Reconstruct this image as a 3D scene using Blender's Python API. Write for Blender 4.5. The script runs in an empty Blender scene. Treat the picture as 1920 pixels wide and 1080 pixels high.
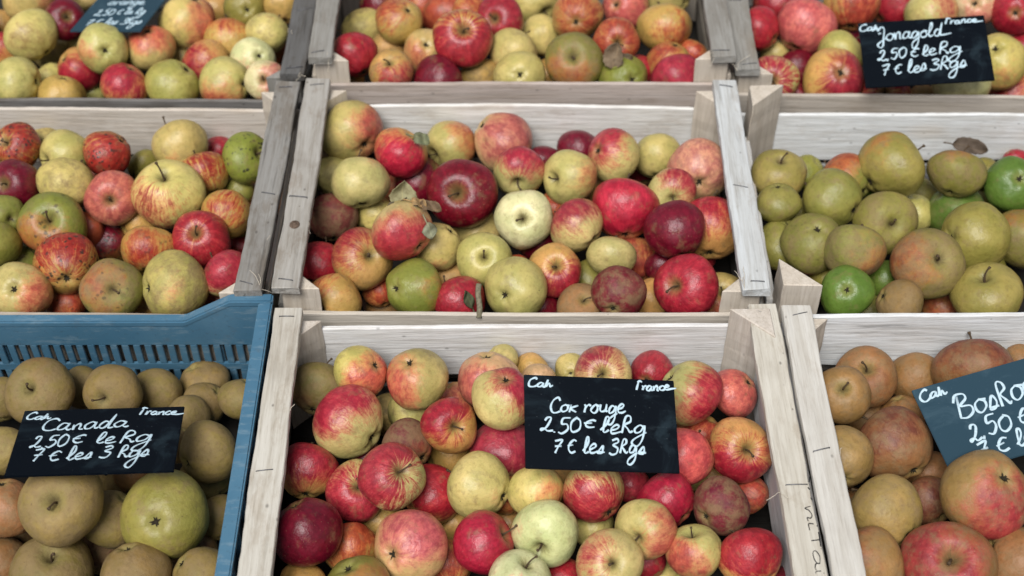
import bpy, bmesh, math, random
from mathutils import Vector, Matrix, Quaternion, noise as mnoise

# ------------------------------------------------------------------ camera, world, sun, exposure
scene = bpy.context.scene
COL = scene.collection
R = math.radians

cam_d = bpy.data.cameras.new('camera')
cam_d.lens = 50.0
cam_d.sensor_width = 36.0
cam_d.clip_start = 0.05
cam_d.clip_end = 200.0
cam_d.dof.use_dof = True
cam_d.dof.focus_distance = 1.62
cam_d.dof.aperture_fstop = 4.0
cam = bpy.data.objects.new('camera', cam_d)
COL.objects.link(cam)
cam.location = (0.0, -1.17247506, 1.24420031)
cam.rotation_euler = (R(90.0 - 46.7), 0, 0)
scene.camera = cam

SUN_EL, SUN_AZ = 59.0, 200.0          # azimuth measured clockwise from +Y
world = bpy.data.worlds.new('World')
scene.world = world
world.use_nodes = True
wn, wl = world.node_tree.nodes, world.node_tree.links
wn.clear()
sky = wn.new('ShaderNodeTexSky')
sky.sky_type = 'NISHITA'
sky.sun_disc = False
sky.sun_elevation = R(SUN_EL)
sky.sun_rotation = R(SUN_AZ)
sky.air_density = 0.5
sky.dust_density = 1.0
sky.ozone_density = 1.0
hs = wn.new('ShaderNodeHueSaturation')
hs.inputs['Saturation'].default_value = 0.35
bg = wn.new('ShaderNodeBackground')
bg.inputs['Strength'].default_value = 0.05
wo = wn.new('ShaderNodeOutputWorld')
wl.new(sky.outputs[0], hs.inputs['Color'])
wl.new(hs.outputs[0], bg.inputs['Color'])
wl.new(bg.outputs[0], wo.inputs[0])

sun_d = bpy.data.lights.new('sun', 'SUN')
sun_d.energy = 1.5
sun_d.angle = R(30)
sun_d.color = (1.0, 0.985, 0.96)
sun = bpy.data.objects.new('sun', sun_d)
COL.objects.link(sun)
_d = Vector((math.sin(R(SUN_AZ)) * math.cos(R(SUN_EL)), math.cos(R(SUN_AZ)) * math.cos(R(SUN_EL)), math.sin(R(SUN_EL))))
sun.rotation_euler = _d.to_track_quat('Z', 'Y').to_euler()

vs = scene.view_settings
vs.view_transform = 'Standard'
vs.look = 'None'
vs.exposure = 1.14
vs.gamma = 1.0
vs.use_curve_mapping = False
scene.cycles.max_bounces = 6
scene.cycles.diffuse_bounces = 1

# ------------------------------------------------------------------ data: where everything stands (metres)
APPLES = [
('TL',(-0.3522,0.6322,-0.128),(0.298,-0.609,0.086,0.73),0.031,0,11,(0.607,0.411,0.104),(0.547,0.08,0.036),(-0.5,0.25,-0.22),(0.5,0.45,0.16),(0,0.67),'-',0,1,'orange apple, half hidden, second row, thirteenth from left, back left crate'),
('TL',(-0.7245,0.6322,-0.128),(0.815,-0.484,0.258,0.183),0.031,0,6,(0.638,0.482,0.172),(0.668,0.13,0.078),(0.14,0.92,0.37),(0.2,0.15,0.14),(0,0.91),'-',0,1,'yellow apple, half hidden, second row, third from left, back left crate'),
('TL',(-0.3676,0.5061,-0.128),(-0.217,-0.365,0.463,0.778),0.0298,0,13,(0.569,0.504,0.162),(0.613,0.112,0.082),(-0.18,-0.91,0.37),(0.4,0.15,0.14),(0,0.96),'-',0,1,'yellow apple, half hidden, front row, twelfth from left, back left crate'),
('TL',(-0.8069,0.6748,-0.105),(0.097,0.842,0.476,0.235),0.022,0,9,(0.625,0.354,0.112),(0.472,0.069,0.033),(0.33,-0.87,0.37),(0.4,0.45,0.16),(0,0.91),'-',0,1,'orange apple, half hidden, back row, first from left, back left crate'),
('TL',(-0.7836,0.6033,-0.105),(0.633,-0.51,-0.118,0.571),0.0305,0,5,(0.772,0.384,0.116),(0.43,0.024,0.035),(-0.19,-0.88,0.44),(0.41,0.4,0.08),(0,0.95),'-',0,1,'red apple, half hidden, second row, first from left, back left crate'),
('TL',(-0.6986,0.5397,-0.1089),(0.316,-0.536,0.103,0.776),0.0246,0,6,(0.69,0.591,0.189),(0.651,0.128,0.076),(0.88,-0.29,0.37),(0.1,0.15,0.4),(0,0.74),'-',0,1,'plain yellow apple, half hidden, front row, second from left, back left crate'),
('TL',(-0.6737,0.6304,-0.105),(0.14,0.946,-0.291,0.004),0.0217,0,8,(0.56,0.451,0.164),(0.697,0.13,0.077),(-0.71,-0.6,0.37),(0,0.15,0.14),(0,0.8),'-',0,1,'plain yellow apple, half hidden, second row, fourth from left, back left crate'),
('TL',(-0.5045,0.5934,-0.1077),(0.019,0.385,0.911,-0.145),0.0268,0,5,(0.619,0.447,0.158),(0.563,0.127,0.073),(0.78,0.5,0.37),(0.1,0.15,0.14),(0,0.72),'-',0,1,'plain yellow apple, half hidden, second row, eighth from left, back left crate'),
('TL',(-0.4713,0.7103,-0.105),(0.783,-0.158,-0.538,-0.27),0.0315,0,9,(0.585,0.328,0.105),(0.506,0.083,0.034),(-0.79,0.5,0.37),(0.4,0.45,0.16),(0,0.21),'-',0,1,'orange apple, half hidden, back row, sixth from left, back left crate'),
('TL',(-0.6363,0.5193,-0.1243),(0.514,-0.116,0.624,0.577),0.0211,0,13,(0.519,0.474,0.16),(0.725,0.135,0.084),(0.93,0.07,0.37),(0.1,0.15,0.14),(0,0.02),'-',0,1,'plain yellow apple, half hidden, front row, fifth from left, back left crate'),
('TL',(-0.55,0.4954,-0.105),(0.812,-0.558,0.072,-0.158),0.0208,0,3,(0.672,0.567,0.168),(0.646,0.133,0.084),(-0.52,0.77,0.37),(0.1,0.15,0.14),(0,0.72),'-',0,1,'plain yellow apple, half hidden, front row, seventh from left, back left crate'),
('TL',(-0.4624,0.4804,-0.105),(-0.432,-0.168,0.885,-0.049),0.0172,0,12,(0.72,0.551,0.202),(0.604,0.128,0.075),(-0.55,0.75,0.37),(0.1,0.15,0.14),(0,1),'-',0,1,'plain yellow apple, half hidden, front row, ninth from left, back left crate'),
('TL',(-0.5971,0.5766,-0.105),(0.103,0.882,0.442,-0.128),0.0267,0,10,(0.586,0.379,0.104),(0.439,0.076,0.038),(0.61,-0.7,0.37),(0.3,0.45,0.16),(0,0.19),'-',0,1,'orange apple, half hidden, second row, sixth from left, back left crate'),
('TL',(-0.6871,0.7569,-0.105),(0.73,-0.441,0.51,0.113),0.0301,0,6,(0.59,0.436,0.182),(0.661,0.144,0.072),(0.11,0.92,0.37),(0.1,0.15,0.14),(0,0.42),'-',0,1,'plain yellow apple, half hidden, back row, fourth from left, back left crate'),
('TL',(-0.7513,0.6741,-0.058),(0.402,-0.514,0.061,0.755),0.0406,0,11,(0.654,0.481,0.173),(0.575,0.119,0.069),(-0.27,-0.62,-0.74),(0.25,0.15,0.14),(0,0.24),'-',0,0,'yellow apple, back row, second from left, back left crate'),
('TL',(-0.6838,0.6187,-0.0581),(0.577,0.023,0.399,-0.712),0.0323,0,13,(0.393,0.086,0.041),(0.176,0.005,0.017),(0.15,-0.03,0.58),(0.85,0.15,0.08),(0,0.66),'s',0,0,'deep crimson apple tucked beside the left edge of the blurred sign'),
('TL',(-0.4119,0.6489,-0.058),(0.511,-0.789,-0.339,-0.044),0.0339,0,6,(0.302,0.251,0.056),(0.413,0.133,0.039),(0.02,0.14,0.99),(0.1,0.08,0.2),(0,0.68),'c',0,0,'dull green apple with calyx showing, back row, seventh from left, back left crate'),
('TL',(-0.355,0.6558,-0.058),(0.203,-0.2,0.429,0.857),0.0305,0,8,(0.612,0.38,0.118),(0.529,0.079,0.032),(0.57,-0.74,0.37),(0.3,0.45,0.16),(0,0.51),'-',0,0,'orange apple, back row, eighth from left, back left crate'),
('TL',(-0.4941,0.6126,-0.0566),(-0.126,0.316,0.919,-0.197),0.0434,0,11,(0.716,0.549,0.185),(0.643,0.148,0.081),(-0.91,0.34,-0.24),(0.42,0.15,0.14),(0,0.72),'-',0,0,'large yellow apple with orange right cheek beside the blurred sign'),
('TL',(-0.4323,0.587,-0.0755),(0.724,-0.396,-0.287,-0.487),0.038,0,12,(0.676,0.433,0.125),(0.508,0.085,0.035),(0.72,-0.17,0.68),(0.26,0.45,0.16),(0,0.05),'-',0,0,'orange apple, second row, tenth from left, back left crate'),
('TL',(-0.3704,0.5835,-0.058),(0.81,-0.437,0.353,0.169),0.0324,0,2,(0.672,0.56,0.194),(0.611,0.131,0.07),(-0.26,-0.53,0.81),(0.12,0.15,0.3),(0,0.22),'-',0,0,'plain yellow apple, second row, twelfth from left, back left crate'),
('TL',(-0.7246,0.5768,-0.0579),(-0.376,-0.224,0.463,0.771),0.0411,0,4,(0.682,0.566,0.193),(0.216,0.089,0.04),(0.57,0.63,-0.53),(0.2,0.15,0.14),(0,0.52),'-',0,0,'greenish yellow apple with a large brown bruise, back left crate'),
('TL',(-0.6487,0.5314,-0.0851),(0.027,0.901,0.265,0.343),0.0357,0,6,(0.67,0.358,0.118),(0.418,0.021,0.036),(-0.48,0.87,-0.09),(0.48,0.4,0.08),(0,0.97),'-',0,0,'red apple, front row, fourth from left, back left crate'),
('TL',(-0.6018,0.5191,-0.0371),(-0.204,0.641,-0.573,-0.468),0.037,0,6,(0.565,0.52,0.174),(0.644,0.139,0.078),(0.37,0.83,-0.41),(0.2,0.15,0.14),(0,0.3),'c',0,0,'pale yellow apple with dark calyx facing out, just below the blurred sign'),
('TL',(-0.5409,0.5479,-0.058),(0.044,0.737,-0.674,0.021),0.037,0,3,(0.624,0.473,0.172),(0.688,0.127,0.076),(-0.11,-0.09,-0.99),(0.4,0.15,0.14),(0,0.21),'c',0,0,'yellow apple with calyx showing, second row, seventh from left, back left crate'),
('TL',(-0.7206,0.4655,-0.058),(0.638,0.147,-0.742,-0.141),0.0378,0,1,(0.583,0.509,0.172),(0.632,0.124,0.079),(-0.78,0.46,0.42),(0.05,0.15,0.14),(0,0.45),'c',0,0,'plain yellow apple with calyx showing, front row, first from left, back left crate'),
('TL',(-0.6596,0.4593,-0.079),(-0.12,0,0.977,-0.174),0.0347,0,2,(0.603,0.392,0.111),(0.375,0.086,0.036),(0.18,0.91,0.37),(0.2,0.45,0.16),(0,0.73),'-',0,0,'orange apple, front row, third from left, back left crate'),
('TL',(-0.4561,0.5285,-0.0748),(0.683,-0.528,-0.259,0.433),0.0373,0,11,(0.727,0.394,0.133),(0.402,0.022,0.037),(-0.89,-0.35,0.29),(0.36,0.4,0.08),(0,0.49),'-',0,0,'red apple, second row, ninth from left, back left crate'),
('TL',(-0.3834,0.5198,-0.0582),(-0.305,0.918,-0.008,-0.253),0.0341,0,13,(0.774,0.748,0.39),(0.787,0.205,0.172),(-0.43,0.8,-0.42),(0.2,0.2,0.08),(0,0.64),'c',0,0,'pale cream apple with calyx showing, second row, eleventh from left, back left crate'),
('TL',(-0.5626,0.4593,-0.058),(0.268,0.716,-0.644,-0.039),0.0354,0,1,(0.704,0.402,0.13),(0.438,0.021,0.04),(0.58,0.38,-0.72),(0.46,0.4,0.08),(0,0.73),'-',0,0,'glossy pink crimson apple with cream base at front of back left crate'),
('TL',(-0.4944,0.4625,-0.0623),(-0.377,-0.513,0.768,0.07),0.0396,0,11,(0.447,0.401,0.106),(0.64,0.126,0.075),(-0.9,0.22,0.37),(0,0.15,0.14),(0,0.22),'-',0,0,'plain yellow apple, front row, eighth from left, back left crate'),
('TL',(-0.4179,0.4678,-0.0618),(-0.403,0.766,0.263,-0.426),0.039,0,11,(0.587,0.512,0.172),(0.604,0.159,0.073),(-0.66,0.74,-0.14),(0.35,0.15,0.14),(0,0.17),'c',0,0,'yellow apple with calyx showing, front row, tenth from left, back left crate'),
('TL',(-0.3575,0.4592,-0.0481),(0.866,0.429,-0.08,0.244),0.0293,0,5,(0.78,0.677,0.368),(0.71,0.214,0.173),(0.59,-0.54,0.59),(0.4,0.2,0.08),(0,0.96),'s',0,0,'pale cream apple with stem hollow showing, front row, eleventh from left, back left crate'),
('TC',(0.0587,0.5544,-0.1174),(0.818,-0.42,0.286,0.27),0.0301,0,7,(0.588,0.333,0.095),(0.46,0.072,0.038),(0.61,0.71,0.37),(0.4,0.45,0.16),(0,0.68),'-',0,1,'orange apple, half hidden, front row, sixth from left, back centre crate'),
('TC',(-0.213,0.6903,-0.0856),(0.366,-0.623,0.639,-0.263),0.0329,0,8,(0.452,0.09,0.043),(0.185,0.004,0.016),(0.43,-0.35,-0.22),(0.8,0.15,0.08),(0,0.17),'-',0,1,'dark red apple, half hidden, back row, first from left, back centre crate'),
('TC',(-0.2381,0.5032,-0.085),(0.206,0.298,0.931,-0.042),0.019,0,3,(0.603,0.346,0.102),(0.518,0.085,0.033),(0.75,0.55,0.37),(0.3,0.45,0.16),(0,0.4),'-',0,1,'orange apple, half hidden, front row, first from left, back centre crate'),
('TC',(-0.2315,0.6331,-0.0847),(0.399,0.16,0.896,0.112),0.0351,0,8,(0.683,0.544,0.183),(0.545,0.142,0.067),(0.77,0.53,0.37),(0.1,0.15,0.4),(0,0.63),'-',0,1,'plain yellow apple, half hidden, second row, second from left, back centre crate'),
('TC',(-0.1433,0.7281,-0.1095),(-0.458,-0.112,0.555,0.685),0.0429,0,1,(0.607,0.377,0.111),(0.49,0.079,0.035),(0.47,0.3,-0.22),(0.5,0.45,0.16),(0,0.96),'-',0,1,'orange apple, half hidden, back row, third from left, back centre crate'),
('TC',(-0.0981,0.6714,-0.0893),(-0.414,0.202,0.436,0.773),0.0419,0,7,(0.544,0.318,0.082),(0.477,0.079,0.038),(0.45,0.33,-0.22),(0.65,0.45,0.16),(0,0.64),'-',0,1,'orange red apple, half hidden, back row, fourth from left, back centre crate'),
('TC',(-0.1895,0.5787,-0.0863),(0.337,-0.648,0.039,0.682),0.0309,0,9,(0.629,0.358,0.117),(0.41,0.073,0.031),(0.87,-0.33,0.37),(0.4,0.45,0.4),(0,0.47),'-',0,1,'orange apple, half hidden, second row, third from left, back centre crate'),
('TC',(0.0355,0.7009,-0.085),(0.134,0.531,-0.489,0.679),0.0388,0,8,(0.631,0.503,0.171),(0.627,0.13,0.072),(-0.77,-0.11,-0.62),(0.2,0.15,0.14),(0,0.56),'s',0,1,'yellow apple, half hidden, back row, seventh from left, back centre crate'),
('TC',(0.0452,0.6131,-0.085),(-0.058,0.618,0.286,0.73),0.0331,0,9,(0.7,0.549,0.194),(0.623,0.135,0.075),(-0.35,-0.86,0.37),(0,0.15,0.14),(0,0.11),'-',0,1,'plain yellow apple, half hidden, second row, seventh from left, back centre crate'),
('TC',(-0.0478,0.5146,-0.085),(0.507,-0.068,-0.533,-0.674),0.0303,0,0,(0.573,0.357,0.104),(0.424,0.081,0.035),(-0.86,-0.35,0.37),(0.45,0.45,0.5),(0,0.18),'-',0,1,'orange apple, half hidden, front row, fourth from left, back centre crate'),
('TC',(0.1907,0.5304,-0.0874),(0.731,-0.514,-0.043,-0.446),0.0253,0,9,(0.752,0.428,0.135),(0.398,0.02,0.03),(0.45,-0.33,-0.22),(0.8,0.4,0.08),(0,0.16),'-',0,1,'red apple, half hidden, front row, eighth from left, back centre crate'),
('TC',(0.2729,0.5664,-0.085),(-0.228,0.387,0.344,0.824),0.0255,0,0,(0.659,0.386,0.111),(0.553,0.076,0.038),(0.38,0.41,-0.22),(0.5,0.45,0.16),(0,0.32),'-',0,1,'orange apple, half hidden, second row, twelfth from left, back centre crate'),
('TC',(0.249,0.7225,-0.085),(0.731,-0.397,-0.555,-0.022),0.0397,0,4,(0.569,0.443,0.164),(0.612,0.125,0.086),(-0.1,0.92,0.37),(0.05,0.15,0.14),(0,0.22),'-',0,1,'plain yellow apple, half hidden, back row, tenth from left, back centre crate'),
('TC',(0.1784,0.6895,-0.085),(0.456,-0.595,0.658,0.069),0.0375,0,9,(0.757,0.472,0.205),(0.674,0.131,0.108),(0.11,-0.25,-0.53),(0.6,0.2,0.08),(0,0.05),'c',0,1,'salmon pink apple, half hidden, back row, ninth from left, back centre crate'),
('TC',(-0.0655,0.6319,-0.0557),(0.38,-0.633,0.06,0.672),0.0303,0,0,(0.689,0.449,0.117),(0.484,0.077,0.038),(-0.52,0.19,-0.22),(0.5,0.45,0.16),(0,0.15),'-',0,1,'orange apple, half hidden, back row, fifth from left, back centre crate'),
('TC',(0.0808,0.5638,-0.08),(0.774,-0.509,-0.343,0.155),0.0263,0,10,(0.52,0.095,0.045),(0.173,0.004,0.016),(-0.16,-0.53,-0.22),(0.6,0.15,0.08),(0,0.25),'-',0,1,'dark red apple, half hidden, second row, eighth from left, back centre crate'),
('TC',(-0.0178,0.5998,-0.0424),(0.864,0.385,-0.275,0.173),0.0364,0,0,(0.646,0.378,0.125),(0.374,0.021,0.035),(0.43,0.04,0.9),(0.64,0.4,0.08),(0,0.8),'s',0,0,'red apple with stem hollow showing, back row, sixth from left, back centre crate'),
('TC',(-0.1278,0.5457,-0.0632),(-0.239,0.821,0.5,0.142),0.0352,0,8,(0.67,0.465,0.181),(0.593,0.138,0.069),(-0.75,-0.38,-0.54),(0.25,0.15,0.14),(0,0.13),'c',0,0,'yellow apple with calyx showing, second row, fourth from left, back centre crate'),
('TC',(-0.1694,0.5888,-0.0373),(-0.213,0.914,0.272,-0.213),0.0365,0,4,(0.588,0.39,0.111),(0.485,0.087,0.039),(-0.74,-0.44,-0.5),(0.34,0.45,0.16),(0,0.34),'c',0,0,'orange apple with calyx showing, back row, second from left, back centre crate'),
('TC',(0.0983,0.6005,-0.038),(0.526,-0.735,0.375,0.205),0.0385,0,11,(0.619,0.351,0.109),(0.461,0.084,0.039),(-0.36,-0.35,-0.86),(0.39,0.45,0.16),(0,0.09),'c',0,0,'orange apple with dimple facing out, top middle of back centre crate'),
('TC',(0.2314,0.5943,-0.0561),(0.872,-0.486,-0.052,-0.033),0.0423,0.82,0,(0.603,0.376,0.105),(0.509,0.072,0.035),(0.49,-0.64,-0.6),(0.24,0.45,0.16),(0,0.81),'-',0,0,'orange apple, second row, eleventh from left, back centre crate'),
('TC',(0.1541,0.5409,-0.038),(0.776,0.471,-0.204,0.367),0.0343,0,2,(0.584,0.364,0.102),(0.472,0.077,0.037),(0.03,0.1,0.59),(0.58,0.45,0.16),(0,0.54),'s',0,0,'orange apple with stem hollow showing, second row, tenth from left, back centre crate'),
('TC',(-0.2312,0.5049,-0.038),(0.835,-0.372,-0.361,-0.183),0.0357,0,11,(0.656,0.355,0.118),(0.425,0.02,0.032),(0.33,-0.45,-0.22),(0.92,0.8,0.08),(0,0.54),'-',0,0,'red streaked apple by the left post of back centre crate'),
('TC',(-0.174,0.4663,-0.0385),(0.65,0.095,-0.167,0.735),0.0329,0,7,(0.655,0.377,0.115),(0.423,0.021,0.035),(-0.85,-0.26,0.46),(0.36,0.4,0.4),(0,0.6),'s',0,0,'red apple with stem hollow showing, front row, second from left, back centre crate'),
('TC',(0.0016,0.536,-0.0558),(0.252,0.124,0.524,0.804),0.0371,0,9,(0.626,0.499,0.182),(0.556,0.134,0.079),(0.56,0.6,-0.58),(0.1,0.15,0.14),(0,0.81),'-',0,0,'plain yellow apple, second row, sixth from left, back centre crate'),
('TC',(0.2349,0.5288,-0.0701),(0.029,0.834,0.524,-0.169),0.0337,0,11,(0.556,0.351,0.095),(0.452,0.072,0.038),(-0.6,-0.58,-0.56),(0.34,0.45,0.16),(0,0.53),'-',0,0,'orange apple, front row, ninth from left, back centre crate'),
('TC',(-0.1086,0.4701,-0.0578),(0.714,-0.559,0.345,-0.242),0.0379,0,12,(0.496,0.099,0.046),(0.18,0.004,0.017),(0.28,-0.48,-0.22),(0.95,0.15,0.08),(0,0.36),'-',0,0,'dark red apple, front row, third from left, back centre crate'),
('TC',(-0.0728,0.5255,-0.0246),(-0.217,-0.016,-0.258,0.942),0.0444,0,0,(0.672,0.385,0.112),(0.43,0.025,0.035),(0.31,0.88,0.35),(0.66,0.7,0.08),(0,0.41),'s',0,0,'biggest red streaked apple with stem up, back centre crate'),
('TC',(0.0116,0.4739,-0.0537),(0.064,-0.144,0.91,0.385),0.038,0,12,(0.618,0.51,0.176),(0.562,0.13,0.076),(-0.03,0.1,0.99),(0.05,0.15,0.14),(0,0.3),'c',0,0,'pale yellow apple with black calyx at front of back centre crate'),
('TC',(0.0909,0.4897,-0.038),(0.931,0.351,-0.04,-0.096),0.0433,0.86,6,(0.24,0.215,0.048),(0.468,0.121,0.041),(-0.19,-0.72,0.67),(0.3,0.08,0.4),(0,0.35),'s',0,0,'yellow green apple with stem hollow showing, second row, ninth from left, back centre crate'),
('TC',(0.163,0.4731,-0.0581),(-0.427,0.643,0.616,0.154),0.0376,0,9,(0.243,0.258,0.042),(0.417,0.115,0.042),(0.08,0.39,0.92),(0.1,0.08,0.2),(0,0.9),'c',1,0,'yellow apple topped by a curled brown leaf, back centre crate'),
('TC',(0.2431,0.4736,-0.0584),(0.826,-0.532,-0.072,0.173),0.0397,0,5,(0.738,0.519,0.226),(0.462,0.033,0.057),(-0.3,-0.95,0.06),(0.68,0.3,0.08),(0,0.94),'-',0,0,'pink red apple, front row, tenth from left, back centre crate'),
('TR',(0.4251,0.7291,-0.105),(0.457,0.167,0.524,0.7),0.0401,0,6,(0.723,0.39,0.125),(0.409,0.02,0.034),(-0.42,0.37,-0.22),(0.6,0.4,0.08),(0,0.63),'-',0,1,'red apple, half hidden, back row, second from left, back right crate'),
('TR',(0.4061,0.5992,-0.105),(0.103,0.986,-0.044,-0.126),0.0233,0,1,(0.622,0.471,0.17),(0.695,0.143,0.072),(0.23,-0.9,0.37),(0.1,0.15,0.14),(0,0.57),'-',0,1,'plain yellow apple, half hidden, second row, second from left, back right crate'),
('TR',(0.4329,0.5543,-0.105),(0.634,-0.186,-0.616,-0.43),0.0344,0,0,(0.421,0.076,0.039),(0.175,0.005,0.017),(0.5,-0.24,-0.22),(0.85,0.15,0.08),(0,0.35),'-',0,1,'dark red apple, half hidden, second row, third from left, back right crate'),
('TR',(0.4236,0.4866,-0.105),(0.822,-0.498,0.105,-0.254),0.0268,0,13,(0.727,0.42,0.126),(0.374,0.022,0.034),(0.17,-0.53,-0.22),(0.8,0.4,0.08),(0,0.15),'-',0,1,'red apple, half hidden, front row, first from left, back right crate'),
('TR',(0.5301,0.6676,-0.1152),(0.777,-0.407,-0.403,-0.262),0.0422,0,6,(0.433,0.089,0.041),(0.161,0.004,0.019),(0.26,-0.5,-0.22),(0.8,0.15,0.08),(0,0.37),'-',0,1,'dark red apple, half hidden, back row, fourth from left, back right crate'),
('TR',(0.5901,0.5832,-0.105),(0.753,-0.398,-0.421,-0.313),0.0401,0,10,(0.643,0.347,0.113),(0.429,0.023,0.031),(0.3,-0.47,-0.22),(0.7,0.4,0.08),(0,0.8),'-',0,1,'red apple, half hidden, second row, sixth from left, back right crate'),
('TR',(0.681,0.6376,-0.1311),(0.124,0.877,-0.447,-0.127),0.0411,0,0,(0.657,0.391,0.109),(0.367,0.021,0.036),(0.24,0.51,-0.22),(0.7,0.4,0.08),(0,0.41),'-',0,1,'red apple, half hidden, second row, seventh from left, back right crate'),
('TR',(0.611,0.4854,-0.105),(0.572,-0.645,0.084,0.5),0.0233,0,0,(0.557,0.33,0.1),(0.5,0.075,0.039),(0.93,-0.04,0.37),(0.3,0.45,0.5),(0,0.64),'-',0,1,'orange apple, half hidden, front row, third from left, back right crate'),
('TR',(0.732,0.5201,-0.1447),(0.766,-0.453,-0.315,-0.329),0.0204,0,0,(0.561,0.332,0.097),(0.512,0.078,0.034),(0.27,-0.49,-0.22),(0.6,0.45,0.16),(0,0.39),'-',0,1,'orange red apple, half hidden, front row, fifth from left, back right crate'),
('TR',(0.7859,0.606,-0.105),(0.325,-0.548,0.628,-0.446),0.0332,0,4,(0.849,0.443,0.139),(0.414,0.021,0.038),(0.51,-0.23,-0.22),(0.6,0.4,0.08),(0,0.42),'-',0,1,'red apple, half hidden, second row, ninth from left, back right crate'),
('TR',(0.7598,0.5083,-0.1154),(-0.23,0.223,0.945,-0.059),0.0402,0,12,(0.666,0.374,0.113),(0.421,0.024,0.032),(0.4,-0.91,0.08),(0.36,0.4,0.08),(0,0.26),'-',0,1,'red apple, half hidden, front row, sixth from left, back right crate'),
('TR',(0.6164,0.7204,-0.105),(0.109,0.491,0.321,0.802),0.04,0,9,(0.724,0.396,0.115),(0.409,0.019,0.032),(0.09,0.55,-0.22),(0.75,0.6,0.08),(0,0.74),'-',0,1,'red apple, half hidden, back row, sixth from left, back right crate'),
('TR',(0.3739,0.5929,-0.058),(0.682,-0.249,-0.638,-0.257),0.0352,0,10,(0.652,0.373,0.115),(0.458,0.021,0.033),(0.91,-0.26,-0.33),(0.64,0.4,0.08),(0,0.13),'-',0,0,'red apple, back row, first from left, back right crate'),
('TR',(0.4483,0.6036,-0.058),(0.847,-0.464,0.177,-0.193),0.0477,0,3,(0.653,0.448,0.22),(0.69,0.137,0.123),(0.3,-0.64,-0.7),(0.7,0.5,0.08),(0,0.25),'-',0,0,'large salmon pink apple upper left of the back right sign'),
('TR',(0.5249,0.6511,-0.0526),(-0.273,0.208,0.424,0.838),0.0429,0,0,(0.694,0.419,0.127),(0.498,0.072,0.039),(0.16,0.62,-0.77),(0.44,0.7,0.16),(0,0.9),'-',0,0,'orange red apple, back row, fifth from left, back right crate'),
('TR',(0.6509,0.6483,-0.0706),(0.528,-0.55,0.218,0.61),0.0422,0,6,(0.642,0.55,0.203),(0.462,0.034,0.054),(-0.66,-0.35,-0.66),(0.28,0.3,0.08),(0,0.15),'-',0,0,'pink and cream apple, back row, seventh from left, back right crate'),
('TR',(0.7155,0.6573,-0.0521),(-0.487,0.66,-0.546,-0.173),0.0387,0,9,(0.765,0.625,0.366),(0.806,0.195,0.163),(0.59,-0.27,-0.76),(0.3,0.2,0.08),(0,0.54),'c',0,0,'pale cream apple with calyx showing, back row, eighth from left, back right crate'),
('TR',(0.7687,0.6251,-0.0459),(0.516,-0.785,0.342,0.017),0.0375,0,0,(0.689,0.415,0.136),(0.443,0.02,0.038),(-0.04,-0.05,-0.6),(0.72,0.4,0.08),(0,0.93),'c',0,0,'red apple with calyx showing, back row, ninth from left, back right crate'),
('TR',(0.4916,0.5404,-0.0612),(0.785,-0.199,0.487,0.327),0.0355,0,1,(0.519,0.453,0.133),(0.624,0.125,0.074),(0.85,0.39,0.37),(0.05,0.15,0.14),(0,0.13),'-',0,0,'plain yellow apple, second row, fifth from left, back right crate'),
('TR',(0.7166,0.5115,-0.0548),(0.245,-0.453,0.856,0.054),0.0435,0,0,(0.581,0.475,0.136),(0.65,0.123,0.077),(0.78,-0.6,-0.16),(0.15,0.15,0.14),(0,0.37),'c',0,0,'yellow green apple poking out right of the back right sign'),
('TR',(0.379,0.4699,-0.058),(0.874,0.403,-0.171,0.21),0.0379,0,7,(0.6,0.541,0.213),(0.455,0.033,0.051),(-0.27,0.16,0.95),(0.53,0.9,0.08),(0,0.92),'s',0,0,'red streaked apple with stem dimple beside left rail of back right crate'),
('TR',(0.4691,0.4744,-0.0565),(-0.265,0.783,-0.519,-0.219),0.0453,0,13,(0.73,0.417,0.129),(0.387,0.023,0.039),(0.61,-0.44,-0.66),(0.48,0.4,0.08),(0,0.82),'c',0,0,'large pink orange apple at lower left corner of the back right sign'),
('TR',(0.5463,0.4676,-0.0891),(0.556,0.091,-0.251,0.787),0.0402,0,2,(0.629,0.354,0.12),(0.378,0.02,0.036),(-0.03,0.13,0.99),(0.46,0.8,0.08),(0,0.45),'s',0,0,'red apple with stem hollow showing, front row, second from left, back right crate'),
('TR',(0.6557,0.4644,-0.0637),(0.064,0.036,0.715,0.695),0.0415,0.85,6,(0.617,0.566,0.268),(0.731,0.184,0.187),(-0.17,-0.59,0.79),(0.08,0.2,0.08),(0,0.55),'c',0,0,'pale green squat apple under right end of the back right sign'),
('ML',(-0.3786,0.0975,-0.128),(0.014,-0.398,0.428,0.811),0.0305,0,1,(0.611,0.382,0.105),(0.438,0.078,0.037),(-0.24,0.5,-0.22),(0.5,0.45,0.16),(0,0.74),'-',0,1,'orange apple, half hidden, front row, third from left, middle left crate'),
('ML',(-0.3525,0.2973,-0.131),(0.176,0.835,0.521,-0.041),0.0327,0,1,(0.266,0.234,0.051),(0.436,0.129,0.041),(-0.42,0.36,-0.22),(0.5,0.08,0.2),(0,0.94),'-',0,1,'yellow green apple, half hidden, second row, eighth from left, middle left crate'),
('ML',(-0.4775,0.0861,-0.128),(0.509,-0.655,-0.171,-0.531),0.0303,0,8,(0.688,0.398,0.117),(0.437,0.085,0.036),(-0.92,-0.12,0.37),(0.4,0.45,0.16),(0,0.84),'-',0,1,'orange apple, half hidden, front row, second from left, middle left crate'),
('ML',(-0.6692,0.3731,-0.0955),(0.864,-0.467,-0.183,-0.049),0.0257,0,13,(0.659,0.518,0.173),(0.537,0.14,0.074),(-0.45,0.81,0.37),(0.1,0.15,0.5),(0,0.48),'-',0,1,'plain yellow apple, half hidden, back row, second from left, middle left crate'),
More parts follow.
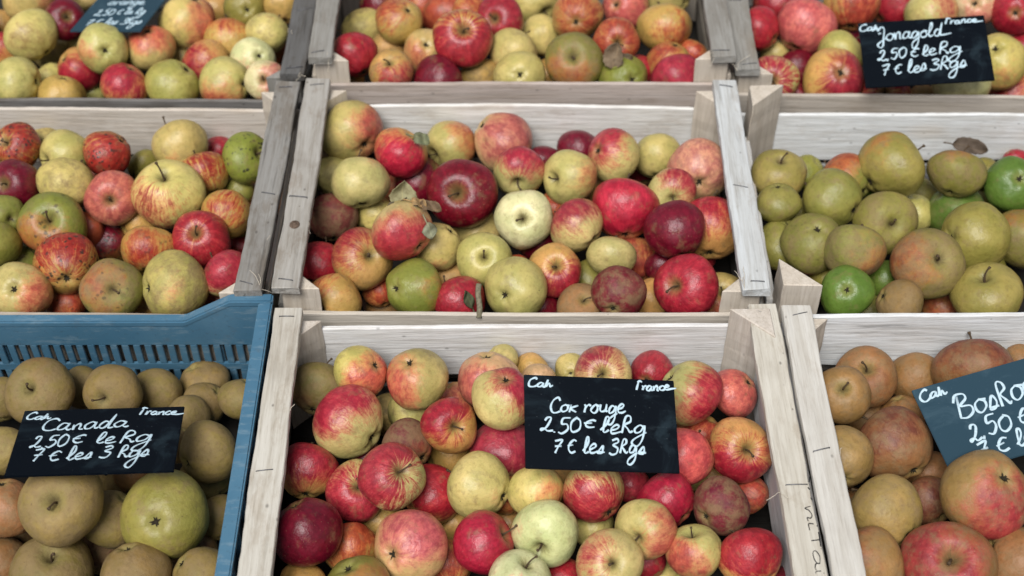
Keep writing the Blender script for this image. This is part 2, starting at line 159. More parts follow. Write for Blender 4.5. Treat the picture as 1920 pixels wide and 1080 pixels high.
('ML',(-0.5225,0.3403,-0.105),(0.817,-0.486,-0.216,0.221),0.0239,0,1,(0.3,0.258,0.054),(0.437,0.123,0.047),(0.12,0.92,0.37),(0,0.08,0.2),(0,0.4),'-',0,1,'dull green apple, half hidden, back row, sixth from left, middle left crate'),
('ML',(-0.4205,0.3689,-0.105),(0.49,-0.557,0.069,0.667),0.0233,0,7,(0.709,0.368,0.115),(0.41,0.022,0.037),(-0.56,-0.04,-0.22),(0.85,0.4,0.08),(0,0.48),'-',0,1,'red apple, half hidden, back row, ninth from left, middle left crate'),
('ML',(-0.3804,0.2808,-0.1034),(0.628,-0.231,0.599,0.439),0.0234,0,5,(0.254,0.238,0.05),(0.419,0.143,0.044),(0.86,0.37,0.37),(0.1,0.08,0.2),(0,0.28),'-',0,1,'dull green apple, half hidden, second row, seventh from left, middle left crate'),
('ML',(-0.647,0.1456,-0.105),(0.332,0.859,-0.296,-0.253),0.0254,0,0,(0.261,0.264,0.053),(0.411,0.118,0.039),(-0.51,-0.78,0.37),(0.1,0.08,0.2),(0,0.32),'-',0,1,'dull green apple, half hidden, fourth row, second from left, middle left crate'),
('ML',(-0.5085,0.2207,-0.105),(0.175,0.402,0.637,0.635),0.0261,0,6,(0.602,0.346,0.099),(0.509,0.075,0.04),(0.47,-0.8,0.37),(0.3,0.45,0.16),(0,0.61),'-',0,1,'orange apple, half hidden, third row, fifth from left, middle left crate'),
('ML',(-0.5492,0.2003,-0.1277),(0.595,-0.618,-0.16,-0.489),0.0316,0,0,(0.318,0.194,0.035),(0.175,0.005,0.017),(0.72,-0.69,-0.09),(0.5,0.15,0.08),(1,0.83),'-',0,1,'dark scabby apple deep between four striped apples, middle left crate'),
('ML',(-0.3699,0.1947,-0.1252),(0.77,-0.511,-0.21,-0.32),0.0189,0,2,(0.637,0.358,0.113),(0.4,0.02,0.031),(0.47,-0.31,-0.22),(0.7,0.4,0.08),(0,0.87),'-',0,1,'red apple, half hidden, third row, ninth from left, middle left crate'),
('ML',(-0.5698,0.1959,-0.0929),(-0.284,0.64,0.322,0.637),0.0234,0,2,(0.463,0.091,0.042),(0.185,0.004,0.018),(-0.63,-0.68,0.37),(0.4,0.15,0.08),(0,0.68),'-',0,1,'dark red apple, half hidden, third row, third from left, middle left crate'),
('ML',(-0.5819,0.3156,-0.105),(0.8,-0.53,-0.126,-0.251),0.0245,0,10,(0.636,0.399,0.105),(0.435,0.084,0.036),(0.44,-0.35,-0.22),(0.5,0.45,0.16),(0,0.58),'-',0,1,'orange apple, half hidden, back row, fourth from left, middle left crate'),
('ML',(-0.5761,0.0735,-0.1102),(0.828,-0.544,-0.077,0.109),0.0262,0,0,(0.582,0.348,0.099),(0.498,0.083,0.036),(0.07,-0.55,-0.22),(0.55,0.45,0.16),(0.2,0.97),'-',0,1,'orange apple, half hidden, front row, first from left, middle left crate'),
('ML',(-0.3679,0.2099,-0.0965),(0.824,-0.406,-0.389,-0.069),0.0204,0,3,(0.23,0.233,0.049),(0.435,0.123,0.039),(-0.46,0.81,0.37),(0.3,0.08,0.2),(0,0.67),'-',0,1,'yellow green apple, half hidden, third row, eighth from left, middle left crate'),
('ML',(-0.6869,0.3242,-0.058),(0.734,0.109,-0.306,0.597),0.0328,0,7,(0.572,0.352,0.089),(0.387,0.033,0.022),(0.18,-0.57,0.8),(0.51,0.8,0.18),(0.9,0.83),'s',0,0,'striped red apple with stem hollow showing, back row, first from left, middle left crate'),
('ML',(-0.6197,0.3148,-0.0674),(0.771,0.259,-0.52,0.261),0.0375,0,9,(0.611,0.518,0.171),(0.635,0.144,0.074),(-0.59,0.64,-0.49),(0.12,0.15,0.14),(0,0.86),'s',0,0,'plain yellow apple with stem hollow showing, back row, third from left, middle left crate'),
('ML',(-0.5578,0.305,-0.0529),(0.338,0.792,-0.395,-0.321),0.0335,0,9,(0.557,0.334,0.091),(0.435,0.033,0.024),(0.92,0.31,-0.23),(0.61,0.8,0.18),(0.9,0.56),'-',0,0,'orange red apple with black scab, against back board of middle left crate'),
('ML',(-0.3655,0.2997,-0.058),(0.819,-0.075,0.462,-0.331),0.0368,0,1,(0.265,0.294,0.047),(0.424,0.125,0.047),(-0.05,0.76,-0.65),(0.02,0.08,0.2),(0.5,0.7),'s',0,0,'green apple with black spots beside the grey rail, middle left crate'),
('ML',(-0.4615,0.3289,-0.0602),(-0.094,-0.312,0.44,0.837),0.0395,0,9,(0.605,0.454,0.158),(0.65,0.14,0.078),(0.79,0.33,-0.51),(0.15,0.15,0.14),(0,0.89),'-',0,0,'plain yellow apple, back row, seventh from left, middle left crate'),
('ML',(-0.6708,0.2445,-0.058),(0.817,0.356,0.079,-0.447),0.0352,0,6,(0.496,0.1,0.045),(0.175,0.005,0.019),(0.15,0.5,0.86),(0.8,0.4,0.08),(0,0.77),'s',0,0,'dark red apple with stem hollow showing, second row, second from left, middle left crate'),
('ML',(-0.6026,0.2456,-0.058),(0.727,-0.446,0.455,0.256),0.0383,0,2,(0.659,0.528,0.17),(0.611,0.124,0.078),(0.42,0.83,0.37),(0.08,0.15,0.4),(0,0.05),'-',0,0,'plain yellow apple, second row, third from left, middle left crate'),
('ML',(-0.4209,0.2743,-0.0656),(0.824,-0.509,-0.14,0.206),0.0349,0,13,(0.632,0.398,0.096),(0.413,0.036,0.023),(0.14,-0.98,0.12),(0.36,0.8,0.18),(0,0.99),'-',0,0,'striped red apple, back row, eighth from left, middle left crate'),
('ML',(-0.378,0.1908,-0.0603),(0.281,-0.014,0.588,0.759),0.0338,0,11,(0.555,0.338,0.086),(0.458,0.034,0.023),(-0.68,0.71,-0.21),(0.26,0.7,0.18),(0,0.35),'-',0,0,'striped orange apple, second row, sixth from left, middle left crate'),
('ML',(-0.6719,0.1864,-0.059),(0.698,0.12,0.559,-0.431),0.0285,0,9,(0.261,0.263,0.056),(0.479,0.136,0.047),(0.26,0.37,-0.89),(0.15,0.08,0.2),(0,0.57),'s',0,0,'dull green apple with stem hollow showing, second row, first from left, middle left crate'),
('ML',(-0.5337,0.2203,-0.058),(0.763,0.435,-0.175,0.445),0.0368,0,4,(0.794,0.503,0.238),(0.607,0.143,0.104),(0.36,0.5,0.79),(0.67,0.4,0.08),(0,0.35),'s',0,0,'dull red pink apple with dark stem hollow left of the largest yellow apple'),
('ML',(-0.4574,0.2214,-0.0532),(-0.366,-0.035,-0.061,0.928),0.0482,0,9,(0.736,0.606,0.206),(0.565,0.133,0.069),(0.91,0.4,0.13),(0.28,0.6,0.14),(0,0.65),'s',0,0,'largest yellow apple in the middle of the middle left crate'),
('ML',(-0.6021,0.1682,-0.058),(0.904,0.26,0.146,-0.307),0.0434,0.86,5,(0.242,0.257,0.044),(0.495,0.121,0.042),(0.29,-0.84,0.45),(0.35,0.08,0.2),(0.25,0.08),'s',0,0,'yellow green apple with stem hollow showing, third row, second from left, middle left crate'),
('ML',(-0.6729,0.1329,-0.0575),(0.255,-0.187,0.522,0.792),0.0353,0,3,(0.276,0.259,0.052),(0.382,0.124,0.044),(0.79,-0.5,0.37),(0.02,0.08,0.2),(0,0.06),'-',0,0,'dull green apple, third row, first from left, middle left crate'),
('ML',(-0.4683,0.1237,-0.058),(0.65,-0.45,0.314,0.527),0.0359,0,1,(0.592,0.356,0.09),(0.426,0.035,0.022),(-0.91,-0.19,-0.36),(0.31,0.3,0.18),(0.15,0.97),'-',0,0,'striped orange apple, third row, sixth from left, middle left crate'),
('ML',(-0.4034,0.1384,-0.0561),(-0.086,-0.046,-0.237,0.967),0.0378,0,2,(0.706,0.371,0.128),(0.434,0.022,0.032),(-0.12,0.2,0.55),(0.75,0.95,0.08),(0,0.99),'s',0,0,'pink apple with dark red stripes and bent stem, middle left crate'),
('ML',(-0.5684,0.0943,-0.0564),(0.615,-0.756,-0.225,-0.012),0.0411,0,9,(0.532,0.316,0.088),(0.405,0.033,0.02),(0.34,-0.94,-0.08),(0.41,0.8,0.18),(0.6,0.51),'c',0,0,'red orange apple with scabs and dark calyx at lower left of middle left crate'),
('ML',(-0.361,0.0798,-0.058),(0.102,-0.496,0.333,0.796),0.0331,0,10,(0.598,0.495,0.202),(0.465,0.036,0.055),(-0.96,0.27,-0.12),(0.63,0.5,0.08),(0,0.43),'-',0,0,'pink red apple, fourth row, sixth from left, middle left crate'),
('ML',(-0.617,0.0486,-0.058),(0.092,-0.384,0.865,0.309),0.0381,0,3,(0.603,0.491,0.183),(0.678,0.143,0.078),(-0.44,-0.78,-0.45),(0.3,0.15,0.14),(0,0.6),'c',0,0,'yellow apple with calyx showing, fourth row, first from left, middle left crate'),
('ML',(-0.5024,0.0513,-0.0574),(0.783,0.391,-0.038,0.483),0.0393,0,9,(0.27,0.263,0.054),(0.453,0.128,0.047),(-0.13,0.51,0.85),(0.3,0.08,0.6),(0.2,0.83),'s',0,0,'yellow green apple with stem hollow showing, fourth row, fourth from left, middle left crate'),
('ML',(-0.4254,0.0593,-0.058),(-0.197,0.813,0.172,0.52),0.0436,0,6,(0.539,0.451,0.131),(0.657,0.132,0.081),(0.72,0.64,-0.26),(0.12,0.15,0.5),(0,0.92),'c',0,0,'plain yellow apple with calyx showing, fourth row, fifth from left, middle left crate'),
('CM',(0.1851,0.0975,-0.128),(-0.491,0,0.671,0.555),0.0305,0,5,(0.773,0.417,0.138),(0.433,0.022,0.03),(-0.9,-0.23,0.37),(0.2,0.4,0.08),(0,0.26),'-',0,1,'red apple, half hidden, fifth row, eleventh from left, centre crate'),
('CM',(-0.1742,0.3318,-0.1382),(0.124,0.947,-0.251,0.159),0.0332,0,7,(0.696,0.557,0.208),(0.573,0.146,0.073),(0.38,0.41,-0.22),(0.5,0.15,0.14),(0,0.36),'-',0,1,'yellow apple, half hidden, second row, third from left, centre crate'),
('CM',(0.1183,0.3207,-0.128),(0.061,-0.156,0.521,0.837),0.033,0,10,(0.667,0.355,0.117),(0.396,0.022,0.035),(0.12,-0.92,0.37),(0.4,0.4,0.08),(0,0.32),'-',0,1,'red apple, half hidden, second row, eighth from left, centre crate'),
('CM',(-0.1295,0.3057,-0.1061),(-0.427,-0.153,0.891,-0.01),0.0374,0,12,(0.484,0.089,0.044),(0.188,0.004,0.018),(0.4,-0.39,-0.22),(0.85,0.15,0.08),(0,0.1),'-',0,1,'dark red apple, half hidden, second row, fourth from left, centre crate'),
('CM',(-0.2515,0.3134,-0.105),(0.805,-0.517,0.291,0.024),0.0302,0,2,(0.635,0.538,0.193),(0.665,0.14,0.076),(0.03,0.93,0.37),(0.1,0.15,0.3),(0,0.74),'-',0,1,'plain yellow apple, half hidden, second row, first from left, centre crate'),
('CM',(-0.1877,0.2365,-0.105),(0.794,-0.509,0.331,0.03),0.031,0,6,(0.689,0.557,0.178),(0.65,0.14,0.082),(0.1,0.92,0.37),(0.1,0.15,0.14),(0,0.92),'-',0,1,'plain yellow apple, half hidden, third row, second from left, centre crate'),
('CM',(-0.0474,0.2181,-0.1167),(0.207,0.874,-0.438,0.026),0.0325,0,10,(0.685,0.52,0.193),(0.612,0.133,0.077),(-0.71,-0.6,0.37),(0.1,0.15,0.14),(0,0.93),'-',0,1,'plain yellow apple, half hidden, third row, fourth from left, centre crate'),
('CM',(-0.0823,0.1241,-0.1112),(-0.148,0.679,-0.643,0.321),0.0306,0,4,(0.589,0.327,0.105),(0.504,0.084,0.036),(-0.85,0.39,0.37),(0.3,0.45,0.4),(0,0.59),'-',0,1,'orange apple, half hidden, fifth row, fifth from left, centre crate'),
('CM',(-0.1714,0.0962,-0.1453),(-0.129,-0.243,0.542,0.794),0.0253,0,0,(0.353,0.178,0.058),(0.217,0.066,0.032),(-0.06,-0.93,0.37),(0.08,0.1,0.38),(0,0.94),'-',0,1,'rosy brown apple, half hidden, fifth row, third from left, centre crate'),
('CM',(-0.1714,0.0939,-0.1047),(-0.11,-0.149,0.55,0.814),0.0234,0,6,(0.609,0.383,0.112),(0.512,0.082,0.034),(0.04,0.56,-0.22),(0.5,0.45,0.16),(0,0.59),'-',0,1,'orange apple, half hidden, fifth row, second from left, centre crate'),
('CM',(0.0397,0.0585,-0.105),(-0.001,-0.359,0.513,0.78),0.0231,0,8,(0.459,0.091,0.044),(0.185,0.005,0.015),(-0.09,0.55,-0.22),(0.8,0.15,0.08),(0,0.68),'-',0,1,'dark red apple, half hidden, front row, first from left, centre crate'),
('CM',(0.1874,0.3656,-0.1327),(0.18,-0.228,0.492,0.821),0.0302,0,13,(0.568,0.108,0.048),(0.177,0.005,0.017),(-0.21,0.52,-0.22),(0.8,0.15,0.08),(0,0.31),'-',0,1,'dark red apple, half hidden, second row, ninth from left, centre crate'),
('CM',(0.0954,0.366,-0.1014),(0.766,-0.446,0.268,0.378),0.0323,0,6,(0.453,0.087,0.042),(0.172,0.004,0.019),(-0.46,-0.31,-0.22),(0.85,0.15,0.08),(0,0.36),'-',0,1,'dark red apple, half hidden, back row, sixth from left, centre crate'),
('CM',(0.044,0.3471,-0.105),(0.816,-0.524,0.068,0.235),0.0247,0,6,(0.405,0.074,0.036),(0.176,0.004,0.017),(-0.29,-0.47,-0.22),(0.9,0.15,0.08),(0,0.12),'-',0,1,'dark red apple, half hidden, back row, fifth from left, centre crate'),
('CM',(0.0587,0.2502,-0.105),(0.104,0.898,0.082,0.421),0.0255,0,6,(0.572,0.336,0.103),(0.513,0.087,0.037),(0.19,0.52,-0.22),(0.5,0.45,0.16),(0,0.53),'-',0,1,'orange apple, half hidden, third row, sixth from left, centre crate'),
('CM',(0.0359,0.1863,-0.1087),(-0.437,-0.077,0.628,0.639),0.0266,0,1,(0.475,0.093,0.042),(0.182,0.005,0.018),(0.48,0.29,-0.22),(0.7,0.15,0.08),(0,0.56),'-',0,1,'dark red apple, half hidden, fourth row, sixth from left, centre crate'),
('CM',(0.1027,0.1114,-0.105),(0.709,-0.319,-0.605,-0.172),0.0311,0,0,(0.233,0.208,0.045),(0.425,0.148,0.044),(-0.59,0.72,0.37),(0.1,0.08,0.2),(0,0.93),'-',0,1,'dull green apple, half hidden, fifth row, ninth from left, centre crate'),
('CM',(0.205,0.3418,-0.0902),(0.546,-0.32,-0.416,-0.653),0.0352,0,3,(0.611,0.499,0.171),(0.648,0.131,0.08),(-0.93,-0.07,0.37),(0.12,0.15,0.14),(0,0.55),'-',0,1,'plain yellow apple, half hidden, back row, eighth from left, centre crate'),
('CM',(0.1641,0.1593,-0.115),(0.805,-0.56,0.048,0.19),0.0333,0,5,(0.683,0.42,0.116),(0.445,0.078,0.045),(-0.28,-0.48,-0.22),(0.55,0.45,0.16),(0,0.28),'-',0,1,'orange apple, half hidden, fourth row, ninth from left, centre crate'),
('CM',(0.2454,0.182,-0.1247),(0.054,0.034,0.976,-0.207),0.0314,0,0,(0.643,0.381,0.12),(0.472,0.02,0.033),(0.01,-0.56,-0.22),(0.85,0.4,0.08),(0,0.78),'-',0,1,'red apple, half hidden, fourth row, eleventh from left, centre crate'),
('CM',(0.2704,0.0828,-0.105),(0.745,0.195,-0.188,0.61),0.0329,0,8,(0.641,0.467,0.166),(0.727,0.142,0.084),(-0.91,-0.1,0.41),(0.35,0.15,0.14),(0,0.34),'s',0,1,'yellow apple, half hidden, fifth row, thirteenth from left, centre crate'),
('CM',(0.0035,0.1328,-0.105),(0.82,-0.528,-0.211,-0.072),0.0229,0,1,(0.581,0.375,0.109),(0.579,0.072,0.034),(0.14,-0.54,-0.22),(0.5,0.45,0.16),(0,0.79),'-',0,1,'orange apple, half hidden, fourth row, fifth from left, centre crate'),
('CM',(0.1966,0.1325,-0.0996),(0.557,-0.416,-0.364,-0.62),0.0229,0,3,(0.437,0.081,0.038),(0.148,0.005,0.018),(0.56,-0.02,-0.22),(0.6,0.15,0.08),(0,0.05),'-',0,1,'dark red apple, half hidden, fourth row, tenth from left, centre crate'),
('CM',(0.2599,0.2668,-0.1207),(0.638,-0.495,-0.207,-0.552),0.0242,0,11,(0.452,0.085,0.042),(0.182,0.004,0.019),(0.52,-0.19,-0.22),(0.7,0.15,0.08),(0,0.01),'-',0,1,'dark red apple, half hidden, third row, tenth from left, centre crate'),
('CM',(-0.2245,0.3557,-0.0578),(-0.439,0.052,0.719,0.536),0.0453,0,1,(0.599,0.48,0.167),(0.581,0.124,0.08),(-0.36,0.49,-0.8),(0.35,0.15,0.14),(0,0.78),'c',0,1,'large yellow orange apple in the back left corner of the centre crate'),
('CM',(-0.0857,0.3622,-0.0891),(0.684,0.494,-0.534,-0.052),0.0378,0,5,(0.605,0.502,0.178),(0.619,0.146,0.068),(0.71,0.06,-0.7),(0.35,0.15,0.14),(0,0.15),'s',0,1,'yellow apple, half hidden, back row, third from left, centre crate'),
('CM',(-0.1525,0.3035,-0.0516),(0.701,-0.37,0.154,-0.589),0.0376,0,3,(0.688,0.385,0.12),(0.547,0.019,0.047),(0.96,-0.15,-0.25),(0.52,0.4,0.08),(0,0.07),'s',2,1,'pink red apple with a grey green leaf on its stem, centre crate'),
('CM',(-0.0136,0.3581,-0.0776),(0.379,0.583,0.692,0.191),0.0435,0.93,12,(0.768,0.502,0.253),(0.54,0.137,0.108),(-0.72,0.68,-0.14),(0.43,0.2,0.08),(0,0.02),'c',0,1,'orange apple against the white back board of the centre crate'),
('CM',(0.139,0.3063,-0.058),(0.007,0.809,0.368,0.458),0.0384,0,1,(0.68,0.557,0.21),(0.517,0.038,0.058),(0.63,-0.19,-0.75),(0.43,0.3,0.08),(0,0.01),'c',0,0,'cream and pink apple on top by back board, calyx to the left'),
('CM',(-0.2421,0.2107,-0.0853),(-0.118,0.023,0.538,0.835),0.0351,0,12,(0.464,0.088,0.038),(0.182,0.005,0.018),(-0.17,0.65,-0.74),(0.75,0.15,0.7),(0,0.97),'-',0,0,'dark red apple, third row, first from left, centre crate'),
('CM',(-0.2033,0.2352,-0.0436),(0.795,-0.515,0.114,0.299),0.0388,0,7,(0.627,0.532,0.212),(0.624,0.132,0.081),(0.53,-0.8,0.3),(0.12,0.15,0.14),(0,0.16),'-',0,0,'smooth yellow pear shaped apple below the back left corner, centre crate'),
('CM',(0.2559,0.2809,-0.0656),(0.291,-0.327,0.741,0.509),0.0437,0,4,(0.836,0.541,0.259),(0.708,0.268,0.18),(-0.75,0.66,-0.04),(0.65,0.2,0.08),(0,0.42),'c',0,0,'big pale salmon apple with green calyx beside right white rail, centre crate'),
('CM',(0.0797,0.2616,-0.058),(0.818,0.356,-0.448,-0.061),0.0386,0,5,(0.624,0.531,0.19),(0.623,0.149,0.076),(0.89,-0.25,-0.39),(0.25,0.15,0.14),(0,0.06),'s',0,0,'yellow apple with stem hollow showing, second row, seventh from left, centre crate'),
('CM',(0.0095,0.2746,-0.058),(0.58,0.573,0.36,-0.454),0.036,0,0,(0.599,0.511,0.202),(0.477,0.033,0.054),(-0.79,0.53,-0.3),(0.48,0.3,0.08),(0,0.07),'s',0,0,'pink and cream apple with stem hollow showing, second row, sixth from left, centre crate'),
('CM',(-0.0663,0.2232,-0.0519),(0.809,0.392,0.104,-0.426),0.0475,0,13,(0.462,0.085,0.043),(0.205,0.005,0.016),(0.11,0.28,0.95),(0.9,0.8,0.08),(0,0.22),'s',0,0,'largest dark maroon apple with a long stem, centre crate'),
('CM',(0.2144,0.2246,-0.0493),(0.6,0.492,0.348,-0.526),0.0325,0,10,(0.661,0.559,0.227),(0.448,0.034,0.05),(-0.72,0.66,0.21),(0.38,0.3,0.08),(0,0.99),'s',0,0,'pink and cream apple with stem hollow showing, second row, tenth from left, centre crate'),
('CM',(0.2622,0.1774,-0.0718),(-0.281,0.222,0.494,0.793),0.0453,0,7,(0.681,0.336,0.111),(0.448,0.02,0.038),(0.66,0.31,0.69),(0.41,0.4,0.08),(0,0.92),'-',0,0,'red apple, third row, eleventh from left, centre crate'),
('CM',(0.0846,0.1662,-0.058),(-0.286,-0.252,0.602,0.701),0.0373,0,1,(0.744,0.584,0.239),(0.402,0.037,0.052),(0.1,0.74,0.66),(0.43,0.3,0.08),(0,0.53),'-',0,0,'pink and cream apple, third row, seventh from left, centre crate'),
('CM',(0.0154,0.1782,-0.056),(0.485,0.179,-0.349,0.782),0.0391,0,2,(0.818,0.762,0.417),(0.76,0.212,0.184),(0.02,0.04,-1),(0.28,0.2,0.08),(0,0.72),'s',0,0,'pale cream green apple with curved stem facing out, centre crate'),
('CM',(0.1508,0.1996,-0.058),(0.632,-0.385,0.375,0.559),0.0463,0.9,4,(0.677,0.354,0.126),(0.535,0.021,0.047),(-0.96,-0.2,0.2),(0.68,0.4,0.08),(0,0.33),'-',0,0,'large smooth crimson pink apple on top right of centre crate'),
('CM',(0.212,0.1448,-0.0449),(0.822,-0.55,-0.053,0.139),0.0403,0.92,0,(0.427,0.085,0.04),(0.177,0.005,0.019),(-0.33,-0.93,-0.17),(0.88,0.15,0.08),(0,0.35),'c',0,0,'dark red apple with calyx showing, third row, ninth from left, centre crate'),
('CM',(-0.0969,0.1338,-0.0613),(-0.368,-0.366,0.855,0.008),0.0339,0,13,(0.718,0.558,0.192),(0.621,0.15,0.075),(0.38,-0.8,0.47),(0.15,0.15,0.14),(0,0.46),'-',0,0,'plain yellow apple, fourth row, third from left, centre crate'),
('CM',(-0.2512,0.1196,-0.0814),(-0.365,0.417,0.416,0.721),0.0317,0,6,(0.671,0.373,0.123),(0.455,0.021,0.035),(0.33,0.84,-0.43),(0.71,0.4,0.08),(0,0.12),'-',0,0,'red apple, fourth row, first from left, centre crate'),
('CM',(-0.1927,0.1042,-0.0568),(0.893,0.199,0.299,-0.27),0.04,0,12,(0.54,0.313,0.101),(0.368,0.021,0.034),(-0.99,-0.01,0.17),(0.36,0.4,0.08),(0,0.18),'s',0,0,'red and yellow apple with deep stem hollow by left rail, centre crate'),
('CM',(-0.1397,0.1088,-0.0097),(0.298,-0.598,0.21,0.714),0.0408,0,10,(0.656,0.488,0.208),(0.494,0.037,0.049),(0.01,0.56,-0.83),(0.53,0.12,0.08),(0,0.45),'c',3,0,'peach pink apple crowned with several dry leaves, centre crate'),
('CM',(-0.0362,0.1054,-0.058),(0.765,0.275,-0.185,0.551),0.0356,0,8,(0.569,0.498,0.162),(0.646,0.124,0.074),(0.09,0.03,-0.99),(0.2,0.15,0.14),(0,0.94),'s',0,0,'yellow apple with stem hollow showing, fourth row, fourth from left, centre crate'),
('CM',(0.1274,0.1092,-0.058),(0.804,-0.522,0.177,0.221),0.0332,0.76,13,(0.562,0.47,0.183),(0.589,0.13,0.077),(0.49,-0.86,-0.14),(0.05,0.15,0.14),(0,0.07),'-',0,0,'small squat yellow apple in the right half of the centre crate'),
('CM',(0.0546,0.0916,-0.0654),(0.341,0.124,-0.225,0.904),0.0354,0,0,(0.7,0.383,0.12),(0.393,0.02,0.034),(-0.92,0.26,0.29),(0.46,0.4,0.08),(0,0.88),'s',0,0,'orange apple with crimson lower edge and thick stem, centre crate'),
('CM',(-0.2249,0.047,-0.0743),(0.049,-0.317,-0.492,0.81),0.0372,0,5,(0.595,0.354,0.107),(0.471,0.071,0.033),(-0.08,-0.8,0.6),(0.19,0.45,0.16),(0,0.57),'s',0,0,'orange apple with stem hollow showing, fifth row, first from left, centre crate'),
('CM',(-0.0648,0.0419,-0.0682),(0.748,-0.342,-0.527,-0.214),0.0334,0,11,(0.659,0.403,0.124),(0.391,0.021,0.035),(0.78,-0.58,-0.24),(0.76,0.3,0.08),(0,0.27),'-',0,0,'red apple, fifth row, sixth from left, centre crate'),
('CM',(-0.1221,0.0547,-0.058),(0.042,0.661,0.562,0.496),0.0379,0,0,(0.241,0.256,0.046),(0.413,0.131,0.04),(-0.41,0.8,0.44),(0.22,0.08,0.2),(0,0.46),'c',0,0,'green apple with a brown bruise at front of centre crate'),
('CM',(0.0862,0.0424,-0.0794),(0.67,0.07,0.191,-0.714),0.0299,0,6,(0.373,0.169,0.055),(0.223,0.064,0.033),(-0.37,0.16,-0.92),(0.03,0.1,0.7),(0,0.23),'s',0,0,'tan apple with stem hollow showing, fifth row, eighth from left, centre crate'),
('CM',(0.1336,0.0427,-0.0532),(-0.029,0.239,0.664,0.707),0.0347,0,9,(0.452,0.089,0.043),(0.183,0.005,0.017),(0.09,0.44,-0.4),(0.85,0.15,0.5),(0,0.82),'c',0,0,'small rough maroon apple on the front board of the centre crate'),
('CM',(0.0047,0.0497,-0.054),(-0.205,0.672,0.53,0.476),0.0403,0,6,(0.531,0.459,0.154),(0.656,0.135,0.083),(-0.27,-0.41,0.87),(0,0.15,0.14),(0,0.62),'c',0,0,'round pale yellow apple at front middle of the centre crate'),
('CM',(0.2204,0.0583,-0.058),(0.835,0.406,-0.212,-0.305),0.042,0,13,(0.796,0.423,0.131),(0.466,0.023,0.041),(0.27,0.13,0.52),(0.95,0.6,0.08),(0,0.51),'s',0,0,'bright red streaked apple at front right of the centre crate'),
('MR',(0.5613,0.0861,-0.128),(0.486,-0.069,0.846,-0.211),0.0303,0,11,(0.271,0.235,0.051),(0.479,0.121,0.043),(-0.12,-0.54,-0.22),(0.5,0.08,0.2),(0,0.79),'-',0,1,'yellow green apple, half hidden, fourth row, sixth from left, middle right crate'),
('MR',(0.6786,0.2922,-0.1386),(0.109,0.281,0.445,0.843),0.0328,0,13,(0.269,0.239,0.052),(0.452,0.14,0.039),(-0.21,-0.91,0.37),(0.4,0.08,0.2),(0,0.96),'-',0,1,'yellow green apple, half hidden, second row, eighth from left, middle right crate'),
('MR',(0.4696,0.0812,-0.1351),(0.138,0.929,-0.221,-0.261),0.0304,0,4,(0.248,0.235,0.052),(0.417,0.126,0.042),(0.18,-0.91,0.37),(0.4,0.08,0.2),(0,0.58),'-',0,1,'yellow green apple, half hidden, front row, first from left, middle right crate'),
('MR',(0.416,0.3212,-0.105),(0.002,0.937,0.223,-0.27),0.027,0,8,(0.305,0.294,0.058),(0.472,0.135,0.039),(0.79,-0.49,0.37),(0,0.08,0.2),(0,0.27),'-',0,1,'dull green apple, half hidden, back row, second from left, middle right crate'),
('MR',(0.5764,0.3016,-0.1278),(0.85,-0.448,0.263,0.093),0.027,0,6,(0.259,0.239,0.05),(0.432,0.107,0.043),(0.52,0.77,0.37),(0.1,0.08,0.4),(0,0.21),'-',0,1,'dull green apple, half hidden, second row, sixth from left, middle right crate'),
('MR',(0.5077,0.299,-0.105),(-0.087,-0.019,0.554,0.828),0.0243,0,5,(0.127,0.22,0.031),(0.078,0.146,0.029),(-0.4,-0.84,0.37),(0.2,0,0.08),(0,0.52),'-',0,1,'bright green apple, half hidden, back row, fourth from left, middle right crate'),
('MR',(0.5574,0.2551,-0.1197),(0.147,0.821,-0.537,0.125),0.0289,0,5,(0.546,0.481,0.15),(0.659,0.13,0.065),(-0.72,-0.59,0.37),(0.1,0.15,0.14),(0,0.11),'-',0,1,'plain yellow apple, half hidden, second row, fifth from left, middle right crate'),
('MR',(0.662,0.3079,-0.096),(-0.218,0.623,0.025,0.751),0.0243,0,0,(0.28,0.239,0.05),(0.412,0.119,0.044),(-0.85,-0.37,0.37),(0.1,0.08,0.4),(0,0.9),'-',0,1,'dull green apple, half hidden, back row, seventh from left, middle right crate'),
('MR',(0.7155,0.3494,-0.105),(0.343,0.067,0.919,-0.183),0.0182,0,8,(0.68,0.359,0.111),(0.411,0.019,0.033),(-0.09,-0.55,-0.22),(0.8,0.4,0.08),(0,0.25),'-',0,1,'red apple, half hidden, back row, ninth from left, middle right crate'),
('MR',(0.6282,0.14,-0.1145),(0.348,0.794,0.31,0.391),0.0277,0,12,(0.248,0.226,0.046),(0.447,0.135,0.043),(0.39,-0.85,0.37),(0.1,0.08,0.2),(0,0.03),'-',0,1,'dull green apple, half hidden, third row, sixth from left, middle right crate'),
('MR',(0.4871,0.1098,-0.1013),(0.771,-0.532,-0.16,-0.31),0.0273,0,8,(0.123,0.192,0.029),(0.094,0.155,0.03),(-0.42,0.83,0.37),(0.1,0,0.08),(0,0.8),'-',0,1,'bright green apple half hidden left of the orange cheeked russet apple'),
('MR',(0.3887,0.1255,-0.1415),(-0.166,0.611,0.733,-0.25),0.0248,0,2,(0.661,0.47,0.208),(0.645,0.142,0.107),(-0.4,-0.39,-0.22),(0.8,0.2,0.08),(0,0.47),'-',0,1,'only pink apple behind the pointed post, middle right crate'),
('MR',(0.3876,0.2396,-0.105),(0.784,-0.53,-0.044,-0.32),0.0238,0,9,(0.29,0.252,0.053),(0.462,0.125,0.046),(-0.45,0.82,0.37),(0,0.08,0.2),(0,0.9),'-',0,1,'dull green apple, half hidden, second row, second from left, middle right crate'),
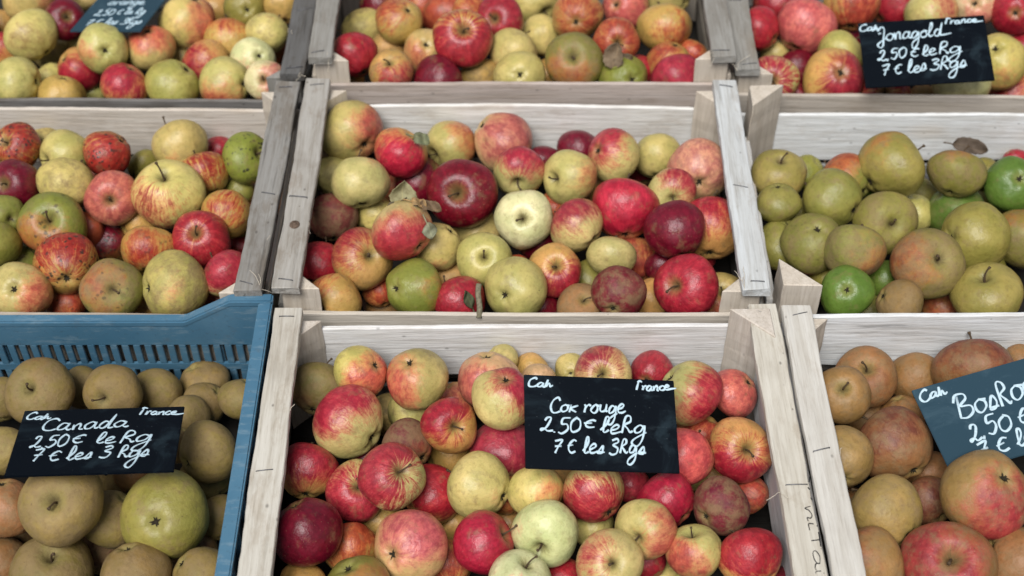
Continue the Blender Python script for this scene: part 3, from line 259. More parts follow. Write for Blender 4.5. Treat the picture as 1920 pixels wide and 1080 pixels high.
('MR',(0.4154,0.1257,-0.1128),(0.487,0.146,0.859,-0.067),0.026,0,13,(0.293,0.251,0.054),(0.432,0.127,0.043),(0.62,0.69,0.37),(0,0.08,0.2),(0,0.97),'-',0,1,'dull green apple, half hidden, fourth row, second from left, middle right crate'),
('MR',(0.6097,0.247,-0.11),(0.013,0.82,-0.335,0.465),0.0399,0,12,(0.114,0.187,0.03),(0.093,0.157,0.028),(-0.78,-0.51,0.37),(0.25,0,0.3),(0,0.67),'-',0,1,'bright green apple, half hidden, second row, seventh from left, middle right crate'),
('MR',(0.363,0.2669,-0.0589),(0.581,0.03,0.015,-0.813),0.0387,0.83,9,(0.373,0.298,0.083),(0.379,0.122,0.042),(0.67,0.66,0.34),(0.08,0.08,0.2),(0,0.28),'s',0,0,'dull green apple with stem hollow showing, back row, first from left, middle right crate'),
('MR',(0.3553,0.2093,-0.0575),(0.048,-0.074,0.976,-0.199),0.0301,0,4,(0.298,0.263,0.064),(0.413,0.116,0.044),(-0.25,0.9,0.37),(0.1,0.08,0.2),(0,0.24),'-',0,0,'dull green apple, second row, first from left, middle right crate'),
('MR',(0.4602,0.2786,-0.0783),(0.304,-0.643,0.273,0.648),0.0375,0,7,(0.262,0.257,0.056),(0.502,0.124,0.044),(-0.89,-0.07,0.46),(0.35,0.08,0.2),(0,0.68),'-',0,0,'yellow green apple, back row, third from left, middle right crate'),
('MR',(0.4273,0.2156,-0.0575),(-0.419,0.736,-0.045,-0.53),0.0418,0,2,(0.298,0.277,0.065),(0.391,0.112,0.041),(0.91,-0.19,0.37),(0.08,0.08,0.2),(0,0.38),'-',0,0,'dull green apple, second row, third from left, middle right crate'),
('MR',(0.5993,0.2578,-0.0477),(0.734,-0.299,0.413,0.449),0.0395,0.8,10,(0.257,0.229,0.045),(0.462,0.113,0.042),(-0.74,0.18,0.65),(0.15,0.08,0.5),(0,0.57),'-',0,0,'dull green apple, back row, sixth from left, middle right crate'),
('MR',(0.6761,0.2456,-0.058),(-0.229,0.839,-0.479,-0.121),0.0386,0.82,7,(0.116,0.202,0.032),(0.09,0.151,0.028),(-0.08,-0.42,0.91),(0.05,0,0.08),(0,0.42),'c',0,0,'bright green apple at the right edge of the middle right crate'),
('MR',(0.5161,0.2717,-0.0477),(-0.168,0.57,0.177,0.785),0.0472,0,8,(0.356,0.295,0.073),(0.45,0.131,0.037),(0.95,-0.3,0.03),(0.18,0.08,0.2),(0,0.29),'-',0,0,'largest round green apple on top against the white back board'),
('MR',(0.4908,0.1722,-0.058),(0.581,0.324,-0.295,0.686),0.0424,0.86,1,(0.313,0.274,0.059),(0.415,0.129,0.04),(-0.14,-0.34,-0.93),(0.08,0.08,0.5),(0,0.37),'s',0,0,'dull green apple with stem hollow showing, second row, fourth from left, middle right crate'),
('MR',(0.6738,0.169,-0.0854),(0.606,-0.532,0.309,-0.505),0.0408,0,8,(0.25,0.222,0.048),(0.449,0.119,0.041),(-0.21,-0.95,0.21),(0.2,0.08,0.4),(0,0.97),'-',0,0,'yellow green apple, third row, seventh from left, middle right crate'),
('MR',(0.5992,0.1405,-0.0542),(0.42,0.322,0.748,0.401),0.0463,0,11,(0.333,0.281,0.066),(0.455,0.132,0.041),(0.67,-0.22,0.71),(0.05,0.08,0.2),(0,0.67),'c',0,0,'big lopsided green apple with dark hollow at left, middle right crate'),
('MR',(0.3625,0.1693,-0.0988),(0.153,0.935,0.296,-0.123),0.0387,0,8,(0.301,0.272,0.064),(0.458,0.134,0.043),(0.73,-0.58,0.37),(0.04,0.08,0.2),(0,0.25),'-',0,0,'dull green apple, third row, first from left, middle right crate'),
('MR',(0.3906,0.14,-0.0615),(-0.129,0.946,0.297,0.029),0.0406,0,4,(0.268,0.25,0.056),(0.437,0.118,0.039),(0.46,-0.27,0.84),(0.08,0.08,0.4),(0.1,0.97),'c',0,0,'dull green apple with calyx showing, third row, second from left, middle right crate'),
('MR',(0.4373,0.1047,-0.0447),(0.702,-0.497,-0.22,-0.461),0.0395,0.84,2,(0.276,0.275,0.055),(0.469,0.134,0.044),(0.79,0.48,-0.39),(0.3,0.08,0.7),(0,0.23),'-',0,0,'tan oval apple with small red right cheek, middle right crate'),
('MR',(0.5266,0.0873,-0.0492),(0.942,0.289,0.049,0.165),0.0465,0,12,(0.272,0.223,0.053),(0.426,0.133,0.042),(-0.97,0.12,0.19),(0.34,0.08,0.6),(0,0.55),'s',0,0,'large tan apple with orange red left cheek, middle right crate'),
('MR',(0.4188,0.044,-0.0535),(-0.107,0.601,0.725,0.318),0.0339,0.72,3,(0.127,0.218,0.033),(0.089,0.148,0.028),(0.1,0.03,0.99),(0,0,0.08),(0,0.15),'c',0,0,'bright green flat apple with black calyx at front, middle right crate'),
('MR',(0.4849,0.0301,-0.0596),(0.342,0.735,0.353,0.467),0.031,0,8,(0.286,0.176,0.054),(0.22,0.087,0.029),(0.31,-0.88,0.37),(0.1,0,0.6),(0,0.83),'-',0,0,'brown apple, fourth row, fifth from left, middle right crate'),
('MR',(0.594,0.0426,-0.058),(0.843,-0.143,-0.092,0.51),0.0455,0.78,13,(0.373,0.302,0.081),(0.441,0.123,0.044),(-0.28,0.11,0.95),(0.08,0.08,0.2),(0,0.43),'s',0,0,'dull green apple with stem hollow showing, fourth row, seventh from left, middle right crate'),
('BL',(-0.4701,-0.272,-0.1505),(0.682,-0.562,0.447,0.141),0.0306,0,0,(0.288,0.211,0.054),(0.208,0.078,0.028),(-0.18,-0.53,-0.22),(0.5,0,0.6),(0,0.86),'-',0,1,'russet brown apple, half hidden, front row, third from left, blue plastic crate'),
('BL',(-0.3639,-0.1825,-0.138),(0.231,-0.591,0.24,0.734),0.0316,0,11,(0.247,0.2,0.055),(0.194,0.087,0.027),(0.85,-0.38,0.37),(0.4,0,0.6),(0,0.91),'-',0,1,'russet brown apple, half hidden, third row, fifth from left, blue plastic crate'),
('BL',(-0.364,-0.2801,-0.138),(0.262,0.405,0.866,-0.135),0.0303,0,2,(0.284,0.203,0.058),(0.2,0.091,0.03),(-0.55,-0.11,-0.22),(0.5,0,0.6),(0,0.4),'-',0,1,'russet brown apple, half hidden, front row, fifth from left, blue plastic crate'),
('BL',(-0.3862,-0.0339,-0.14),(-0.079,0.685,-0.67,0.275),0.0335,0,4,(0.321,0.208,0.063),(0.208,0.091,0.03),(-0.79,0.49,0.37),(0.4,0,0.6),(0,0.83),'-',0,1,'russet brown apple, half hidden, back row, seventh from left, blue plastic crate'),
('BL',(-0.4797,-0.1782,-0.1439),(0.264,0.923,0.267,-0.079),0.0317,0,2,(0.269,0.189,0.044),(0.184,0.092,0.029),(0.25,-0.9,0.37),(0.4,0,0.6),(0,0.93),'-',0,1,'russet brown apple, half hidden, third row, third from left, blue plastic crate'),
('BL',(-0.5667,-0.2542,-0.138),(0.647,-0.396,-0.465,-0.457),0.0307,0,6,(0.271,0.183,0.055),(0.191,0.095,0.031),(0.55,0.06,-0.22),(0.5,0,0.6),(0,0.07),'-',0,1,'russet brown apple, half hidden, fourth row, first from left, blue plastic crate'),
('BL',(-0.6258,-0.0797,-0.115),(0.781,-0.582,0.09,0.21),0.0298,0,10,(0.271,0.198,0.057),(0.207,0.085,0.03),(0.11,0.92,0.37),(0.1,0,0.6),(0,0.08),'-',0,1,'brown apple, half hidden, back row, first from left, blue plastic crate'),
('BL',(-0.5275,-0.0604,-0.115),(-0.17,0.61,0.432,0.641),0.0278,0,0,(0.261,0.189,0.05),(0.21,0.093,0.031),(-0.44,-0.82,0.37),(0.1,0,0.6),(0,0.11),'-',0,1,'brown apple, half hidden, back row, third from left, blue plastic crate'),
('BL',(-0.4344,-0.0672,-0.115),(-0.126,0.38,0.548,0.734),0.0306,0,7,(0.27,0.199,0.05),(0.173,0.08,0.031),(-0.22,-0.9,0.37),(0.1,0,0.6),(0,0.72),'-',0,1,'brown apple, half hidden, back row, fifth from left, blue plastic crate'),
('BL',(-0.3772,-0.08,-0.1219),(0.327,0.835,-0.284,-0.339),0.0277,0,8,(0.264,0.179,0.052),(0.193,0.092,0.029),(-0.26,-0.89,0.37),(0.1,0,0.6),(0,0.57),'-',0,1,'brown apple, half hidden, back row, sixth from left, blue plastic crate'),
('BL',(-0.33,-0.0827,-0.1093),(-0.331,-0.502,0.793,-0.094),0.0282,0,13,(0.273,0.202,0.055),(0.189,0.074,0.029),(-0.88,0.31,0.37),(0.3,0,0.6),(0,0.9),'-',0,1,'russet brown apple, half hidden, back row, eighth from left, blue plastic crate'),
('BL',(-0.3897,-0.1189,-0.1039),(0.778,-0.381,-0.5,-0.001),0.0312,0,3,(0.279,0.199,0.062),(0.185,0.087,0.029),(-0.48,0.8,0.37),(0.1,0,0.6),(0,0.34),'-',0,1,'brown apple, half hidden, second row, fourth from left, blue plastic crate'),
('BL',(-0.3973,-0.1609,-0.0957),(0.349,0.864,-0.289,-0.219),0.0258,0,1,(0.301,0.189,0.062),(0.224,0.082,0.032),(-0.41,-0.83,0.37),(0.1,0,0.6),(0,0.59),'-',0,1,'brown apple, half hidden, second row, third from left, blue plastic crate'),
('BL',(-0.4412,-0.1951,-0.1118),(0.725,-0.566,-0.248,-0.304),0.023,0,13,(0.351,0.173,0.058),(0.234,0.068,0.033),(-0.82,0.44,0.37),(0.18,0.1,0.38),(0,0.42),'-',0,1,'rosy brown apple, half hidden, third row, fourth from left, blue plastic crate'),
('BL',(-0.3325,-0.2508,-0.115),(0.637,-0.301,-0.536,-0.464),0.0278,0,7,(0.264,0.192,0.053),(0.217,0.084,0.03),(-0.93,-0.06,0.37),(0.2,0,0.6),(0,0.68),'-',0,1,'russet brown apple, half hidden, fourth row, fourth from left, blue plastic crate'),
('BL',(-0.4503,-0.2703,-0.0915),(0.383,0.85,-0.302,-0.199),0.035,0,0,(0.272,0.201,0.051),(0.201,0.089,0.03),(-0.47,-0.8,0.37),(0.1,0,0.6),(0,0.63),'-',0,1,'brown apple, half hidden, fourth row, second from left, blue plastic crate'),
('BL',(-0.5575,-0.107,-0.068),(0.813,0.16,-0.228,0.511),0.0409,0,4,(0.246,0.18,0.048),(0.203,0.079,0.032),(0.86,0.09,0.51),(0.15,0,0.6),(0,0.89),'s',0,0,'large brown russet apple with stem hollow at back left, blue plastic crate'),
('BL',(-0.4731,-0.1054,-0.068),(0.833,0.41,-0.256,0.269),0.0347,0.84,6,(0.272,0.189,0.052),(0.215,0.084,0.03),(-0.53,0.09,-0.84),(0.1,0,0.6),(0,0.56),'s',0,0,'brown apple with star shaped calyx just above the front left sign'),
('BL',(-0.5798,-0.1917,-0.068),(0.619,-0.701,-0.06,-0.349),0.0305,0,4,(0.347,0.259,0.075),(0.195,0.087,0.028),(-0.87,0.32,0.37),(0.05,0,0.6),(0,0.96),'-',0,0,'brown apple, second row, first from left, blue plastic crate'),
('BL',(-0.4906,-0.1803,-0.068),(0.39,-0.495,0.31,0.712),0.0333,0,3,(0.247,0.193,0.048),(0.192,0.084,0.029),(0.93,-0.09,0.37),(0.1,0,0.6),(0,0.35),'-',0,0,'brown apple, second row, second from left, blue plastic crate'),
('BL',(-0.3458,-0.1932,-0.068),(0.332,0.21,0.73,0.559),0.0371,0,10,(0.303,0.22,0.06),(0.205,0.09,0.031),(0.74,-0.57,0.37),(0.06,0,0.6),(0,0.74),'-',0,0,'brown apple, second row, fifth from left, blue plastic crate'),
('BL',(-0.5605,-0.2707,-0.068),(0.008,-0.068,0.96,-0.271),0.0346,0,5,(0.381,0.169,0.067),(0.227,0.064,0.033),(0.24,0.9,0.37),(0.13,0.1,0.38),(0,0.11),'-',0,0,'rosy brown apple, third row, first from left, blue plastic crate'),
('BL',(-0.5711,-0.3096,-0.1225),(-0.27,-0.162,0.583,0.749),0.0323,0,5,(0.303,0.145,0.055),(0.258,0.07,0.03),(-0.09,-0.93,0.37),(0.18,0.1,0.38),(0,0.21),'-',0,0,'rosy brown apple, front row, first from left, blue plastic crate'),
('BL',(-0.5023,-0.3316,-0.1038),(0.75,-0.044,0.07,-0.656),0.045,0,2,(0.231,0.171,0.044),(0.178,0.082,0.03),(-0.5,-0.1,-0.86),(0.05,0,0.6),(0,0.16),'s',0,0,'brown apple with stem hollow showing, front row, second from left, blue plastic crate'),
('BL',(-0.4013,-0.3533,-0.0707),(0.225,0.396,0.871,-0.185),0.0382,0,10,(0.269,0.171,0.052),(0.195,0.081,0.03),(0.9,0.24,0.37),(0.1,0,0.6),(0,0.2),'-',0,0,'brown apple, front row, fourth from left, blue plastic crate'),
('BL',(-0.3313,-0.3572,-0.0692),(-0.016,0.889,-0.259,0.377),0.0338,0,13,(0.297,0.206,0.057),(0.208,0.101,0.033),(-0.92,-0.16,0.37),(0.1,0,0.6),(0,0.46),'-',0,0,'brown apple, front row, sixth from left, blue plastic crate'),
('BL',(-0.4853,-0.2877,-0.0342),(0.922,0.266,-0.068,0.272),0.0452,0,5,(0.329,0.231,0.069),(0.182,0.094,0.029),(-0.21,0.19,-0.96),(0.03,0,0.6),(0,0.94),'s',0,0,'big pale tan apple right below the front left sign'),
('BL',(-0.379,-0.2882,-0.0557),(-0.384,0.914,0.116,0.06),0.0488,0,1,(0.337,0.292,0.068),(0.032,0.027,0.01),(0.62,0.22,-0.75),(0.13,0.08,0.3),(0,0.59),'c',0,0,'biggest yellow green apple with a black scar, blue plastic crate'),
('CF',(-0.0769,-0.1464,-0.136),(0.668,-0.459,0.583,-0.059),0.0278,0,12,(0.646,0.374,0.109),(0.371,0.022,0.033),(0.2,0.91,0.37),(0.2,0.4,0.08),(0,0.3),'-',0,1,'red apple, half hidden, third row, third from left, front centre crate'),
('CF',(-0.0671,-0.2363,-0.1518),(0.661,-0.193,-0.687,-0.232),0.027,0,4,(0.688,0.392,0.121),(0.405,0.019,0.035),(-0.85,0.38,0.37),(0.2,0.4,0.08),(0,0.14),'-',0,1,'red apple, half hidden, fifth row, third from left, front centre crate'),
('CF',(-0.1565,-0.232,-0.1449),(0.082,0.655,0.679,-0.322),0.027,0,6,(0.639,0.389,0.114),(0.487,0.078,0.035),(0.92,0.15,0.37),(0.2,0.45,0.16),(0,0.51),'-',0,1,'orange apple, half hidden, fifth row, second from left, front centre crate'),
('CF',(-0.0074,-0.2381,-0.1491),(0.758,-0.628,-0.134,0.117),0.027,0,7,(0.666,0.349,0.119),(0.462,0.021,0.03),(0.14,0.92,0.37),(0.4,0.4,0.08),(0,0.07),'-',0,1,'red apple, half hidden, fifth row, fourth from left, front centre crate'),
('CF',(-0.0714,-0.0679,-0.136),(-0.025,-0.663,0.691,-0.287),0.0287,0,10,(0.642,0.491,0.173),(0.671,0.137,0.082),(0.53,-0.18,-0.22),(0.5,0.15,0.14),(0,0.73),'-',0,1,'yellow apple, half hidden, second row, fifth from left, front centre crate'),
('CF',(0.2361,-0.178,-0.1442),(0.771,-0.628,-0.088,0.056),0.0276,0,2,(0.611,0.336,0.105),(0.475,0.085,0.034),(0.19,0.91,0.37),(0.2,0.45,0.16),(0,0),'-',0,1,'orange apple, half hidden, fourth row, thirteenth from left, front centre crate'),
('CF',(0.0528,-0.1931,-0.136),(0.633,-0.175,-0.711,-0.25),0.0273,0,4,(0.685,0.378,0.108),(0.418,0.071,0.034),(-0.85,0.38,0.37),(0.4,0.45,0.16),(0,0.26),'-',0,1,'orange apple, half hidden, fourth row, eighth from left, front centre crate'),
('CF',(-0.1522,-0.0761,-0.1479),(-0.436,0.24,0.545,0.675),0.0295,0,3,(0.692,0.482,0.167),(0.639,0.13,0.078),(-0.78,-0.5,0.37),(0.2,0.15,0.4),(0,0.98),'-',0,1,'yellow apple, half hidden, second row, second from left, front centre crate'),
('CF',(-0.1247,-0.0995,-0.1131),(-0.217,0.438,0.466,0.738),0.0281,0,5,(0.646,0.545,0.186),(0.743,0.143,0.084),(-0.57,-0.73,0.37),(0.1,0.15,0.3),(0,0.55),'-',0,1,'plain yellow apple, half hidden, second row, third from left, front centre crate'),
('CF',(0.0243,-0.0473,-0.0979),(-0.025,0.354,0.515,0.78),0.0228,0,9,(0.654,0.38,0.118),(0.516,0.083,0.032),(-0.25,-0.9,0.37),(0.4,0.45,0.16),(0,0.42),'-',0,1,'orange apple, half hidden, back row, sixth from left, front centre crate'),
('CF',(0.0721,-0.0456,-0.097),(0.349,-0.607,0.632,0.331),0.0201,0,9,(0.609,0.478,0.17),(0.738,0.145,0.081),(0.3,-0.01,0.95),(0.05,0.15,0.14),(0,0.5),'c',0,1,'plain yellow apple, half hidden, back row, eighth from left, front centre crate'),
('CF',(0.0321,-0.077,-0.0795),(-0.272,0.255,0.53,0.762),0.021,0,12,(0.688,0.427,0.229),(0.599,0.156,0.113),(-0.63,-0.69,0.37),(0.4,0.2,0.08),(0,0.59),'-',0,1,'salmon pink apple, half hidden, back row, seventh from left, front centre crate'),
('CF',(-0.013,-0.0464,-0.0788),(0.348,-0.171,0.902,-0.193),0.0212,0,13,(0.624,0.501,0.188),(0.591,0.131,0.074),(0.15,0.92,0.37),(0.1,0.15,0.14),(0,0.78),'-',0,1,'plain yellow apple, half hidden, back row, fifth from left, front centre crate'),
('CF',(0.1716,-0.051,-0.0987),(-0.37,0.791,0.3,0.384),0.0278,0,9,(0.705,0.389,0.134),(0.41,0.023,0.037),(0.63,-0.17,-0.76),(0.71,0.4,0.08),(0,0.87),'c',0,1,'red apple, half hidden, back row, tenth from left, front centre crate'),
('CF',(0.2248,-0.1359,-0.113),(-0.288,-0.254,0.917,-0.11),0.0291,0,10,(0.596,0.361,0.101),(0.494,0.074,0.041),(0.48,-0.29,-0.22),(0.5,0.45,0.16),(0,0.76),'-',0,1,'orange apple, half hidden, third row, sixth from left, front centre crate'),
('CF',(0.2736,-0.2214,-0.113),(0.326,-0.149,0.887,-0.293),0.0241,0,3,(0.662,0.403,0.113),(0.472,0.067,0.04),(-0.01,-0.56,-0.22),(0.6,0.45,0.3),(0,0.66),'-',0,1,'orange red apple, half hidden, fourth row, fourteenth from left, front centre crate'),
('CF',(0.1374,-0.2056,-0.113),(0.201,0.936,0.175,-0.229),0.0242,0,7,(0.709,0.582,0.235),(0.459,0.034,0.053),(-0.37,0.42,-0.22),(0.65,0.3,0.08),(0,0.14),'-',0,1,'pink red apple, half hidden, fourth row, tenth from left, front centre crate'),
('CF',(0.091,-0.2594,-0.1184),(0.073,0.872,-0.174,0.451),0.0257,0,11,(0.577,0.486,0.164),(0.621,0.131,0.075),(-0.78,-0.51,0.37),(0.2,0.15,0.14),(0,0.75),'-',0,1,'yellow apple, half hidden, fifth row, sixth from left, front centre crate'),
('CF',(0.2054,-0.1925,-0.1134),(0.754,-0.599,-0.122,-0.24),0.023,0,7,(0.632,0.488,0.179),(0.671,0.129,0.071),(-0.4,0.84,0.37),(0.2,0.15,0.14),(0,0),'-',0,1,'yellow apple, half hidden, fourth row, twelfth from left, front centre crate'),
('CF',(-0.0917,-0.2259,-0.1044),(-0.066,0.558,0.442,0.699),0.0352,0,6,(0.708,0.405,0.12),(0.46,0.022,0.034),(0.75,0.65,-0.08),(0.58,0.4,0.08),(0,0.76),'-',0,1,'red apple, half hidden, fourth row, fourth from left, front centre crate'),
('CF',(-0.1806,-0.2948,-0.113),(0.758,-0.581,-0.245,-0.167),0.0317,0,12,(0.61,0.379,0.109),(0.531,0.095,0.036),(0.64,-0.77,0.09),(0.44,0.45,0.16),(0,0.05),'-',0,1,'orange red apple, half hidden, sixth row, first from left, front centre crate'),
('CF',(-0.0709,-0.3135,-0.113),(0.44,-0.449,0.453,0.632),0.0283,0,2,(0.613,0.36,0.099),(0.439,0.082,0.041),(-0.54,0.13,-0.22),(0.5,0.45,0.16),(0,0.75),'-',0,1,'orange apple, half hidden, sixth row, third from left, front centre crate'),
('CF',(-0.229,-0.3413,-0.113),(0.671,-0.493,0.547,0.082),0.0267,0,2,(0.646,0.36,0.107),(0.525,0.069,0.037),(0.41,0.83,0.37),(0.4,0.45,0.16),(0,0.43),'-',0,1,'orange apple, half hidden, front row, first from left, front centre crate'),
('CF',(0.1702,-0.3141,-0.1508),(0.377,-0.368,0.533,0.662),0.0281,0,2,(0.666,0.53,0.185),(0.569,0.139,0.08),(0.76,-0.53,0.37),(0.15,0.15,0.14),(0,0.07),'-',0,1,'plain yellow apple, half hidden, front row, fifth from left, front centre crate'),
('CF',(0.0546,-0.3306,-0.113),(0.439,0.442,0.782,0.032),0.023,0,8,(0.661,0.39,0.12),(0.46,0.024,0.034),(-0.56,0.02,-0.22),(0.8,0.4,0.08),(0,0.69),'-',0,1,'red apple, half hidden, front row, fourth from left, front centre crate'),
('CF',(0.1493,-0.3133,-0.108),(0.203,-0.513,0.463,0.694),0.0231,0,12,(0.607,0.379,0.105),(0.416,0.022,0.034),(-0.37,0.42,-0.22),(0.8,0.4,0.08),(0,0.1),'-',0,1,'red apple, half hidden, sixth row, sixth from left, front centre crate'),
('CF',(-0.1698,-0.1689,-0.1141),(0.597,-0.666,0.34,-0.292),0.0205,0,8,(0.438,0.089,0.042),(0.144,0.005,0.016),(0.31,-0.46,-0.22),(0.7,0.15,0.08),(0,0.13),'-',0,1,'dark red apple, half hidden, third row, first from left, front centre crate'),
('CF',(-0.0031,-0.2277,-0.1061),(-0.279,-0.097,0.644,0.705),0.0226,0,6,(0.542,0.356,0.095),(0.447,0.083,0.031),(0.29,0.48,-0.22),(0.5,0.45,0.16),(0,0.64),'-',0,1,'orange apple, half hidden, fourth row, sixth from left, front centre crate'),
('CF',(0.2865,-0.3393,-0.113),(0.434,0.026,0.874,-0.218),0.0229,0,8,(0.45,0.086,0.043),(0.181,0.005,0.016),(-0.28,-0.48,-0.22),(0.6,0.15,0.08),(0,0.66),'-',0,1,'dark red apple, half hidden, front row, sixth from left, front centre crate'),
('CF',(-0.2333,-0.0842,-0.0859),(0.245,-0.067,0.605,0.755),0.0356,0,8,(0.205,0.163,0.041),(0.22,0.092,0.031),(0.19,0.29,-0.94),(0.25,0,0.6),(0,0.08),'-',0,0,'brownish green apple in the back left corner of the front centre crate'),
('CF',(-0.1808,-0.0846,-0.0554),(-0.269,-0.51,0.757,0.308),0.033,0,8,(0.684,0.569,0.173),(0.67,0.132,0.078),(0.34,-0.7,-0.62),(0.5,0.15,0.14),(0,0.47),'c',0,0,'yellow apple with calyx showing, back row, second from left, front centre crate'),
('CF',(-0.1126,-0.0932,-0.056),(-0.102,0.776,-0.618,0.079),0.038,0,4,(0.545,0.429,0.157),(0.653,0.128,0.082),(0.38,0.78,-0.49),(0.35,0.15,0.14),(0,0.18),'c',0,0,'yellow apple with dark calyx against back board, left of front centre sign'),
('CF',(0.1086,-0.0783,-0.066),(-0.114,-0.075,-0.334,0.933),0.0341,0,4,(0.712,0.541,0.215),(0.39,0.035,0.053),(0.05,-0.85,0.52),(0.35,0.3,0.08),(0,0.54),'s',0,0,'pink and cream apple with stem hollow showing, back row, ninth from left, front centre crate'),
('CF',(0.2647,-0.0979,-0.0802),(-0.306,0.379,0.846,-0.214),0.0305,0,4,(0.69,0.468,0.218),(0.689,0.144,0.111),(-0.08,-0.55,-0.22),(0.85,0.3,0.08),(0,0.44),'-',0,0,'salmon red apple in the back right corner of the front centre crate'),
('CF',(-0.0273,-0.0893,-0.0637),(0.131,0.392,0.893,-0.179),0.0371,0,10,(0.719,0.433,0.23),(0.614,0.151,0.107),(-0.06,-0.99,-0.1),(0.35,0.2,0.08),(0,0.67),'c',0,0,'salmon pink apple with calyx showing, back row, fourth from left, front centre crate'),
('CF',(0.2101,-0.1157,-0.0583),(0.463,0.081,0.868,-0.159),0.0389,0,6,(0.549,0.483,0.19),(0.516,0.034,0.053),(-0.66,-0.41,0.62),(0.43,0.3,0.08),(0,0.87),'c',0,0,'yellow apple with red right cheek touching the right edge of front centre sign'),
('CF',(-0.122,-0.1738,-0.0837),(0.627,-0.239,-0.69,-0.272),0.032,0,4,(0.468,0.087,0.043),(0.159,0.004,0.019),(0.84,0.27,0.46),(0.55,0.15,0.7),(0,0.66),'c',0,0,'dark red apple with calyx showing, third row, second from left, front centre crate'),
('CF',(-0.0106,-0.1654,-0.1),(0.277,0.937,-0.215,0),0.0394,0,10,(0.664,0.537,0.225),(0.428,0.036,0.06),(-0.21,0.45,-0.87),(0.68,0.3,0.08),(0,0.82),'-',0,0,'pink red apple, third row, fourth from left, front centre crate'),
('CF',(-0.0104,-0.1414,-0.0353),(0.071,0.834,-0.547,-0.016),0.0372,0,2,(0.683,0.555,0.218),(0.486,0.031,0.057),(0.04,-0.69,-0.72),(0.45,0.3,0.08),(0,0.59),'c',0,0,'peach apple with red right cheek at left edge of front centre sign'),
('CF',(-0.1902,-0.1529,-0.0654),(-0.479,-0.177,0.652,0.561),0.0444,0,3,(0.653,0.548,0.221),(0.488,0.032,0.053),(0.27,0.81,0.52),(0.43,0.3,0.08),(0,0.72),'-',0,0,'large cream apple with pink top near left rail, front centre crate'),
('CF',(-0.2337,-0.2055,-0.087),(0.594,-0.487,-0.38,-0.515),0.0352,0,0,(0.697,0.396,0.129),(0.4,0.021,0.037),(0.89,0.09,0.44),(0.54,0.4,0.08),(0,0.39),'-',0,0,'crimson apple with yellow base against left rail, front centre crate'),
('CF',(-0.0719,-0.1644,-0.0566),(0.734,0.368,-0.071,0.566),0.0331,0,3,(0.655,0.341,0.105),(0.405,0.019,0.035),(0.4,0.8,0.46),(0.48,0.4,0.08),(0,0.16),'s',0,0,'red and cream apple with stem, left of the front centre sign'),
('CF',(0.2604,-0.1909,-0.066),(0.498,0.253,-0.227,0.798),0.0375,0,5,(0.69,0.347,0.117),(0.42,0.02,0.035),(-0.6,0.63,0.49),(0.46,0.4,0.08),(0,0.39),'s',0,0,'red orange apple with stem hollow beside right board, front centre crate'),
('CF',(0.1921,-0.2041,-0.0634),(0.766,-0.548,0.317,-0.113),0.0362,0,10,(0.724,0.48,0.225),(0.705,0.101,0.093),(-0.3,-0.64,-0.71),(0.7,0.2,0.08),(0,0.11),'-',0,0,'salmon pink apple, third row, fifth from left, front centre crate'),
('CF',(-0.1779,-0.2307,-0.0934),(0.611,0.207,-0.089,0.759),0.035,0,7,(0.726,0.576,0.231),(0.504,0.036,0.054),(-0.78,0.44,0.45),(0.65,0.5,0.08),(0,0.15),'s',0,0,'pink red apple with stem hollow showing, fourth row, second from left, front centre crate'),
('CF',(0.0268,-0.25,-0.066),(0.211,-0.259,0.566,0.754),0.0317,0,12,(0.731,0.589,0.198),(0.743,0.13,0.07),(-0.92,0.11,-0.37),(0.2,0.15,0.14),(0,0.5),'-',0,0,'yellow apple, fourth row, seventh from left, front centre crate'),
('CF',(0.0902,-0.252,-0.0632),(-0.198,-0.2,0.64,0.715),0.0361,0,11,(0.693,0.539,0.213),(0.496,0.034,0.048),(0.56,-0.06,-0.83),(0.53,0.6,0.08),(0,0.94),'-',0,0,'round apple with pink striped base right under the front centre sign'),
('CF',(0.1714,-0.2565,-0.0731),(-0.485,0.669,-0.05,-0.561),0.0344,0,3,(0.442,0.091,0.043),(0.43,0.014,0.04),(-0.58,-0.07,-0.15),(0.98,0.15,0.08),(0,0.68),'c',0,0,'dark red apple with calyx showing, fourth row, eleventh from left, front centre crate'),
('CF',(0.2311,-0.27,-0.066),(0.565,-0.714,0.319,-0.263),0.0334,0,3,(0.426,0.09,0.042),(0.172,0.005,0.02),(0.61,-0.51,-0.6),(0.7,0.15,0.6),(0,0.19),'c',0,0,'rough russeted maroon apple near right board, front centre crate'),
('CF',(-0.1332,-0.2464,-0.0427),(-0.396,0.116,-0.258,0.874),0.0376,0,9,(0.639,0.572,0.236),(0.454,0.036,0.05),(0.37,-0.74,0.57),(0.59,0.7,0.08),(0,0.16),'s',0,0,'pink and cream striped apple on top, left half of front centre crate'),
('CF',(-0.037,-0.2413,-0.066),(0.613,-0.617,-0.386,0.309),0.0376,0,12,(0.681,0.55,0.205),(0.574,0.123,0.083),(-0.39,-0.19,-0.9),(0.1,0.15,0.15),(0,0.16),'-',0,0,'plain yellow apple, fourth row, fifth from left, front centre crate'),
('CF',(-0.2232,-0.3028,-0.066),(0.316,0.919,0.175,0.161),0.0392,0,6,(0.48,0.092,0.045),(0.159,0.004,0.017),(0.17,0.85,-0.49),(0.9,0.15,0.08),(0,0.16),'c',0,0,'shiny dark crimson apple at the left rail, front of front centre crate'),
('CF',(0.1443,-0.3064,-0.0553),(0.776,0.314,-0.418,0.354),0.0338,0,8,(0.615,0.498,0.184),(0.587,0.125,0.077),(0.47,-0.79,0.4),(0.32,0.15,0.14),(0,0.88),'s',0,0,'yellow apple with stem hollow showing, fifth row, seventh from left, front centre crate'),
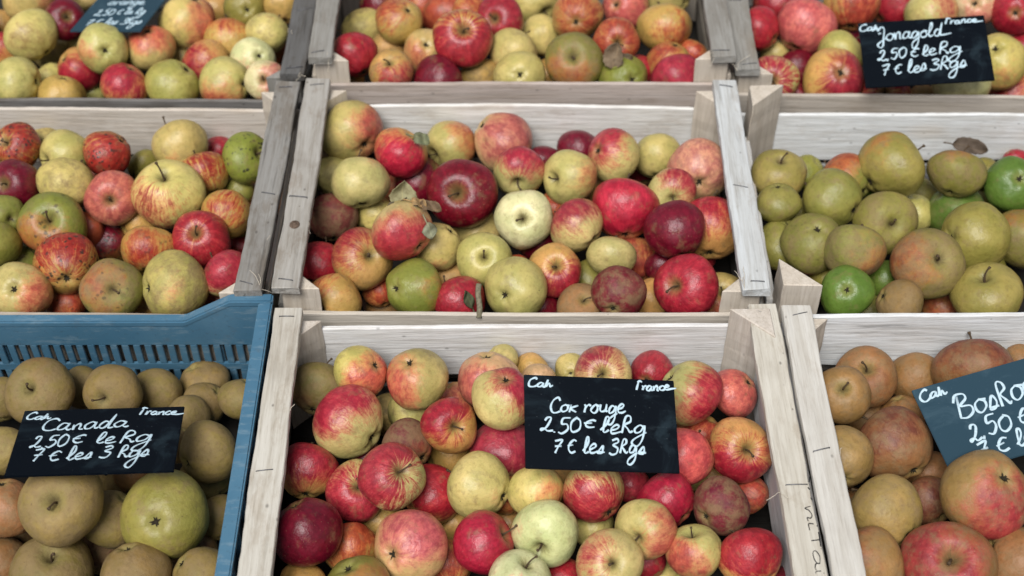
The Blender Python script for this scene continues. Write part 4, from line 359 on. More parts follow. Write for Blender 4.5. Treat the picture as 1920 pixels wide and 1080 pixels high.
('CF',(0.2566,-0.3353,-0.066),(-0.333,0.062,0.676,0.654),0.0355,0,10,(0.726,0.442,0.138),(0.443,0.023,0.034),(0.45,0.88,0.16),(0.54,0.4,0.08),(0,0.97),'-',0,0,'red apple, sixth row, eighth from left, front centre crate'),
('CF',(-0.1106,-0.3218,-0.066),(0.393,-0.313,0.827,0.252),0.0418,0,13,(0.845,0.537,0.238),(0.627,0.123,0.122),(-0.87,0.06,-0.48),(0.41,0.2,0.08),(0,0.92),'c',0,0,'largest salmon pink apple at bottom of the front centre crate'),
('CF',(-0.0318,-0.3171,-0.066),(-0.353,0.472,-0.155,0.793),0.0357,0,12,(0.502,0.091,0.046),(0.442,0.014,0.04),(0.55,-0.05,0.24),(0.92,0.15,0.08),(0,0.62),'s',0,0,'plain crimson apple left of the pale cream apple, front centre crate'),
('CF',(0.1966,-0.3272,-0.066),(0.985,-0.143,-0.095,-0.02),0.0313,0,8,(0.605,0.518,0.186),(0.615,0.126,0.077),(-0.55,-0.82,0.18),(0.35,0.15,0.14),(0,0.89),'s',0,0,'yellow apple with stem hollow showing, sixth row, seventh from left, front centre crate'),
('CF',(0.0366,-0.3048,-0.066),(-0.027,-0.174,-0.575,0.799),0.0381,0,3,(0.691,0.709,0.339),(0.809,0.242,0.192),(0.73,-0.62,0.3),(0.1,0.2,0.08),(0,0.15),'s',0,0,'pale cream apple with stem pointing down, front centre crate'),
('CF',(-0.1632,-0.3746,-0.066),(0.137,-0.047,0.98,-0.138),0.0373,0,7,(0.245,0.232,0.044),(0.414,0.127,0.047),(-0.68,-0.74,0.04),(0.35,0.08,0.2),(0,0.36),'c',0,0,'yellow green apple with calyx showing, front row, second from left, front centre crate'),
('CF',(0.1034,-0.3504,-0.0526),(-0.446,-0.096,-0.275,0.846),0.0358,0,9,(0.654,0.514,0.205),(0.507,0.032,0.056),(0.24,-0.82,0.52),(0.25,0.3,0.08),(0,0.23),'s',0,0,'cream apple with stem hollow facing out, bottom edge of front centre crate'),
('CF',(0.0085,-0.3636,-0.066),(0.716,-0.172,0.045,-0.675),0.0343,0,8,(0.702,0.688,0.384),(0.757,0.203,0.177),(0.96,-0,-0.28),(0.35,0.2,0.08),(0,0.41),'s',0,0,'pale cream apple with stem hollow showing, front row, third from left, front centre crate'),
('BR',(0.3915,-0.2346,-0.128),(-0.387,-0.019,0.921,-0.023),0.0308,0,2,(0.341,0.155,0.055),(0.233,0.068,0.035),(-0.74,0.56,0.37),(0.08,0.1,0.38),(0,0.84),'-',0,1,'rosy brown apple, half hidden, fourth row, first from left, front right crate'),
('BR',(0.433,-0.0872,-0.137),(0.729,-0.127,0.64,0.206),0.0328,0,3,(0.351,0.171,0.061),(0.259,0.052,0.029),(0.86,0.36,0.37),(0.08,0.1,0.38),(0,0.42),'-',0,1,'rosy brown apple, half hidden, second row, second from left, front right crate'),
('BR',(0.4911,-0.1804,-0.128),(0.795,-0.601,0.078,-0.005),0.0315,0,6,(0.372,0.168,0.062),(0.222,0.066,0.029),(0.31,0.88,0.37),(0.28,0.1,0.38),(0,0.98),'-',0,1,'rosy brown apple, half hidden, third row, third from left, front right crate'),
('BR',(0.6158,-0.0489,-0.0749),(0.493,0.613,0.537,0.305),0.0197,0,4,(0.343,0.164,0.059),(0.234,0.063,0.032),(0.78,-0.51,0.37),(0.28,0.1,0.38),(0,0.11),'-',0,1,'rosy brown apple, half hidden, back row, fourth from left, front right crate'),
('BR',(0.4923,-0.0615,-0.0952),(0.354,-0.315,0.516,0.714),0.0333,0,12,(0.331,0.165,0.057),(0.234,0.069,0.035),(0.56,-0.74,0.37),(0.18,0.1,0.38),(0,0.89),'-',0,1,'rosy brown apple, half hidden, back row, second from left, front right crate'),
('BR',(0.4738,-0.2358,-0.105),(0.687,-0.567,-0.443,-0.101),0.0304,0,6,(0.336,0.159,0.059),(0.221,0.065,0.035),(0.13,-0.54,-0.22),(0.48,0.1,0.38),(0,0.69),'-',0,1,'reddish brown apple, half hidden, fourth row, third from left, front right crate'),
('BR',(0.4678,-0.1124,-0.105),(0.269,0.659,0.691,-0.123),0.0279,0,4,(0.378,0.181,0.067),(0.255,0.067,0.031),(0.91,0.18,0.37),(0.28,0.1,0.38),(0,0.12),'-',0,1,'rosy brown apple, half hidden, second row, third from left, front right crate'),
('BR',(0.4245,-0.078,-0.0743),(0.765,0.146,0.039,-0.626),0.0384,0,1,(0.38,0.168,0.06),(0.21,0.064,0.032),(0.62,0.29,0.73),(0.18,0.1,0.5),(0,0.81),'s',0,0,'brown russet apple with stem hollow against the back board, front right crate'),
('BR',(0.5499,-0.0849,-0.058),(0.495,-0.299,0.497,0.646),0.0488,0.86,8,(0.338,0.161,0.056),(0.246,0.064,0.03),(-0.6,0.43,0.68),(0.43,0.1,0.38),(0,0.78),'-',0,0,'large apple with pinkish top behind the front right sign'),
('BR',(0.3831,-0.1276,-0.0465),(-0.335,-0.119,-0.154,0.922),0.0349,0,7,(0.361,0.2,0.068),(0.219,0.071,0.032),(-0.28,-0.15,-0.95),(-0.04,0.1,0.38),(0,0.32),'s',0,0,'tan apple with cracked stem hollow against left rail, front right crate'),
('BR',(0.4384,-0.1852,-0.0695),(-0.499,0.191,0.67,0.514),0.0466,0,4,(0.348,0.16,0.063),(0.223,0.068,0.032),(0.79,0.27,0.55),(0.4,0.1,0.38),(0,0.31),'-',0,0,'large brown yellow apple just left of the front right sign'),
('BR',(0.3689,-0.215,-0.0518),(0.647,-0.752,0.111,0.056),0.0376,0,8,(0.392,0.24,0.081),(0.219,0.061,0.032),(0.34,0.62,0.71),(-0.06,0.1,0.38),(0,0.24),'c',0,0,'tan apple with calyx showing, third row, first from left, front right crate'),
('BR',(0.5417,-0.338,-0.0722),(0.56,0.212,0.796,-0.094),0.0399,0,1,(0.361,0.161,0.062),(0.198,0.063,0.031),(0.77,0.53,0.37),(0.28,0.1,0.38),(0,0.03),'-',0,0,'rosy brown apple, front row, third from left, front right crate'),
('BR',(0.4099,-0.2839,-0.058),(-0.45,0.695,-0.209,-0.521),0.0419,0,5,(0.4,0.265,0.085),(0.264,0.067,0.027),(0.92,-0.14,0.37),(-0.07,0.1,0.38),(0,0.61),'-',0,0,'yellow tan apple in the middle of the front right crate'),
('BR',(0.3788,-0.349,-0.058),(0.07,-0.422,0.587,0.687),0.0401,0,0,(0.404,0.221,0.077),(0.274,0.059,0.031),(-0.28,0.94,0.17),(0.23,0.1,0.38),(0,0.88),'-',0,0,'rosy brown apple, front row, first from left, front right crate'),
('BR',(0.4606,-0.3564,-0.0503),(0.664,0.163,0.056,-0.727),0.0493,0,3,(0.321,0.151,0.049),(0.399,0.042,0.043),(0.22,-0.55,0.8),(0.48,0.1,0.38),(0,0.86),'s',0,0,'biggest rosy brown apple with stem hollow, front right crate'),
('BR',(0.5134,-0.2773,-0.0332),(-0.076,0.984,0.111,-0.115),0.049,0,8,(0.373,0.223,0.073),(0.437,0.043,0.044),(0.02,0.86,-0.5),(0.38,0.1,0.38),(0,0.17),'c',0,0,'large yellow apple with pink patch overlapping the front right sign')
]
SIGN_POSE = {'CF':((0.0972,-0.2175,0.0157),(0.9906,0.052,-0.1262),(-0.0113,0.9527,0.3037),0.1686,0.1079),
'BL':((-0.4442,-0.2462,0.0238),(0.9955,0.0783,-0.0541),(-0.0888,0.9686,-0.2323),0.1726,0.1105),
'TR':((0.583,0.4466,0.0133),(0.9919,-0.0491,0.117),(0.0141,0.959,0.283),0.1755,0.1123),
'BR':((0.5524,-0.182,-0.0066),(0.9623,0.2076,0.1755),(-0.2288,0.9671,0.1107),0.1750,0.1130),
'TL':((-0.5861,0.5935,-0.0234),(0.9784,-0.1662,0.1228),(0.1817,0.975,-0.1281),0.1130,0.1250)}
CRATE_POSE = {'CM': (0.0117, 0.2, 0, -0.3), 'CF': (0.0185, -0.222, -0.008, 0.7), 'TC': (0.0132, 0.625, 0.02, 0.3), 'ML': (-0.5976, 0.2, 0, -0.8), 'TL': (-0.59, 0.616, 0, -0.5), 'TR': (0.618, 0.616, 0, -1.2), 'MR': (0.619, 0.19, 0, -0.4), 'BR': (0.622, -0.226, 0, 0.5), 'BL': (-0.587, -0.2, -0.01, 0.2)}
LEAVES = [(169,(-0.1406,0.1371,0.0005),(0.101,0.645,0.758),(0.395,-0.725,0.564),0.0366,0.036,0.25,(0.305,0.287,0.162)),
(169,(-0.1416,0.1269,0.0211),(-0.797,-0.546,-0.257),(0.072,-0.508,0.858),0.0213,0.012,0.2,(0.102,0.08,0.048)),
(169,(-0.1061,0.0998,0.0121),(0.393,-0.786,-0.477),(0.077,-0.489,0.869),0.0208,0.022,-0.4,(0.262,0.279,0.195)),
(169,(-0.1147,0.1225,0.0198),(0.959,-0.277,-0.065),(-0.025,-0.309,0.951),0.028,0.02,0.8,(0.188,0.127,0.076)),
(169,(-0.1253,0.125,0.0248),(0.921,-0.378,-0.089),(0.004,-0.219,0.976),0.0205,0.016,0.6,(0.392,0.262,0.127)),
(151,(-0.133,0.2987,-0.0177),(0.911,-0.389,-0.138),(-0.016,-0.367,0.93),0.0241,0.022,0.3,(0.188,0.209,0.122)),
(63,(0.1461,0.4638,-0.0323),(0.199,0.635,0.746),(-0.407,-0.639,0.652),0.0372,0.038,0.7,(0.216,0.162,0.107)),
(63,(0.1443,0.4673,-0.0235),(0.936,0.149,0.319),(-0.181,-0.574,0.799),0.0308,0.024,-0.5,(0.175,0.133,0.089)),
(174,(-0.0486,0.0117,-0.0488),(-0.38,0.547,0.746),(0.183,-0.746,0.64),0.0239,0.014,-0.3,(0.061,0.072,0.032)),
(-1,(0.6141,0.3336,-0.0613),(0.963,-0.243,-0.115),(-0.019,-0.488,0.873),0.048,0.03,0.6,(0.117,0.089,0.068)),
(-1,(-0.1826,0.1098,-0.1216),(-0.235,-0.783,-0.576),(-0.21,-0.538,0.816),0.0341,0.02,0.5,(0.156,0.089,0.072))]
TWIG = ((-0.0407,0.0004,-0.054),(-0.0408,0.0337,-0.0281))
HEAP = [((-0.8358,0.5117,-0.0576),(0.04,0.31,-0.005,0.95),0.0336,0,(0.643,0.289,0.12)),
((-0.837,0.6216,-0.0613),(0.253,-0.386,-0.5,-0.733),0.036,5,(0.553,0.173,0.073)),
((-0.2331,0.7383,-0.0314),(-0.831,-0.204,-0.462,-0.235),0.0328,12,(0.539,0.168,0.071)),
((-0.0527,0.7389,-0.0382),(-0.644,-0.724,0.128,-0.21),0.032,13,(0.494,0.154,0.065)),
((0.075,0.734,-0.0376),(-0.085,-0.555,-0.686,0.464),0.037,10,(0.623,0.498,0.175)),
((0.8618,0.4969,-0.0699),(-0.726,0.24,-0.295,-0.572),0.0372,9,(0.545,0.17,0.072)),
((0.8332,0.5595,-0.0618),(0.137,0.806,0.035,-0.575),0.0363,10,(0.633,0.257,0.149)),
((0.8666,0.6109,-0.0481),(0.561,0.265,-0.583,0.525),0.0347,12,(0.565,0.254,0.105)),
((0.867,0.722,-0.0594),(0.192,0.067,-0.522,-0.828),0.0342,3,(0.61,0.248,0.143)),
((-0.8468,0.1002,-0.061),(-0.101,0.787,0.609,0.008),0.0336,7,(0.653,0.521,0.183)),
((-0.7228,0.0888,-0.056),(0.161,0.874,-0.354,-0.29),0.0329,11,(0.632,0.284,0.117)),
((-0.7544,0.1538,-0.06),(0.301,0.854,0.421,0.055),0.0363,5,(0.644,0.289,0.12)),
((-0.8119,0.2606,-0.0665),(-0.232,-0.009,-0.716,0.658),0.0337,7,(0.227,0.213,0.044)),
((-0.8124,0.0582,-0.1142),(0.15,0.099,-0.45,0.875),0.0333,13,(0.636,0.378,0.1)),
((-0.7291,0.113,-0.1158),(-0.148,0.467,-0.228,-0.841),0.0335,0,(0.485,0.156,0.049)),
((-0.8136,0.1692,-0.1293),(0.931,-0.347,-0.056,-0.095),0.0346,7,(0.553,0.442,0.155)),
((-0.8394,0.2259,-0.116),(0.498,-0.23,-0.813,-0.196),0.035,10,(0.697,0.557,0.196)),
((-0.8426,0.335,-0.127),(-0.75,-0.491,-0.152,-0.416),0.0344,11,(0.491,0.158,0.049)),
((0.7488,0.0786,-0.0514),(0.391,0.322,0.831,-0.231),0.0318,0,(0.334,0.16,0.042)),
((0.8697,0.0774,-0.0592),(0.896,0.343,0.2,0.199),0.0334,1,(0.096,0.163,0.029)),
((0.8368,0.134,-0.0415),(0.854,0.12,-0.1,-0.496),0.0345,1,(0.275,0.258,0.054)),
((0.7411,0.1932,-0.0667),(0.737,0.364,-0.088,-0.563),0.0321,4,(0.348,0.167,0.044)),
((0.8047,0.1934,-0.0619),(-0.057,0.86,-0.37,-0.347),0.0372,6,(0.338,0.162,0.042)),
((0.8083,0.2999,-0.053),(0.201,0.278,0.937,0.059),0.0347,2,(0.331,0.158,0.042)),
((0.7118,0.0442,-0.1157),(0.016,0.504,0.46,0.73),0.0361,6,(0.329,0.157,0.041)),
((0.8417,0.0345,-0.107),(-0.648,0.172,0.024,-0.742),0.0327,10,(0.245,0.23,0.048)),
((0.8086,0.0956,-0.1193),(-0.895,0.364,0.247,-0.067),0.037,5,(0.234,0.22,0.046)),
((0.7749,0.1576,-0.1184),(0.478,0.207,-0.854,0),0.0336,8,(0.36,0.172,0.045)),
((0.84,0.1587,-0.1164),(-0.678,-0.272,0.465,-0.5),0.0347,4,(0.255,0.239,0.05)),
((0.7729,0.2676,-0.1199),(-0.657,-0.053,0.329,-0.676),0.0353,11,(0.266,0.249,0.052)),
((0.8394,0.2608,-0.1234),(0.698,-0,-0.36,0.619),0.0324,5,(0.382,0.183,0.048)),
((0.8053,0.323,-0.1189),(-0.28,-0.352,0.038,-0.892),0.037,0,(0.281,0.264,0.055)),
((-0.8314,-0.3169,-0.0722),(0.527,-0.757,0.137,0.361),0.0335,5,(0.234,0.157,0.047)),
((-0.769,-0.3172,-0.0599),(0.377,0.16,0.271,-0.871),0.0372,3,(0.243,0.163,0.049)),
((-0.6544,-0.3138,-0.0716),(-0.83,0.424,0.021,0.363),0.0329,11,(0.264,0.177,0.053)),
((-0.8013,-0.2552,-0.0657),(0.445,0.573,0.65,0.225),0.0324,12,(0.326,0.156,0.041)),
((-0.7319,-0.2618,-0.0691),(-0.612,-0.495,0.191,-0.587),0.036,11,(0.248,0.133,0.043)),
((-0.6216,-0.2573,-0.064),(0.206,0.58,0.684,-0.391),0.0356,1,(0.287,0.192,0.058)),
((-0.7676,-0.2013,-0.0628),(-0.606,0.222,0.395,0.654),0.0345,6,(0.275,0.184,0.055)),
((-0.6566,-0.2024,-0.0605),(0.802,-0.104,-0.508,0.295),0.0341,13,(0.229,0.215,0.045)),
((-0.8075,-0.1457,-0.0665),(-0.69,0.204,-0.378,-0.582),0.036,1,(0.24,0.161,0.048)),
((-0.685,-0.1441,-0.0662),(0.519,0.119,0.81,-0.244),0.0358,0,(0.394,0.189,0.049)),
((-0.7736,-0.0884,-0.0592),(-0.187,-0.751,-0.632,0.04),0.0359,12,(0.201,0.108,0.035)),
((-0.7115,-0.0866,-0.067),(-0.17,0.233,-0.829,-0.479),0.0345,13,(0.199,0.107,0.034)),
((-0.7991,-0.3481,-0.1316),(0.588,-0.089,-0.588,-0.549),0.0356,12,(0.236,0.158,0.047)),
((-0.6868,-0.3443,-0.126),(-0.634,0.489,-0.291,-0.524),0.0355,7,(0.239,0.128,0.041)),
((-0.769,-0.2899,-0.1398),(0.492,-0.342,0.72,-0.35),0.032,1,(0.242,0.162,0.049)),
((-0.7443,-0.2343,-0.1256),(0.745,0.275,-0.106,-0.599),0.0365,13,(0.241,0.161,0.048)),
((-0.6769,-0.2306,-0.1225),(0.569,0.083,0.604,0.552),0.035,11,(0.257,0.172,0.052)),
((-0.8349,-0.1789,-0.1283),(0.111,-0.111,0.806,0.571),0.0354,1,(0.227,0.122,0.039)),
((-0.7385,-0.1279,-0.1281),(0.575,-0.727,-0.217,-0.306),0.0363,7,(0.23,0.123,0.04)),
((-0.6747,-0.1198,-0.1254),(-0.153,0.481,-0.706,-0.496),0.032,10,(0.319,0.153,0.04)),
((-0.828,-0.0744,-0.1196),(0.277,0.41,-0.863,0.1),0.0334,7,(0.297,0.199,0.06)),
((-0.0754,-0.3725,-0.1335),(0.673,-0.427,0.491,-0.352),0.0325,4,(0.468,0.146,0.062)),
((0.628,-0.3308,-0.0569),(0.147,-0.312,-0.745,-0.571),0.0325,9,(0.359,0.172,0.063)),
((0.7446,-0.3405,-0.0542),(0.29,0.436,0.73,-0.439),0.0326,9,(0.359,0.172,0.063)),
((0.8728,-0.3343,-0.0581),(-0.716,-0.248,0.075,0.648),0.034,1,(0.374,0.179,0.065)),
((0.7124,-0.2851,-0.0595),(0.823,-0.061,0.563,-0.027),0.0366,10,(0.285,0.191,0.057)),
((0.7761,-0.2816,-0.0516),(-0.209,-0.306,-0.817,0.442),0.0363,8,(0.229,0.123,0.039)),
((0.6791,-0.2242,-0.0515),(0.868,0.13,0.392,0.276),0.0325,12,(0.291,0.109,0.045)),
((0.7468,-0.2245,-0.0655),(-0.571,0.216,-0.757,0.234),0.0341,12,(0.32,0.153,0.056)),
((0.8113,-0.2281,-0.0562),(-0.136,-0.888,0.252,0.361),0.034,2,(0.307,0.147,0.053)),
((0.713,-0.1689,-0.0545),(0.296,0.532,0.58,0.542),0.032,8,(0.311,0.149,0.054)),
((0.8367,-0.1677,-0.0513),(-0.126,-0.814,0.358,-0.44),0.0326,11,(0.26,0.097,0.04)),
((0.6958,-0.1102,-0.0668),(-0.865,0.238,0.322,0.302),0.0365,10,(0.3,0.144,0.052)),
((0.8052,-0.1132,-0.0536),(-0.117,-0.634,0.669,0.37),0.0362,9,(0.307,0.115,0.047)),
((0.8684,-0.1113,-0.0586),(0.187,0.247,-0.654,0.69),0.0344,4,(0.302,0.113,0.047)),
((0.6594,-0.3763,-0.122),(0.1,0.011,0.993,-0.065),0.0348,8,(0.245,0.092,0.038)),
((0.7739,-0.3735,-0.1155),(0.335,0.207,-0.086,0.915),0.0323,12,(0.232,0.155,0.047)),
((0.6246,-0.3137,-0.1266),(0.412,-0.534,-0.498,-0.546),0.0363,13,(0.284,0.106,0.044)),
((0.6841,-0.3182,-0.109),(0.219,-0.818,0.395,-0.357),0.0323,13,(0.285,0.107,0.044)),
((0.8189,-0.3128,-0.1251),(0.135,-0.432,-0.621,-0.64),0.0343,12,(0.285,0.107,0.044)),
((0.659,-0.261,-0.1158),(-0.855,0.32,0.243,0.328),0.0326,2,(0.197,0.106,0.034)),
((0.7746,-0.262,-0.1223),(0.601,-0.646,-0.345,-0.319),0.035,2,(0.261,0.098,0.04)),
((0.8694,-0.2024,-0.1144),(0.882,0.313,-0.317,0.153),0.0351,10,(0.3,0.144,0.052)),
((0.773,-0.1459,-0.1232),(0.397,0.143,0.67,0.61),0.0358,8,(0.245,0.092,0.038)),
((0.842,-0.1462,-0.1136),(0.773,-0.391,0.332,0.373),0.0318,4,(0.35,0.167,0.061)),
((0.6823,-0.0963,-0.1299),(-0.007,-0.522,-0.823,0.225),0.034,6,(0.251,0.094,0.039)),
((0.8006,-0.0911,-0.1128),(-0.049,-0.613,0.495,0.613),0.0343,13,(0.238,0.128,0.041))]

# ------------------------------------------------------------------ helpers
rnd = random.Random(11)

def smooth(me, on=True):
    for p in me.polygons:
        p.use_smooth = on

def link(name, me, mat=None, parent=None, loc=None, rot=None):
    o = bpy.data.objects.new(name, me)
    COL.objects.link(o)
    if mat is not None and me is not None and not me.materials:
        me.materials.append(mat)
    if parent is not None:
        o.parent = parent
    if loc is not None:
        o.location = loc
    if rot is not None:
        o.rotation_euler = rot
    return o

def mesh_from(name, verts, faces, sm=False):
    me = bpy.data.meshes.new(name)
    me.from_pydata([tuple(v) for v in verts], [], faces)
    me.update()
    if sm:
        smooth(me)
    return me

def tag(o, label=None, cat=None, group=None, kind=None):
    if label: o['label'] = label
    if cat: o['category'] = cat
    if group: o['group'] = group
    if kind: o['kind'] = kind
    return o

def srgb(r, g, b):
    f = lambda c: c / 12.92 if c < 0.04045 else ((c + 0.055) / 1.055) ** 2.4
    return (f(r / 255), f(g / 255), f(b / 255))

def tube_geo(verts, faces, pts, rads, n=6, flat=None):
    """append a swept tube to verts/faces"""
    pts = [Vector(p) for p in pts]
    base = len(verts)
    prev = None
    m = len(pts)
    for i, p in enumerate(pts):
        t = (pts[min(i + 1, m - 1)] - pts[max(i - 1, 0)])
        if t.length < 1e-9: t = Vector((0, 0, 1))
        t.normalize()
        if prev is None:
            a = Vector((0, 0, 1)) if abs(t.z) < 0.9 else Vector((1, 0, 0))
        else:
            a = prev
        u = (a - t * a.dot(t))
        if u.length < 1e-6: u = t.orthogonal()
        u.normalize()
        prev = u
        v = t.cross(u)
        r = rads[i] if isinstance(rads, (list, tuple)) else rads
        for k in range(n):
            c, s = math.cos(2 * math.pi * k / n), math.sin(2 * math.pi * k / n)
            q = u * c * r + v * s * r
            if flat is not None: q.z *= flat
            verts.append(p + q)
    for i in range(m - 1):
        for k in range(n):
            a, b = base + i * n + k, base + i * n + (k + 1) % n
            faces.append((a, b, b + n, a + n))
    faces.append(tuple(base + k for k in reversed(range(n))))
    faces.append(tuple(base + (m - 1) * n + k for k in range(n)))

def catmull(pts, sub=5):
    if len(pts) < 3: 
        return [Vector(p) for p in pts]
    P = [Vector(p) for p in pts]
    P = [P[0] * 2 - P[1]] + P + [P[-1] * 2 - P[-2]]
    out = []
    for i in range(1, len(P) - 2):
        for k in range(sub):
            t = k / sub
            out.append(0.5 * ((2 * P[i]) + (P[i + 1] - P[i - 1]) * t + (2 * P[i - 1] - 5 * P[i] + 4 * P[i + 1] - P[i + 2]) * t * t
                              + (3 * P[i] - P[i - 1] - 3 * P[i + 1] + P[i + 2]) * t ** 3))
    out.append(P[-2])
    return out

# ------------------------------------------------------------------ material node helper
class NT:
    def __init__(self, name):
        self.m = bpy.data.materials.new(name)
        self.m.use_nodes = True
        self.n, self.l = self.m.node_tree.nodes, self.m.node_tree.links
        self.n.clear()
        self.out = self.n.new('ShaderNodeOutputMaterial')
        self.b = self.n.new('ShaderNodeBsdfPrincipled')
        self.l.new(self.b.outputs[0], self.out.inputs[0])
    def put(self, sock, v):
        if hasattr(v, 'is_linked') or hasattr(v, 'links'):
            self.l.new(v, sock)
        elif isinstance(v, (int, float)):
            sock.default_value = (v, v, v, 1) if sock.type == 'RGBA' else ((v, v, v) if sock.type == 'VECTOR' else v)
        else:
            sock.default_value = tuple(v) + (1,) if sock.type == 'RGBA' and len(v) == 3 else v
    def math(self, op, a, b=0.0, c=None, clamp=False):
        nd = self.n.new('ShaderNodeMath'); nd.operation = op; nd.use_clamp = clamp
        self.put(nd.inputs[0], a); self.put(nd.inputs[1], b)
        if c is not None: self.put(nd.inputs[2], c)
        return nd.outputs[0]
    def vmath(self, op, a, b=(0, 0, 0), out=0):
        nd = self.n.new('ShaderNodeVectorMath'); nd.operation = op
        self.put(nd.inputs[0], a); self.put(nd.inputs[1], b)
        return nd.outputs[out]
    def scale(self, a, s):
        nd = self.n.new('ShaderNodeVectorMath'); nd.operation = 'SCALE'
        self.put(nd.inputs[0], a); self.put(nd.inputs['Scale'], s)
        return nd.outputs[0]
    def noise(self, vec, scale=1.0, detail=3.0, rough=0.5, dist=0.0, col=False):
        nd = self.n.new('ShaderNodeTexNoise')
        self.put(nd.inputs['Vector'], vec)
        nd.inputs['Scale'].default_value = scale; nd.inputs['Detail'].default_value = detail
        nd.inputs['Roughness'].default_value = rough; nd.inputs['Distortion'].default_value = dist
        return nd.outputs[1 if col else 0]
    def voro(self, vec, scale):
        nd = self.n.new('ShaderNodeTexVoronoi')
        self.put(nd.inputs['Vector'], vec); nd.inputs['Scale'].default_value = scale
        return nd.outputs['Distance'], nd.outputs['Color']
    def ss(self, v, lo, hi):
        nd = self.n.new('ShaderNodeMapRange'); nd.interpolation_type = 'SMOOTHSTEP'
        self.put(nd.inputs['Value'], v); self.put(nd.inputs['From Min'], lo); self.put(nd.inputs['From Max'], hi)
        return nd.outputs[0]
    def mix(self, f, a, b, mode='MIX'):
        nd = self.n.new('ShaderNodeMix'); nd.data_type = 'RGBA'; nd.blend_type = mode
        self.put(nd.inputs[0], f); self.put(nd.inputs[6], a); self.put(nd.inputs[7], b)
        return nd.outputs[2]
    def attr(self, name):
        nd = self.n.new('ShaderNodeAttribute'); nd.attribute_type = 'OBJECT'; nd.attribute_name = name
        return nd
    def objco(self):
        return self.n.new('ShaderNodeTexCoord').outputs['Object']
    def rand(self):
        return self.n.new('ShaderNodeObjectInfo').outputs['Random']
    def sep(self, v):
        nd = self.n.new('ShaderNodeSeparateXYZ'); self.put(nd.inputs[0], v); return nd.outputs
    def comb(self, x, y, z):
        nd = self.n.new('ShaderNodeCombineXYZ')
        for i, v in enumerate((x, y, z)): self.put(nd.inputs[i], v)
        return nd.outputs[0]
    def bump(self, h, strength, dist=0.01):
        nd = self.n.new('ShaderNodeBump'); nd.inputs['Strength'].default_value = strength
        nd.inputs['Distance'].default_value = dist; self.put(nd.inputs['Height'], h)
        self.l.new(nd.outputs[0], self.b.inputs['Normal'])

